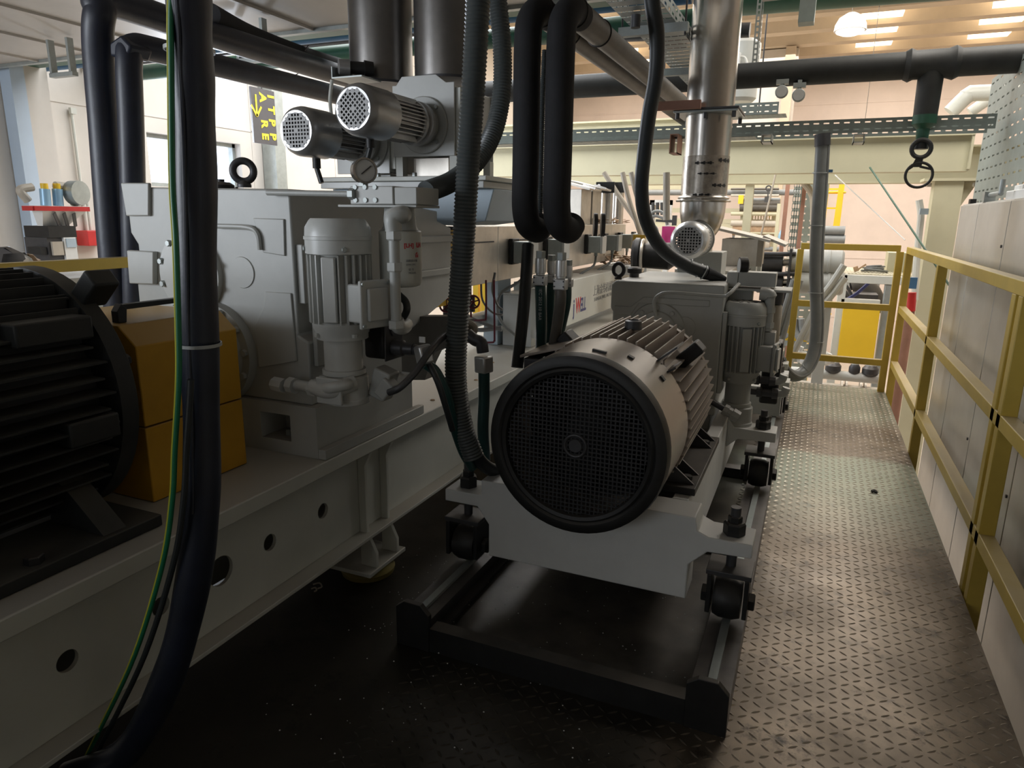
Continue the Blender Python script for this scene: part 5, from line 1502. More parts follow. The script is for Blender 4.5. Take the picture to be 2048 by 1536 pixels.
for i in range(7):
    random.seed(20 + i)
    c = at(1195 + i * 9, 436, x=-1.66 - 0.02 * (i % 3))
    m_ = MB()
    for k in range(5):
        q = Vector((c.x + random.uniform(-.03, .03), c.y + random.uniform(-.03, .03), zT + 0.012 + 0.007 * k))
        d = Vector((random.uniform(-1, 1), random.uniform(-1, 1), random.uniform(-.1, .3))).normalized() * 0.035
        m_.bar(q - d, q + d, 0.02, 0.004)
    solo('plastic_scrap', m_, 'cardboard', 'small heap of brown plastic scrap on the barrel cover end', 'scrap', 'brown scraps on the barrel cover')

# white pipe with flanges
wp = thing('flanged_pipe', 'short pale flanged pipe behind the corrugated hoses, level with the barrel top', 'pipe', at(1000, 402, y=3.6))
a, b = at(955, 405, y=3.6), at(1060, 401, y=3.6)
part('tube', MB().cyl(a, b, 0.034), 'pvc', wp)
part('flange', MB().cyl(at(1010, 403, y=3.6), at(1016, 403, y=3.6), 0.06), 'beige', wp)
part('flange', MB().cyl(at(1019, 403, y=3.6), at(1025, 403, y=3.6), 0.06), 'beige', wp)
part('valve', MB().lathe(at(935, 407, y=3.6), (1, 0, 0.02), [(0, 0.03), (0.01, 0.065), (0.05, 0.065), (0.07, 0.04)], 24), 'dark', wp)

# ================================================================ white logo beam and control box
XJ = -1.50
tA = at(1045, 612, x=XJ); 
zJt = at(1147, 560, x=XJ).z; zJb = at(1123, 657, x=XJ).z
yJ0 = at(1040, 690, x=XJ).y
jb = thing('logo_beam', 'white box beam with dark and red lettering, between the two machines', 'beam', (XJ - 0.15, 4.8, zJb))
part('body', MB().box((XJ - 0.30, 4.19, zJb), (XJ, 6.6, zJt)).box((XJ - 0.045, 3.86, zJb), (XJ, 4.189, zJt)), 'white', jb, 0.003)
def jt(body, px0, py0, size, m, bold=0.0, xs=1.0):
    q = at(px0, py0, x=XJ)
    return text('lettering', body, size, m, q, (0, 1, 0), (0, 0, 1), jb, None, 0.001, 0.0005, 'LEFT', bold, xs)
y1 = at(1146, 625, x=XJ).y; y2 = at(1174, 610, x=XJ).y
s_ = 0.15
wlogo = (y2 - y1)
zl = at(1147, 628, x=XJ).z
kx = wlogo / (3.05 * s_)
text('lettering', 'j', s_, 'blueink', (XJ, y1, zl), (0, 1, 0), (0, 0, 1), jb, None, 0.001, 0.0005, 'LEFT', 0.003, kx * 1.3)
text('lettering', 'W', s_, 'redink', (XJ, y1 + wlogo * 0.17, zl), (0, 1, 0), (0, 0, 1), jb, 'red letter W', 0.001, 0.0005, 'LEFT', 0.003, kx)
text('lettering', 'ELL', s_ * 0.9, 'blueink', (XJ, y1 + wlogo * 0.50, zl), (0, 1, 0), (0, 0, 1), jb, None, 0.001, 0.0005, 'LEFT', 0.003, kx * 0.95)
text('lettering', '上海金纬机械制造有限公司', 0.085, 'inkgrey', (XJ, at(1186, 590, x=XJ).y, at(1186, 591, x=XJ).z), (0, 1, 0), (0, 0, 1), jb, None, 0.001)
text('lettering', 'SHANGHAI JWELL MACHINERY CO.,LTD', 0.04, 'inkgrey', (XJ, at(1188, 600, x=XJ).y, at(1188, 603, x=XJ).z), (0, 1, 0), (0, 0, 1), jb, None, 0.001)
b0, b1 = at(1005, 690, y=3.92), at(1062, 592, y=3.92)
bb = thing('control_box', 'plain grey control box on the left bed, left of the lettered beam', 'box', (b0.x, 3.92, 0.566))
part('body', MB().box((b0.x, 3.92, 0.566), (-1.56, 4.18, b1.z)), 'greyl', bb, 0.003)
part('lid', MB().box((b0.x - 0.004, 3.916, b1.z + 0.0005), (-1.556, 4.184, b1.z + 0.01)), 'greyl', bb, 0.002)

# dusty scraps on the bed and pads
for i, (px, py) in enumerate(((930, 765), (952, 760), (865, 800), (800, 812), (960, 705), (985, 725))):
    c = at(px, py, z=0.566)
    solo('dust_clump', MB().lathe((c.x, c.y, 0.5655), (0, 0, 1), [(0, 0.012), (0.004, 0.007)], 7), 'cardboard', 'tiny crumb of dirt on the dusty left bed top', 'crumb', 'crumbs on the dusty bed')
# valves and copper lines
for i, (px, py, y_) in enumerate(((893, 611, 2.95), (946, 604, 3.15))):
    c = at(px, py, y=y_)
    t = thing('hand_valve', 'maroon hand wheel valve below the barrel, ' + ['left of the corrugated hose', 'right of the corrugated hose'][i], 'valve', c)
    w = MB().torus(c, (0.5, -0.85, 0), 0.032, 0.005, 26, 8)
    n_ = Vector((0.5, -0.85, 0)).normalized(); u_ = Vector((0, 0, 1)); v_ = n_.cross(u_)
    for k in range(5):
        a = 2 * PI * k / 5
        w.bar(c, c + (u_ * math.cos(a) + v_ * math.sin(a)) * 0.032, 0.006, 0.005, n_)
    part('hand_wheel', w, 'maroon', t)
    part('spindle', MB().cyl(c, c - n_ * 0.08, 0.006, n=8), 'dark', t)
    part('body', MB().cyl(c - n_ * 0.08 + Vector((0, 0, 0.02)), c - n_ * 0.08 - Vector((0, 0, 0.06)), 0.016, n=12), 'dark', t)
for k, pts in enumerate(([(941, 560), (942, 640), (942, 648), (936, 652), (900, 652)], [(988, 560), (989, 670), (988, 682), (980, 685), (935, 684)], [(972, 560), (972, 630), (966, 640), (930, 640)])):
    pa = smooth([at(a, b, y=3.25) for a, b in pts], 4)
    solo('copper_line', MB().tube(pa, 0.0055, 8), 'maroon', 'thin maroon tube dropping below the barrel, ' + ['leftmost of three', 'rightmost of three, longest', 'middle of three'][k], 'tube')
for k, (pts, r) in enumerate((([(962, 560), (965, 600), (985, 625), (1005, 630)], 0.006), ([(990, 545), (985, 580), (995, 610), (1005, 620)], 0.007), ([(925, 655), (960, 660), (1004, 655)], 0.012), ([(920, 620), (950, 640), (1004, 660)], 0.010))):
    solo('service_hose', MB().tube(smooth([at(a, b, y=3.35) for a, b in pts], 6), r, 8), 'cable', 'thin grey service hose running into the control box side, ' + ['the steep upper one', 'the one beside the conduit', 'the lowest flat one', 'the slanting middle one'][k], 'hose')
q0, q1 = at(920, 650, y=3.6), at(1004, 625, y=4.3)
solo('cooling_pipe', MB().cyl(q0, q1, 0.045), 'steelw', 'pale steel pipe lying below the barrel behind the valves', 'pipe')
solo('leg_bracket', MB().prism([(at(968, 0, y=3.9).x, 0.567), (at(1000, 0, y=3.9).x, 0.567), (at(1000, 0, y=3.9).x, 0.999), (at(975, 0, y=3.9).x, 0.999)], 'y', 3.9, 4.1), 'bluegrey', 'blue-grey barrel support leg behind the control box', 'leg')
for k, (pa, pb) in enumerate(((903, 925), (946, 956), (962, 978), (992, 1004))):
    a, b = at(pa, 575, y=5.6), at(pb, 575, y=5.6)
    solo('yellow_guard_post', MB().box((a.x, 5.6, 0.0 if False else -0.02), (b.x, 5.66, at(pa, 555 if k != 3 else 580, y=5.6).z)), 'brightyellow', 'bright yellow upright glimpsed below the left barrel, ' + ['widest, left of the corrugated hose', 'narrow one right of the hose', 'third from the left', 'rightmost one'][k], 'post')
# ================================================================ hoses, trunks and insulated pipes
def tie(parent, p, d, r, w=0.006):
    return part('cable_tie', MB().lathe(Vector(p) - Vector(d).normalized() * w / 2, d, [(0, r), (0, r + 0.0025), (w, r + 0.0025), (w, r)], 24, cap=False), 'tie', parent)

tr = thing('cable_bundle', 'thick dark blue wrapped cable bundle hanging in front, left of centre', 'cable bundle', at(230, 1500, z=0.05))
path = [at(375, -260, y=0.93), at(377, -40, y=0.93), at(383, 110, y=0.94), at(391, 300, y=0.95), at(396, 600, y=0.95), at(404, 900, y=0.95), at(396, 1100, y=0.94), at(345, 1330, y=0.92), at(255, 1500, y=0.90), at(150, 1640, y=0.84)]
path[-1].z = 0.06
path.insert(0, Vector((path[0].x, path[0].y, 2.415)))
path[-2].z = max(path[-2].z, 0.10)
sp = smooth(path, 9)
part('sleeve', MB().tube(sp, [0.0345 + 0.0012 * math.sin(i * 0.7) for i in range(len(sp))], 22), 'trunk', tr)
part('sleeve_fold', MB().tube([p + Vector((0.01, -0.033, 0)) for p in sp[9:60]], 0.004, 8), 'trunk', tr)
for px, py in ((379, 100), (398, 688)):
    q = at(px, py, y=0.945)
    tie(tr, q, (0.02, 0, 1), 0.038)
gw = thing('earth_wire', 'yellow and green earth wire hanging beside the thick cable bundle', 'wire', at(165, 1536, y=0.86))
pw = [at(338, -200, y=0.90), at(342, 60, y=0.90), at(345, 350, y=0.89), at(352, 480, y=0.88), at(357, 640, y=0.88), at(358, 760, y=0.88), at(350, 900, y=0.88), at(345, 1000, y=0.88), at(325, 1130, y=0.88), at(270, 1310, y=0.88), at(200, 1460, y=0.88), at(150, 1560, y=0.88)]
pw.insert(0, Vector((pw[0].x, pw[0].y, 2.415)))
sw = smooth(pw, 6)
part('green_strand', MB().tube(sw, 0.0048, 12), 'greenwire', gw)
part('yellow_stripe', MB().tube([p + Vector((-0.0035, -0.002, 0)) for p in sw], 0.003, 8), 'yellowwire', gw)
solo('thin_black_cable', MB().tube([p + Vector((0.016, 0.012, 0)) for p in sw[36:]], 0.006, 10), 'rubber', 'thin black cable running just behind the yellow and green wire', 'cable')

# two dark lagged pipes at the left with long runs going back under the mezzanine
def lagged(label, pts, r, mname='foam', n=18):
    t = thing('insulated_pipe', label, 'pipe', pts[-1])
    part('lagging', MB().tube(smooth(pts, 8), r, n), mname, t)
    return t
YA = 2.15
a_ = at(195, 20, y=YA)
A1 = [at(245, 700, y=YA), at(224, 480, y=YA), at(208, 250, y=YA), at(196, 90, y=YA), a_, a_ + Vector((0.06, 0.12, 0.10)), a_ + Vector((0.09, 0.5, 0.10)), a_ + Vector((0.12, 1.2, 0.10))]
A1 = A1[:4] + [at(200, 25, y=YA), at(215, 2, y=YA + 0.06), at(400, 62, z=2.19), at(600, 125, z=2.19), at(690, 153, z=2.19)]
lagged('tall dark blue lagged pipe at the left, turning back under the mezzanine', A1, 0.060, 'trunk')
A2 = [at(272, 700, y=YA), at(268, 480, y=YA), at(262, 250, y=YA), at(258, 130, y=YA), at(265, 95, y=YA + 0.03), at(310, 100, z=2.01), at(420, 128, z=2.01), at(560, 162, z=2.01), at(690, 194, z=2.01)]
lagged('second dark lagged pipe with a torn elbow, right of the tall one', A2, 0.050, 'trunk')
solo('torn_wrap', MB().prism([(-0.055, 0), (0.04, -0.01), (0.07, 0.03), (0.02, 0.075), (-0.05, 0.05)], 'y', -0.052, 0.052).xf(Matrix.Translation(at(260, 100, y=YA + 0.02) + Vector((0, 0, -0.03)))), 'trunk', 'torn flap of dark wrap on the lagged pipe elbow', 'wrap', bev=0.01)
A3 = [at(420, 30, z=2.28), at(500, 72, z=2.28), at(600, 110, z=2.28), at(690, 138, z=2.28)]
lagged('upper dark lagged pipe running back beside the small round sensor', A3, 0.055, 'foam')
solo('wire_loop', MB().tube(smooth([at(617, 90, y=3.6), at(602, 115, y=3.6), at(598, 145, y=3.6), at(580, 152, y=3.6)], 5), 0.003, 6), 'dark', 'thin wire looped round the dark lagged pipes', 'wire')

# two black insulated pipes in the centre
YI = 2.5
def insul(label, px0, px1, pxb, top_back, zoff, cladd):
    r = abs(at(px1, 250, y=YI).x - at(px0, 250, y=YI).x) / 2 * 0.94
    pxm = (px0 + px1) / 2
    x = at(pxm, 250, y=YI).x
    zt, zb = at(pxm, 35, y=YI).z, at(pxm + 6, 455, y=YI).z
    t = thing('insulated_pipe', label, 'pipe', (x, YI, zb))
    v = [(x + 0.02, YI + 0.13, zb + 0.01), (x + 0.018, YI + 0.085, zb - 0.01), (x + 0.006, YI + 0.02, zb + 0.015), (x, YI, zb + 0.08), (x, YI, zb + 0.2), (x, YI, (zt + zb) / 2), (x, YI, zt - 0.1), (x, YI + 0.02, zt - 0.01), (x, YI + 0.10, zt + 0.045), (x, YI + 0.20, zt + 0.05)]
    part('lagging', MB().tube(smooth(v, 7), r, 26), 'foam', t)
    part('elbow_seam', MB().torus((x, YI + 0.135, zt + 0.05), (0, 1, 0.2), r, 0.005, 30, 8), 'black', t)
    L0 = Vector((x, YI + 0.20, zt + 0.05))
    c = part('wrapped_run', MB().tube([L0 + Vector((0, 0.0, 0)), L0 + Vector((0, 0.25, 0)), L0 + Vector((0, 0.251, 0)), L0 + Vector((0, 3.2, 0.0))], [r * 0.98, r * 0.98, r * 0.92, r * 0.92], 26), 'clad', t, label='brown-grey wrapped horizontal run')
    part('wrap_band', MB().torus(L0 + Vector((0, 0.25, 0)), (0, 1, 0), r * 0.97, 0.005, 30, 8), 'black', c)
    return x, r, zb
xi1, ri1, zi1 = insul('left one of two black insulated pipes hanging in the centre', 1026, 1079, 0, 0, 0, 0)
xi2, ri2, zi2 = insul('right one of two black insulated pipes hanging in the centre', 1089, 1146, 0, 0, 0, 0)
solo('thin_corrugated_tube', corr([at(1090, 100, y=2.62), at(1085, 200, y=2.62), at(1082, 330, y=2.62), at(1080, 460, y=2.62)], 0.011, 0.007, 0.0015, 10), 'hose', 'thin corrugated tube between the two black insulated pipes', 'tube')
fy = YI + 0.26
fl = MB()
for k in range(2):
    fl.cyl((xi2 + 0.085 + k * 0.03, YI + 0.20, zi2 + 0.01), (xi2 + 0.098 + k * 0.03, YI + 0.205, zi2 + 0.01), 0.045)
solo('pipe_flange_pair', fl, 'dark', 'pair of dark round flanges at the lower end of the insulated pipe', 'flange')

# hose couplings and teal hoses under the insulated pipes
def coupling(label, px, pyt, pyb, y, r):
    a, b = at(px, pyt, y=y), at(px, pyb, y=y)
    a.x = b.x = (a.x + b.x) / 2
    H = a.z - b.z
    t = thing('hose_coupling', label, 'coupling', b)
    part('hex_collar', MB().lathe(a, (0, 0, -1), [(0, r), (H * 0.20, r)], 6), 'galv', t)
    part('sleeve', MB().lathe(a - Vector((0, 0, H * 0.205)), (0, 0, -1), [(0, r * 1.02), (H * 0.1, r * 1.08), (H * 0.42, r * 1.08), (H * 0.43, r * 0.9), (H * 0.48, r * 0.9)], 20), 'alul', t)
    cl_ = part('clamp', MB().bar(a - Vector((0, 0, H * 0.69)), b, r * 2.5, r * 2.1, (0, 1, 0)), 'alul', t, r * 0.25)
    for s in (-1, 1):
        for k in (0.76, 0.9):
            part('screw', MB().cyl(a + Vector((s * r * 0.95, -r * 1.06 - 0.002, -H * k)), a + Vector((s * r * 0.95, -r * 1.0, -H * k)), r * 0.16, n=10), 'dark', cl_)
    return b
c1 = coupling('pale clamped hose coupling under the left insulated pipe, front one', 1081, 502, 571, 2.46, 0.019)
c2 = coupling('pale hose coupling half hidden behind the front clamped coupling', 1103, 510, 566, 2.58, 0.016)
c3 = coupling('dirty pale hose coupling under the right insulated pipe', 1122, 505, 580, 2.44, 0.019)
c4 = coupling('small pale hose coupling at the far right of the coupling group', 1137, 520, 574, 2.56, 0.014)
def hose(label, pts, r, m='teal', n=14, name='rubber_hose', cat='hose'):
    return solo(name, MB().tube(smooth(pts, 7), r, n), m, label, cat)
hose('teal hose dropping from the front clamped coupling, with white lettering', [c1, at(1082, 620, y=2.47), at(1082, 680, y=2.5), at(1078, 745, y=2.6)], 0.021)
hose('teal hose just behind the lettered hose', [c2, at(1100, 620, y=2.6), at(1098, 680, y=2.66), at(1088, 745, y=2.75)], 0.018)
hose('stained brownish hose bending down behind the middle motor', [c3, at(1121, 600, y=2.44), at(1116, 640, y=2.46), at(1106, 700, y=2.5)], 0.021, 'clad')
hose('thin teal hose curving at the right of the hose group', [c4, at(1135, 605, y=2.56), at(1128, 640, y=2.58), at(1116, 690, y=2.62)], 0.014)
hose('smooth dark conduit dropping from the left insulated pipe', [at(1056, 490, y=2.62), at(1052, 560, y=2.56), at(1045, 640, y=2.5), at(1034, 735, y=2.44)], 0.024, 'rubber', 16, 'smooth_conduit', 'conduit')
q = at(1084, 590, y=2.449)
text('hose_lettering', 'IEC 2012.10 BAR', 0.017, 'tie', (c1.x + 0.004, c1.y - 0.0195, c1.z - 0.01), (0, 0, -1), (1, 0, 0), None)
ob = C.objects['hose_lettering']
ob.parent = [o for o in C.objects if o.get('label', '').startswith('teal hose dropping')][0]
ob.matrix_parent_inverse = Matrix.Translation(-ob.parent.location)

# corrugated hoses
solo('corrugated_hose', corr([Vector((at(960, -120, y=1.92).x, 1.92, 2.415)), at(960, -120, y=1.92), at(956, 0, y=1.92), at(948, 150, y=1.92), at(936, 330, y=1.92), at(926, 500, y=1.92), at(915, 650, y=1.93), at(912, 760, y=1.94), at(925, 850, y=1.96), at(948, 915, y=1.98)], 0.034, 0.011, 0.002, 22), 'hose', 'thick grey corrugated hose hanging in front, left of the insulated pipes', 'hose')
solo('rubber_hose', MB().tube(smooth([at(935, 880, y=2.02), at(960, 922, y=2.06), at(985, 940, y=2.12), at(1010, 940, y=2.2)], 6), 0.024, 16), 'rubber', 'dark hose ends curling behind the fan cowl of the middle motor', 'hose')
solo('corrugated_hose', corr([Vector((at(985, -120, y=2.25).x, 2.25, 2.415)), at(985, -120, y=2.25), at(995, 0, y=2.25), at(1004, 90, y=2.25), at(1004, 180, y=2.24), at(988, 260, y=2.2), at(955, 320, y=2.12), at(905, 362, y=2.0), at(852, 384, y=1.86)], 0.030, 0.010, 0.002, 20), 'hose', 'second grey corrugated hose curving down left to the oil manifold', 'hose')
# clamped fittings and teal hoses near the left pump
a, b = at(843, 690, y=1.83), at(852, 728, y=1.83)
t = thing('hose_coupling', 'pale taped coupling on the oil cooler hose beside the corrugated hose', 'coupling', b)
part('clamp', MB().bar(a, b, 0.045, 0.045, (0.6, 1, 0)), 'alul', t, 0.008)
part('tape_tab', MB().bar(a + Vector((0.015, -0.02, 0.012)), a + Vector((0.015, -0.02, 0.03)), 0.02, 0.004, (0, 1, 0)), 'paper', t)
hose('teal hose running down from the taped coupling to the floor side', [b, at(872, 745, y=1.85), at(893, 790, y=1.88), at(905, 840, y=1.92), at(925, 900, y=1.98), at(945, 935, y=2.05)], 0.017)
hose('thin dark hose parallel to the teal hose near the corrugated hose', [at(858, 728, y=1.80), at(876, 765, y=1.80), at(892, 815, y=1.82), at(905, 860, y=1.86)], 0.010, 'rubber')
e = [at(935, 668, y=2.2), at(950, 680, y=2.2), at(962, 685, y=2.2), at(966, 705, y=2.2)]
t = thing('pipe_elbow', 'dark rusty pipe elbow right of the corrugated hose with pale nut', 'fitting', at(966, 755, y=2.2))
part('elbow', MB().tube(smooth(e, 5), 0.022, 14), 'dark', t)
part('threaded_nipple', MB().lathe(e[0] - Vector((0.05, 0, 0)), (1, 0, 0), [(0, 0.028), (0.03, 0.028), (0.032, 0.022), (0.05, 0.022)], 10), 'dark', t)
n0, n1 = at(967, 712, y=2.2), at(968, 745, y=2.2)
part('nut', MB().bar(n0, n1, 0.052, 0.05, (0.3, 1, 0)), 'alul', t, 0.006)
hose('vertical teal hose beside the middle motor fan cowl', [n1, at(968, 800, y=2.2), at(966, 860, y=2.2), at(970, 920, y=2.22)], 0.021)
t = thing('ball_joint', 'pale round pipe end with a ring behind the corrugated hose', 'fitting', at(938, 658, y=2.3))
part('ring', MB().torus(at(938, 658, y=2.3), (0.5, -1, 0), 0.022, 0.012, 24, 10), 'beige', t)
part('tube', MB().cyl(at(938, 658, y=2.3), at(905, 668, y=2.36), 0.016), 'beige', t)

# black power conduit to the right machine
bpth = [at(1300, -110, y=3.0), at(1304, 0, y=3.0), at(1314, 70, y=3.02), at(1312, 150, y=3.05), at(1298, 230, y=3.1), at(1288, 310, y=3.15), at(1283, 380, y=3.2), at(1292, 440, y=3.26), at(1322, 495, y=3.33), at(1368, 528, y=3.4), at(1410, 545, y=3.46)]
bpth.insert(0, Vector((bpth[0].x, bpth[0].y, 2.415)))
t = thing('power_conduit', 'black ribbed power conduit sweeping down onto the far gearbox top', 'conduit', bpth[-1])
part('hose', MB().tube(smooth(bpth, 7), 0.0315, 18), 'rubber', t)
part('end_sleeve', MB().tube([bpth[-1], at(1430, 552, y=3.5), at(1450, 559, y=3.53)], [0.033, 0.026, 0.014], 16), 'foam', t)
for px, py in ((1378, 531), (1398, 541), (1408, 545)):
    q = at(px, py, y=3.42 if px < 1390 else 3.45)
    tie(t, q, (0.85, 0.25, -0.4), 0.033, 0.005)
# grey conduit dropping from the cable tray
gpth = [at(1645, 270, y=5.38), at(1641, 340, y=5.38), at(1635, 440, y=5.38), at(1631, 540, y=5.38), at(1633, 640, y=5.38), at(1628, 700, y=5.36), at(1612, 738, y=5.3), at(1590, 752, y=5.22), at(1568, 740, y=5.12), at(1556, 715, y=5.05)]
t = thing('drop_conduit', 'grey conduit dropping from the cable tray past the end railing, with pale ties', 'conduit', gpth[0])
part('hose', MB().tube(smooth(gpth, 7), 0.042, 18), 'cable', t)
part('gland', MB().cyl(at(1645, 268, y=5.38), at(1645, 292, y=5.38), 0.052), 'dark', t)
part('side_cable', MB().tube([p + Vector((0.04, -0.01, 0)) for p in smooth(gpth, 5)], 0.012, 8), 'cable', t)
for px, py in ((1640, 346), (1632, 451), (1631, 585), (1633, 683), (1612, 738)):
    q = at(px, py, y=5.38 if py < 700 else 5.3)
    tie(t, q, (0, 0, 1) if py < 700 else (0.8, 0.1, 0.6), 0.048)
solo('blue_label_tag', MB().box(at(1650, 345, y=5.37), at(1666, 339, y=5.37) + Vector((0, 0.004, 0))), 'blue', 'small blue tag on the grey drop conduit', 'tag')
solo('stay_cable', MB().tube([at(1740, 335, y=7.6), at(1905, 580, y=5.6)], 0.008, 8), 'green', 'thin dark green stay cable slanting down behind the railing corner', 'cable')
solo('pale_stay_cord', MB().tube([at(1670, 350, y=8.5), at(1810, 480, y=8.0)], 0.006, 6), 'paper', 'very thin pale cord slanting in front of the far wall', 'cord')
# beige conduits fanning down in the centre
for k, pts in enumerate(([(1208, 345), (1240, 395), (1265, 430), (1290, 470)], [(1245, 345), (1258, 400), (1275, 450), (1292, 500)], [(1262, 345), (1275, 395), (1290, 430), (1300, 460)], [(1333, 345), (1333, 440)])):
    P_ = [at(a, b, y=6.2 - 0.1 * k) for a, b in pts]
    solo('beige_conduit', MB().tube(smooth(P_, 6) if len(P_) > 2 else P_, 0.022 if k < 3 else 0.028, 10), 'beige', 'beige conduit hanging below the cream beam, ' + ['leftmost, slanting right', 'second from left, slanting', 'short one beside the black conduit', 'straight vertical one left of the chute'][k], 'conduit')
# small leaf of debris on the black floor
for i, (px, py, s) in enumerate(((635, 1172, 0.02), (628, 1180, 0.012), (1748, 984, 0.010), (855, 975, 0.03))):
    c = at(px, py, z=0.004)
    m_ = MB().tube(smooth([(c.x - s, c.y, 0.006), (c.x, c.y + s * 0.6, 0.010), (c.x + s, c.y, 0.006), (c.x + s * 0.7, c.y - s * 0.8, 0.005)], 4), 0.003 if i != 2 else 0.008, 6)
    solo('floor_scrap', m_, 'beige' if i != 2 else 'dark', ['pale curled scrap on the dark floor by the bed foot', 'small crumb beside the curled scrap on the dark floor', 'small dark nut lying on the walkway', 'pale strip of scrap on the floor behind the bed foot'][i], 'scrap')
random.seed(5)
dbr = MB()
for k in range(420):
    x, y = random.uniform(-1.3, -0.2), random.uniform(1.2, 3.0)
    if random.random() < 0.5:
        x, y = random.gauss(-1.15, 0.10), random.uniform(1.7, 3.4)
    s = random.uniform(0.0012, 0.003)
    dbr.add([(x - s, y, 0.0065), (x, y - s, 0.0065), (x + s, y, 0.0065), (x, y + s, 0.0065), (x, y, 0.0065 + s)], [(0, 1, 4), (1, 2, 4), (2, 3, 4), (3, 0, 4)])
o = solo('plastic_granules', dbr, 'paper', 'scattered tiny pale plastic granules on the dark floor', 'granules')
o['kind'] = 'stuff'
# ================================================================ far hall, right of centre
def rod(name, a, b, r, m, label, cat, group=None, n=12):
    return solo(name, MB().cyl(a, b, r, n=n), m, label, cat, group)
# clamping cylinders of the screen changer behind the chute
t = thing('hydraulic_unit', 'row of dark and pale grey cylinders behind the yellow end railing, left side', 'hydraulics', at(1590, 560, y=7.0))
for k, (py, yy) in enumerate(((522, 7.0), (562, 7.0))):
    d = 0.0
    part('dark_cylinder', MB().lathe(at(1512, py + 2, y=yy), (1, 0, 0), [(0, 0.085), (0.02, 0.1), (at(1566, py, y=yy).x - at(1512, py, y=yy).x, 0.1)], 24), 'dark', t)
    part('pale_cylinder', MB().lathe(at(1584, py, y=yy), (1, 0, 0), [(0, 0.11), (0.3, 0.11), (0.302, 0.115), (0.32, 0.115), (0.322, 0.11), (at(1688, py, y=yy).x - at(1584, py, y=yy).x - 0.02, 0.11), (at(1688, py, y=yy).x - at(1584, py, y=yy).x, 0.09)], 28), 'greyl', t)
    part('piston_rod', MB().cyl(at(1566, py + 2, y=yy), at(1584, py + 2, y=yy), 0.04), 'steel', t)
    part('tie_rod', MB().cyl(at(1500, py - 14, y=yy - 0.1), at(1592, py - 14, y=yy - 0.1), 0.02), 'dark', t)
part('yoke_plate', MB().box(at(1571, 588, y=6.85), at(1585, 498, y=6.85) + Vector((0, 0.3, 0))), 'dark', t)
part('support', MB().box(at(1520, 640, y=6.9), at(1575, 580, y=6.9) + Vector((0, 0.25, 0))), 'dark', t)
a = at(1640, 800, y=7.1); a.z = HF
part('stand', MB().box((a.x - 0.1, 7.0, HF), (a.x, 7.2, at(1640, 580, y=7.1).z)), 'greyl', t)
for k in range(4):
    q = at(1487 + 7 * k, 545 + 3 * k, y=6.2 + 0.12 * k)
    m_ = MB().box((q.x, q.y, q.z - 0.05), (q.x + 0.16, q.y + 0.02, q.z)).box((q.x + 0.15, q.y, q.z - 0.12), (q.x + 0.17, q.y + 0.02, q.z - 0.05))
    solo('bent_bracket', m_, 'white', 'white bent bracket in a row behind the right oil manifold', 'bracket', 'white bent brackets behind the manifold')
# pairs of grey hoses dropping at the railing
for k, pts in enumerate(([(1688, 530), (1665, 565), (1640, 600), (1600, 680), (1575, 730)], [(1690, 555), (1668, 585), (1640, 620), (1610, 680)], [(1600, 560), (1580, 620), (1560, 690), (1548, 720)], [(1588, 560), (1570, 620), (1553, 670)])):
    P_ = smooth([at(a, b, y=6.75) for a, b in pts], 6)
    solo('hydraulic_hose', MB().tube(P_, 0.03, 10), 'greyl' if k < 2 else 'cable', 'grey hydraulic hose slanting down behind the end railing, ' + ['upper pale one', 'lower pale one', 'right one of the darker pair', 'left one of the darker pair'][k], 'hose')
# yellow terminal cabinet low down
bx = thing('yellow_box', 'small yellow box with cable entries behind the left post of the end railing', 'box', at(1590, 695, y=8.0))
part('body', MB().box(at(1553, 683, y=8.0), at(1617, 656, y=8.0) + Vector((0, 0.2, 0))), 'brightyellow', bx)
part('bottom_strip', MB().box(at(1553, 690, y=7.99), at(1613, 684, y=7.99) + Vector((0, 0.2, 0))), 'galv', bx)
for px in (1565, 1590, 1604):
    q = at(px, 660, y=7.93)
    part('cable_entry', MB().tube(smooth([q + Vector((-0.02, 0, 0.12)), q, q + Vector((0.05, -0.02, -0.08))], 4), 0.035, 10), 'cable', bx)
# framed machine with yellow panel
YF = 8.2
fm = thing('framed_machine', 'white framed machine with a big yellow panel, behind the end railing', 'machine', (at(1720, 700, y=YF).x, YF, HF))
def fb_(name, px0, py0, px1, py1, m, y=YF, d=0.1, floor=False):
    a, b = at(px0, py1, y=y), at(px1, py0, y=y)
    if floor:
        a.z = HF
    return part(name, MB().box((a.x, y, a.z), (b.x, y + d, b.z)), m, fm, 0.004)
fb_('upright', 1666, 548, 1680, 790, 'white', floor=True)
fb_('upright', 1762, 560, 1772, 790, 'galv', YF + 0.01, floor=True)
fb_('top_bar', 1681, 555, 1830, 565, 'white')
fb_('middle_bar', 1681, 601, 1761, 608, 'white')
fb_('yellow_panel', 1673, 616, 1761, 722, 'brightyellow', YF - 0.02, 0.018)
fb_('rear_bar', 1681, 566, 1760, 572, 'greyl', YF + 0.9, 0.08)
fb_('inner_shelf', 1684, 590, 1757, 600, 'dark', YF + 0.3, 0.3)
fb_('perforated_channel', 1776, 560, 1782, 690, 'pinkbrown', YF + 0.2, 0.05)
rc = at(1677, 544, y=YF + 0.03)
part('lifting_eye', MB().torus(rc + Vector((0, 0, 0.04)), (0, 1, 0), 0.05, 0.014, 24, 8), 'greyl', fm)
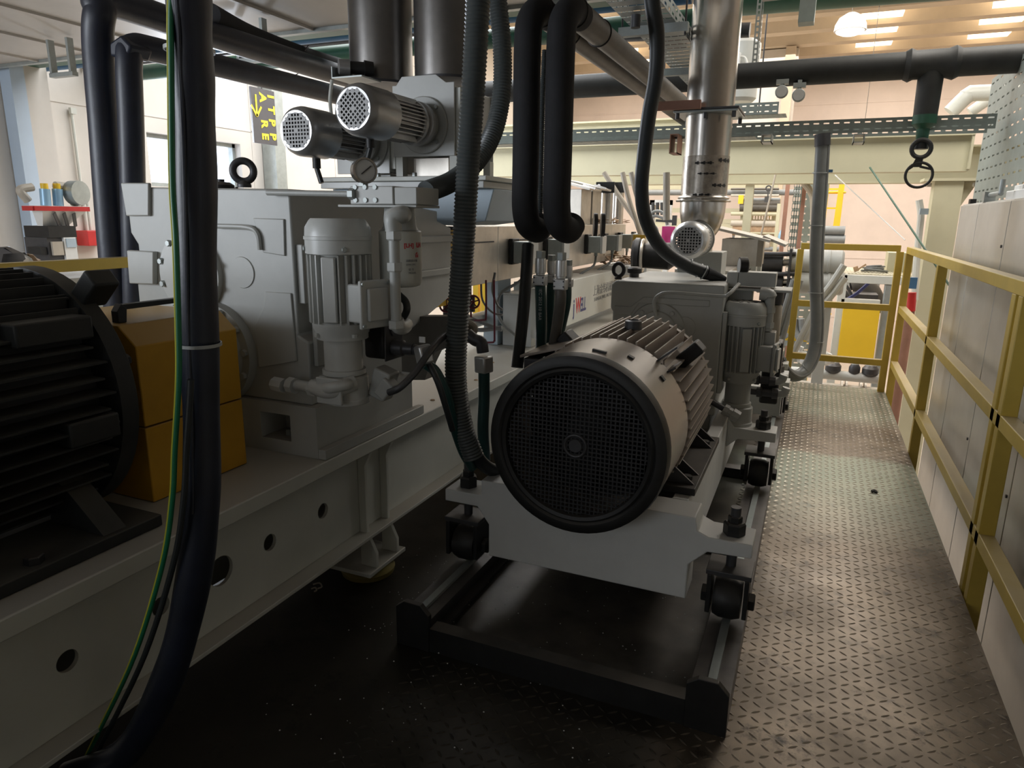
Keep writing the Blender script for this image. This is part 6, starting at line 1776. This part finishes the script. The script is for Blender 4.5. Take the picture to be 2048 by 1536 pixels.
# elbow pipe lagged in brown
el = smooth([at(1703, 572, y=8.9), at(1722, 568, y=8.9), at(1740, 578, y=8.9), at(1752, 600, y=8.9), at(1757, 625, y=8.9)], 6)
solo('lagged_elbow', MB().tube(el, 0.09, 14), 'clad', 'brown lagged pipe elbow inside the white framed machine', 'pipe')
solo('pipe_stub', MB().cyl(at(1699, 569, y=8.9), at(1722, 566, y=8.9), 0.07), 'black', 'black pipe stub at the top of the lagged elbow', 'pipe')
for k, pts in enumerate(([(1683, 570), (1692, 585), (1702, 600)], [(1684, 562), (1698, 580), (1706, 600)], [(1692, 600), (1712, 588), (1738, 566)])):
    solo('loose_cable', MB().tube(smooth([at(a, b, y=8.5 - 0.08 * k) for a, b in pts], 5), 0.018, 8), 'ink' if k < 2 else 'blueink', 'loose cable in the white framed machine, ' + ['left black one', 'right black one', 'the blue one'][k], 'cable')
# pale yellow roof sheet with a coil of cable
ys_, z_ = 9.3, at(1720, 548, y=9.3).z
rs = MB().box((at(1655, 548, y=9.3).x, 9.3, z_ - 0.02), (at(1830, 548, y=9.3).x, 10.6, z_))
for k in range(26):
    xx = at(1660, 548, y=9.3).x + 0.04 * k
    rs.box((xx, 9.35, z_), (xx + 0.015, 10.5, z_ + 0.004))
solo('machine_roof_sheet', rs, 'cream', 'pale yellow machine roof sheet behind the end railing', 'roof')
q = at(1748, 543, y=9.7); q.z = z_ + 0.006
cl_ = MB()
for k in range(6):
    cl_.torus(q + Vector((0.02 * math.sin(k * 2), 0.03 * math.cos(k * 3), 0.012 + 0.012 * k)), (0.1 * math.sin(k), 0.1, 1), 0.14 - 0.012 * k, 0.010, 24, 6)
solo('cable_coil', cl_, 'cable', 'coil of grey cable lying on the pale yellow roof sheet', 'coil')
q = at(1712, 545, y=9.6)
solo('paint_brush', MB().bar((q.x, 9.6, z_ + 0.02), (q.x + 0.10, 9.6, z_ + 0.10), 0.02, 0.02).bar((q.x - 0.03, 9.6, z_ + 0.03), (q.x + 0.02, 9.6, z_ + 0.05), 0.04, 0.06), 'cardboard', 'brown handled tool lying on the pale yellow roof sheet', 'tool')
solo('pale_cabinet', MB().box((at(1773, 540, y=9.9).x, 9.9, z_ + 0.001), (at(1825, 540, y=9.9).x, 10.3, at(1773, 505, y=9.9).z)), 'cream', 'pale cream box on the machine roof by the railing corner', 'box')
# valves and pipes beyond the deck end
vp = thing('pipe_manifold', 'grey flanged pipe manifold beyond and below the walkway end', 'pipes', at(1690, 770, y=7.6))
zz = at(1690, 752, y=7.6).z
part('header', MB().cyl((at(1600, 0, y=7.6).x, 7.6, zz), (at(1770, 760, y=7.6).x, 7.6, zz), 0.05), 'greyl', vp)
part('header', MB().cyl((at(1600, 0, y=7.8).x, 7.8, zz - 0.2), (at(1770, 760, y=7.8).x, 7.8, zz - 0.2), 0.07), 'beige', vp)
for px in (1688, 1726):
    q = at(px, 765, y=7.8)
    for s in (-0.03, 0.012):
        part('flange', MB().cyl((q.x + s, 7.8, zz - 0.2), (q.x + s + 0.02, 7.8, zz - 0.2), 0.13), 'steelw', vp)
for px, r in ((1665, 0.05), (1708, 0.035), (1740, 0.05)):
    q = at(px, 745, y=7.6)
    part('riser', MB().cyl((q.x, 7.6, zz + 0.05), (q.x, 7.6, zz + 0.14), r), 'greyl', vp)
    part('valve_body', MB().lathe((q.x, 7.6, zz + 0.02), (0, 0, 1), [(0, r), (0.03, r * 1.5), (0.08, r * 1.5), (0.11, r)], 14), 'dark', vp)
part('u_pipe', MB().tube(smooth([(at(1718, 0, y=7.5).x, 7.5, zz + 0.15), (at(1716, 0, y=7.5).x, 7.5, zz + 0.1), (at(1708, 0, y=7.5).x - 0.02, 7.5, zz + 0.02), (at(1690, 0, y=7.5).x, 7.5, zz + 0.02)], 6), 0.04, 12), 'greyl', vp)
for k in range(5):
    q = at(1592 + k * 14, 715 + (k % 3) * 14, y=7.3)
    solo('white_valve', MB().lathe(q, (0.3, 0, 1), [(0, 0.03), (0.02, 0.05), (0.06, 0.05), (0.08, 0.03), (0.12, 0.03)], 12).cyl(q + Vector((-0.06, 0, 0.04)), q + Vector((0.09, 0, 0.04)), 0.025), 'paper', 'small white valve in the cluster behind the grey drop conduit', 'valve', 'white valves behind the end railing')
q0 = at(1813, 655, y=7.3)
solo('red_cylinder', MB().lathe((q0.x, 7.3, HF), (0, 0, 1), [(0, 0.05), (q0.z - HF + 0.25, 0.05), (q0.z - HF + 0.32, 0.02)], 16), 'pinkbrown', 'rusty red pipe standing between the railing corner and cream column', 'pipe')
solo('red_sleeve', MB().cyl(at(1822, 622, y=7.25), at(1824, 585, y=7.25), 0.036), 'red', 'red sleeve on the rusty pipe beside the cream column', 'sleeve')
solo('blue_tag', MB().cbox(at(1826, 566, y=7.2), (0.06, 0.04, 0.10)), 'blue', 'small blue valve knob above the red sleeve', 'knob')
solo('red_hose', MB().tube(smooth([at(1797, 790, y=7.3), at(1789, 815, y=7.3), at(1785, 840, y=7.3)], 4), 0.03, 10), 'red', 'short red hose just outside the walkway edge', 'hose')
q = at(1833, 440, y=8.4)
solo('wall_conduit_bend', MB().tube(smooth([at(1838, 400, y=8.6), at(1842, 430, y=8.6), at(1838, 470, y=8.6), at(1832, 540, y=8.6), at(1830, 600, y=8.6)], 5), 0.035, 10), 'pvc', 'pale conduit running down left of the cream column', 'conduit')
solo('small_blue_clamp', MB().cbox(at(1848, 423, y=8.5), (0.08, 0.05, 0.06)), 'bluegrey', 'small blue-grey clamp on the cream column conduit', 'clamp')

# racks with rollers far behind
YR = 13.0
def span(px0, px1, py, r, m, name, label, cat, y=YR, g=None):
    a, b = at(px0, py, y=y), at(px1, py, y=y)
    a.z = b.z = (a.z + b.z) / 2
    return rod(name, a, b, r, m, label, cat, g, 14)
span(1284, 1600, 385, 0.05, 'cable', 'long_bar', 'long grey bar of the far winder, topmost', 'bar')
span(1480, 1560, 406, 0.07, 'clad', 'winder_roller', 'dark brown winder roller, upper of the close pair', 'roller', g='winder rollers far behind')
span(1480, 1560, 415, 0.07, 'clad', 'winder_roller', 'dark brown winder roller, lower of the close pair', 'roller', g='winder rollers far behind')
for py_, r_x, m_x in ((378, 0.02, 'clad'), (391, 0.02, 'beige'), (428, 0.03, 'cream'), (447, 0.05, 'beige'), (466, 0.02, 'cream'), (497, 0.04, 'cable'), (508, 0.06, 'cardboard')):
    span(1462, 1558, py_, r_x, m_x, 'winder_bar', 'thin pale or brown bar of the far winder', 'bar', y=12.9, g='cross bars of the far winder')
span(1466, 1555, 459, 0.12, 'cardboard', 'brown_reel', 'thick orange-brown reel on the far winder', 'reel')
span(1465, 1555, 473, 0.05, 'cable', 'winder_roller', 'thin grey winder roller below the brown reel', 'roller', g='winder rollers far behind')
span(1640, 1690, 461, 0.07, 'cable', 'short_roller', 'short grey roller right of the drop conduit, upper', 'roller', y=12)
span(1640, 1690, 479, 0.07, 'cable', 'short_roller', 'short grey roller right of the drop conduit, lower', 'roller', y=12)
span(1470, 1540, 485, 0.16, 'beige', 'pale_reel', 'pale fat reel behind the vent box lid', 'reel')
fr_ = thing('film_winder', 'cream steel winder with walkway far behind the chute', 'frame', (at(1520, 500, y=13.3).x, 13.3, HF))
for py in (372, 421, 443, 452):
    a, b = at(1288, py, y=13.3), at(1556, py, y=13.3)
    part('beam', MB().box((a.x, 13.3, b.z - 0.05), (b.x, 13.4, b.z + 0.03)), 'cream', fr_)
for px in (1487, 1500, 1552, 1332):
    a = at(px, 430, y=13.45)
    part('upright', MB().box((a.x - 0.05, 13.45, HF), (a.x + 0.05, 13.55, at(px, 400, y=13.45).z)), 'cream', fr_)
for k in range(12):
    a = at(1488 + k * 5.6, 440, y=13.28)
    part('baluster', MB().box((a.x - 0.01, 13.27, a.z - 0.03), (a.x + 0.01, 13.29, a.z + 0.14)), 'cream', fr_)
part('yellow_rail', MB().box(at(1484, 430, y=13.2), at(1556, 426, y=13.2) + Vector((0, 0.05, 0))), 'brightyellow', fr_)
part('yellow_rail', MB().box(at(1538, 436, y=13.19), at(1541, 412, y=13.19) + Vector((0, 0.05, 0))), 'brightyellow', fr_)
vr = thing('valve_row', 'pipe with black lever valves and a yellow body, high on the far winder', 'valves', at(1520, 400, y=12.6))
a, b = at(1478, 400, y=12.6), at(1560, 399, y=12.6)
part('pipe', MB().cyl(a, b, 0.03), 'cable', vr)
part('yellow_body', MB().cbox(at(1482, 399, y=12.55), (0.08, 0.08, 0.14)), 'brightyellow', vr)
for px in (1499, 1535):
    c = at(px, 399, y=12.55)
    part('valve', MB().cbox(c, (0.09, 0.07, 0.09)).cbox(c + Vector((0, 0, 0.10)), (0.02, 0.02, 0.14)).torus(c + Vector((0, 0, 0.18)), (0, 1, 0), 0.04, 0.012, 14, 6), 'ink', vr)
# upright columns
def post(px0, px1, pt, pb, y, m, name, label, d=0.12, perf=False):
    a, b = at(px0, pt, y=y), at(px1, pt, y=y)
    w = MB()
    if perf:
        w.holed((a.x, y, HF), (1, 0, 0), (0, 0, 1), 3, 40, (b.x - a.x) / 3, (a.z + 0.3 - HF) / 40, 0.045, 0.05, 0.01)
        w.holed((b.x, y + 0.005, HF), (1, 0.35, 0), (0, 0, 1), 3, 40, 0.12, (a.z + 0.3 - HF) / 40, 0.06, 0.02, 0.01)
    else:
        w.box((a.x, y, HF), (b.x, y + d, a.z + 0.3))
    return solo(name, w, m, label, 'post')
post(1572, 1580, 365, 0, 11.0, 'pinkbrown', 'brown_post', 'rust brown post, left of the perforated upright')
post(1606, 1614, 365, 0, 9.85, 'pinkbrown', 'brown_post', 'rust brown post, right of the perforated upright')
post(1590, 1604, 365, 0, 10.4, 'galvg', 'perforated_upright', 'wide grey-green perforated upright between the rust brown posts', perf=True)
post(1551, 1558, 445, 0, 12.4, 'cream', 'cream_upright', 'cream upright left of the rust brown posts')
solo('curved_conduit', MB().tube(smooth([at(1607, 365, y=9.7), at(1622, 385, y=9.7), at(1627, 410, y=9.7), at(1626, 480, y=9.7), at(1622, 520, y=9.7)], 6), 0.04, 10), 'beige', 'beige conduit bending down beside the grey drop conduit', 'conduit')
lad = thing('caged_ladder', 'yellow caged ladder far away, just right of the grey drop conduit', 'ladder', (at(1660, 500, y=13.6).x, 13.6, HF))
xa, xb = at(1652, 368, y=13.6).x, at(1682, 368, y=13.6).x
for xx in (xa, xb):
    part('stile', MB().box((xx, 13.6, HF), (xx + 0.06, 13.66, at(1680, 366, y=13.6).z)), 'brightyellow', lad)
for k in range(9):
    z = at(1665, 380, y=13.6).z - k * 0.32
    part('rung', MB().box((xa + 0.06, 13.61, z), (xb, 13.64, z + 0.03)), 'brightyellow', lad)
for k in range(4):
    z = at(1665, 385, y=13.6).z - k * 0.7
    part('cage_hoop', MB().torus(((xa + xb) / 2 + 0.03, 13.6, z), (0, 0, 1), (xb - xa) / 2 + 0.05, 0.02, 20, 6), 'brightyellow', lad)
solo('yellow_prop', MB().bar(at(1684, 366, y=13.3), at(1664, 500, y=13.3), 0.08, 0.08), 'brightyellow', 'long yellow bar leaning beside the caged ladder', 'bar')
solo('slanting_cord', MB().tube([at(1552, 345, y=9.0), at(1515, 500, y=9.0)], 0.012, 6), 'beige', 'pale cord slanting down behind the vent box', 'cord')
solo('blue_cloth', MB().tube(smooth([at(1568, 455, y=12.2), at(1562, 475, y=12.2), at(1565, 495, y=12.2)], 4), [0.02 + 0.03 * math.sin(k / 8 * PI) for k in range(9)], 10), 'lightblue', 'light blue cloth hanging at the foot of the brown post', 'cloth')
# equipment left of the chute
eq = thing('white_machine', 'white machine with magenta panel and looping hoses left of the steel chute', 'machine', (at(1320, 500, y=9.0).x, 9.0, HF))
a = at(1300, 400, y=9.0); b = at(1343, 400, y=9.0)
part('frame', MB().box((a.x, 9.0, HF), (a.x + 0.06, 9.1, a.z)).box((b.x - 0.06, 9.0, HF), (b.x, 9.1, a.z)).box((a.x, 9.0, a.z - 0.06), (b.x, 9.1, a.z)), 'paper', eq)
part('magenta_panel', MB().box(at(1322, 490, y=8.98), at(1350, 453, y=8.98) + Vector((0, 0.015, 0))), 'magenta', eq)
for k in range(3):
    part('gauge_tube', MB().cyl(at(1306 + k * 9, 430, y=8.95), at(1306 + k * 9, 405, y=8.95), 0.02), 'ink', eq)
for k, pts in enumerate(([(1295, 450), (1305, 425), (1325, 425), (1335, 450)], [(1298, 440), (1310, 432), (1325, 436), (1345, 442)], [(1290, 480), (1300, 455), (1312, 455), (1318, 480)])):
    part('hose_loop', MB().tube(smooth([at(p, q_, y=8.8) for p, q_ in pts], 6), 0.018, 8), 'cable', eq)
part('hand_lever', MB().bar(at(1312, 441, y=8.7), at(1348, 443, y=8.7), 0.03, 0.03).cbox(at(1349, 441, y=8.7), (0.05, 0.05, 0.12)), 'ink', eq)
# dark round flange assembly behind the black conduit
q = at(1308, 512, y=5.2)
t = thing('barrel_flange', 'dark round flange and drum behind the black power conduit', 'flange', q)
part('disc', MB().lathe(q + Vector((-0.16, 0, 0)), (1, 0.1, 0), [(0, 0.11), (0.02, 0.13), (0.05, 0.13), (0.06, 0.11)], 28), 'dark', t)
part('drum', MB().lathe(q + Vector((-0.09, 0, 0)), (1, 0.1, 0), [(0, 0.09), (0.20, 0.10), (0.24, 0.07)], 24), 'black', t)
part('ring', MB().torus(q + Vector((-0.085, 0, 0)), (1, 0.1, 0), 0.115, 0.012, 28, 8), 'steelw', t)
part('support', MB().box((q.x - 0.14, 5.15, 0.9), (q.x - 0.08, 5.25, q.z - 0.10)), 'dark', t)
solo('yellow_strip', MB().box(at(1262, 555, y=5.9), at(1290, 470, y=5.9) + Vector((0, 0.03, 0))), 'yellow', 'yellow painted plate behind the dark round flange', 'plate')
wbx = at(1220, 590, y=5.0)
solo('white_cabinet', MB().box((at(1205, 560, y=5.6).x, 5.6, 0.9), (at(1292, 560, y=5.6).x, 6.2, at(1250, 532, y=5.6).z)), 'paper', 'white box behind the eye bolt of the far gearbox', 'box')
for k in range(6):
    random.seed(60 + k)
    c = at(1212 + k * 12, 530 - (k % 2) * 3, y=5.75 + 0.1 * (k % 3))
    m_ = MB()
    zt_ = at(1250, 532, y=5.6).z
    for j in range(6):
        p_ = Vector((c.x + random.uniform(-.05, .05), c.y + random.uniform(-.05, .05), zt_ + 0.012 + 0.012 * j))
        d_ = Vector((random.uniform(-1, 1), random.uniform(-1, 1), random.uniform(0, .4))).normalized() * 0.05
        m_.bar(p_ - d_, p_ + d_, 0.03, 0.005)
    solo('cardboard_scrap', m_, 'cardboard', 'crumpled brown scrap lying on the white box behind the gearbox', 'scrap', 'brown scraps on the white box')
# vacuum receiver drum up on the far wall side
q = at(1487, 150, y=7.2)
t = thing('vacuum_receiver', 'grey drum with a handle, partly hidden by the steel chute at the top', 'drum', at(1480, 205, y=7.2))
part('drum', MB().lathe(at(1478, 205, y=7.2), (0, 0, 1), [(0, 0.12), (0.03, 0.15), (0.4, 0.155), (0.5, 0.155), (0.54, 0.10)], 26), 'greyl', t)
part('side_box', MB().cbox(at(1474, 118, y=7.0), (0.06, 0.06, 0.10)), 'paper', t)
part('handle', MB().tube(smooth([at(1480, 113, y=7.0), at(1490, 116, y=7.0), at(1495, 130, y=7.0)], 5), 0.012, 8), 'paper', t)
solo('hall_partition', MB().box((at(1478, 200, y=15.5).x, 15.5, 1.9), (at(1588, 200, y=15.5).x, 15.7, 4.6)), 'concrete', 'pale wall panel standing proud of the far wall, right of the chute', 'wall panel')
solo('partition_post', MB().box((at(1572, 100, y=15.3).x, 15.3, HF), (at(1592, 100, y=15.3).x, 15.45, 4.6)), 'ceil', 'tan roof column at the edge of the pale far wall panel', 'column')

# ================================================================ left hall
# batch blender on the far left
XBm = -5.2
def L(px, py, x=XBm):
    return at(px, py, x=x)
c = L(122, 440)
bl = thing('batch_blender', 'white batch blender with red-edged hopper and two blue cylinders, far left', 'blender', (XBm, c.y, HF))
yl, yr = L(68, 417).y, L(178, 417).y
ym = (yl + yr) / 2
zt0, zt1 = L(120, 418).z, L(120, 412).z
part('hopper_rim', MB().box((XBm - 0.12, yl, zt0 - 0.01), (XBm, yr, zt1)), 'paper', bl)
part('red_edge', MB().box((XBm + 0.0005, yl, zt0 - 0.015), (XBm + 0.01, yr, zt1 - 0.003)).box((XBm - 0.12, yl - 0.01, zt0 - 0.015), (XBm + 0.0005, yl - 0.0005, zt1 - 0.003)), 'red', bl)
zh = L(125, 452).z
h0, h1 = L(100, 452).y, L(150, 452).y
hm = MB().add([(XBm, yl + 0.06, zt0 - 0.011), (XBm, yr - 0.02, zt0 - 0.011), (XBm - 0.12, yr - 0.02, zt0 - 0.011), (XBm - 0.12, yl + 0.06, zt0 - 0.011), (XBm - 0.08, h0, zh), (XBm - 0.08, h1, zh), (XBm - 0.14, h1, zh), (XBm - 0.14, h0, zh)], [(0, 1, 5, 4), (1, 2, 6, 5), (2, 3, 7, 6), (3, 0, 4, 7), (4, 5, 6, 7), (3, 2, 1, 0)])
part('hopper', hm, 'paper', bl)
for k in range(3):
    a = Vector((XBm + 0.002 - 0.005, yl + 0.14 + k * 0.075, zt0 - 0.03)); b = Vector((XBm - 0.05, yl + 0.20 + k * 0.06, zt0 - 0.13))
    part('sight_window', MB().bar(a + Vector((0.006, 0, 0)), b + Vector((0.012, 0, 0)), 0.03, 0.006, (1, 0, 0.4)), 'ink' if k else 'dark', bl)
for k in (0, 1):
    p0 = L(103 + k * 25, 413); p1 = L(100 + k * 25, 378)
    part('air_cylinder', MB().cyl((XBm - 0.06, p0.y, zt1 + 0.001), (XBm - 0.06, p1.y, p1.z), 0.035), 'lightblue', bl)
    part('cylinder_cap', MB().cyl((XBm - 0.06, p1.y, p1.z), (XBm - 0.06, p1.y, p1.z + 0.04), 0.025), 'brightyellow', bl)
part('side_fan', MB().lathe((XBm - 0.10, L(160, 405).y, zt1 + 0.10), (1, 0.2, 0), [(0, 0.07), (0.02, 0.09), (0.10, 0.09)], 20), 'galv', bl)
part('feed_tube', MB().tube(smooth([(XBm - 0.1, L(128, 372).y, L(128, 372).z), (XBm - 0.1, L(150, 375).y, L(150, 375).z), (XBm - 0.1, L(175, 385).y, L(175, 385).z), (XBm - 0.1, L(168, 412).y, zt1)], 6), 0.035, 10), 'beige', bl)
part('feed_tube', MB().tube(smooth([(XBm - 0.2, L(100, 374).y, L(100, 374).z), (XBm - 0.2, L(76, 380).y, L(76, 380).z), (XBm - 0.2, L(92, 402).y, L(92, 402).z)], 6), 0.03, 10), 'beige', bl)
zc0, zc1 = L(125, 475).z, L(125, 516).z
part('black_housing', MB().box((XBm - 0.3, L(102, 470).y, zc0), (XBm - 0.02, L(157, 470).y, zh - 0.001)), 'black', bl)
part('mixer_body', MB().box((XBm - 0.3, L(104, 500).y, HF), (XBm - 0.04, L(133, 500).y, zc0 - 0.001)), 'dark', bl)
part('mixer_door', MB().box((XBm - 0.039, L(110, 500).y, zc1 + 0.02), (XBm - 0.02, L(131, 500).y, zc0 - 0.03)), 'beige', bl)
part('control_side', MB().box((XBm - 0.3, L(134, 500).y, HF), (XBm - 0.02, L(158, 500).y, zc0 - 0.001)), 'paper', bl)
part('label_plate', MB().box((XBm - 0.0195, L(136, 485).y, zc0 - 0.075), (XBm - 0.012, L(155, 485).y, zc0 - 0.01)), 'bluegrey', bl)
part('side_motor', MB().box((XBm - 0.2, L(90, 500).y, L(90, 510).z), (XBm - 0.05, L(103, 500).y, L(90, 495).z)), 'black', bl)
# fire hose cabinet and conduits on the wall
xw = -5.995
fa, fb2 = at(178, 492, x=xw + 0.15), at(216, 461, x=xw + 0.15)
fc = thing('fire_hose_cabinet', 'red fire hose cabinet on the left concrete wall', 'cabinet', (xw, fa.y, fa.z))
part('box', MB().box((xw, fa.y, fa.z), (xw + 0.15, fb2.y, fb2.z)), 'red', fc, 0.005)
part('window_panel', MB().box((xw + 0.1505, fa.y + 0.10, fa.z + 0.04), (xw + 0.155, fb2.y - 0.05, fb2.z - 0.04)), 'paper', fc)
for k, (px, py0, py1) in enumerate(((142, 222, 385), (176, 385, 460), (170, 400, 465))):
    a, b = at(px, py0, x=xw + 0.02), at(px + (22 if k == 0 else 2), py1, x=xw + 0.02)
    a.y = b.y = (a.y + b.y) / 2
    solo('wall_conduit', MB().cyl(a, b, 0.012, n=8), 'pvc', 'thin pale conduit on the left wall, ' + ['tall upper run with a small box', 'short lower run above the red cabinet', 'lower run ending in a small red knob'][k], 'conduit')
q = at(143, 222, x=xw + 0.01)
solo('wall_junction_box', MB().cbox(q + Vector((0.015, 0, 0)), (0.03, 0.05, 0.05)), 'pvc', 'small pale junction box at the top of the left wall conduit', 'box')
solo('red_push_knob', MB().cyl(at(171, 466, x=xw + 0.0), at(171, 466, x=xw + 0.0) + Vector((0.04, 0, 0)), 0.02), 'red', 'small red knob on the left wall beside the fire hose cabinet', 'knob')
# hanging sign
s0, s1 = at(500, 172, x=-5.4), at(556, 293, x=-5.4)
yL_, yR_ = at(502, 190, x=-5.4).y, at(549, 200, x=-5.4).y
zT_, zB2 = at(525, 178, x=-5.4).z, at(530, 288, x=-5.4).z
sg = thing('hanging_sign', 'dark sign board with sideways yellow letters and an arrow, upper left', 'sign', (-5.4, (yL_ + yR_) / 2, zB2))
part('board', MB().box((-5.42, yL_, zB2), (-5.4, yR_, zT_)), 'signdark', sg)
W_, H_ = yR_ - yL_, zT_ - zB2
n_ = Vector((1, 0, 0))
def sgt(b, fy, fz, size):
    # letters turned a quarter clockwise
    text('sign_letter', b, size * 0.85, 'signyellow', (-5.4, yL_ + W_ * fy, zT_ - H_ * fz), (0, 0, -1), (0, 1, 0), sg, None, 0.002, 0.001, 'LEFT', 0.006)
for b, fz in (('I', 0.08), ('T', 0.28), ('P', 0.52), ('P', 0.78)):
    sgt(b, 0.70, fz, 0.15)
for b, fz in (('A', 0.08), ('R', 0.56), ('E', 0.80)):
    sgt(b, 0.36, fz, 0.15)
ar = MB()
cy_, cz_ = yL_ + W_ * 0.18, zT_ - H_ * 0.33
for (a, b) in (((0, 0.11), (0, -0.10)), ((0, -0.10), (-0.07, -0.0)), ((0, -0.10), (0.07, -0.0))):
    ar.bar((-5.397, cy_ + a[0], cz_ + a[1]), (-5.397, cy_ + b[0], cz_ + b[1]), 0.022, 0.004, (1, 0, 0))
part('arrow', ar, 'signyellow', sg)
solo('sign_wire', MB().tube([(-5.41, (yL_ + yR_) / 2, zT_ + 0.001), (-5.41, (yL_ + yR_) / 2, 4.6)], 0.006, 6), 'dark', 'thin wire the dark sign board hangs from', 'wire')
# paper and table edge behind the black motor
cR = at(30, 522, x=-3.4)
tb_ = thing('work_table', 'white topped table with heaped rags behind the black motor', 'table', (-3.5, cR.y, HF))
part('top', MB().box((-4.0, 1.3, at(100, 556, x=-3.3).z - 0.03), (-3.2, 2.9, at(100, 556, x=-3.3).z)), 'paper', tb_)
for x in (-3.95, -3.25):
    for y in (1.35, 2.8):
        part('leg', MB().box((x, y, HF), (x + 0.05, y + 0.05, at(100, 556, x=-3.3).z - 0.031)), 'galv', tb_)
for k, (px, py, s, m_) in enumerate(((8, 505, 0.07, 'dark'), (25, 515, 0.06, 'beige'), (45, 516, 0.05, 'paper'), (62, 520, 0.04, 'cardboard'))):
    random.seed(90 + k)
    q = at(px, py, x=-3.5)
    zt_ = at(100, 556, x=-3.3).z
    H2 = q.z - zt_
    b = MB().lathe((q.x, q.y, zt_ + 0.0005), (0, 0, 1), [(0, s * 1.2), (H2 * 0.5, s * 1.3), (H2 * 0.9, s * 0.9), (H2 + 0.02, s * 0.3)], 9)
    b.v = [v + Vector((random.uniform(-.015, .015), random.uniform(-.015, .015), random.uniform(0, .01))) for v in b.v]
    solo('rag_heap', b, m_, 'crumpled heap on the white table, ' + ['dark one at the picture edge', 'beige one', 'white one in the middle', 'brown one at the right'][k], 'rag')
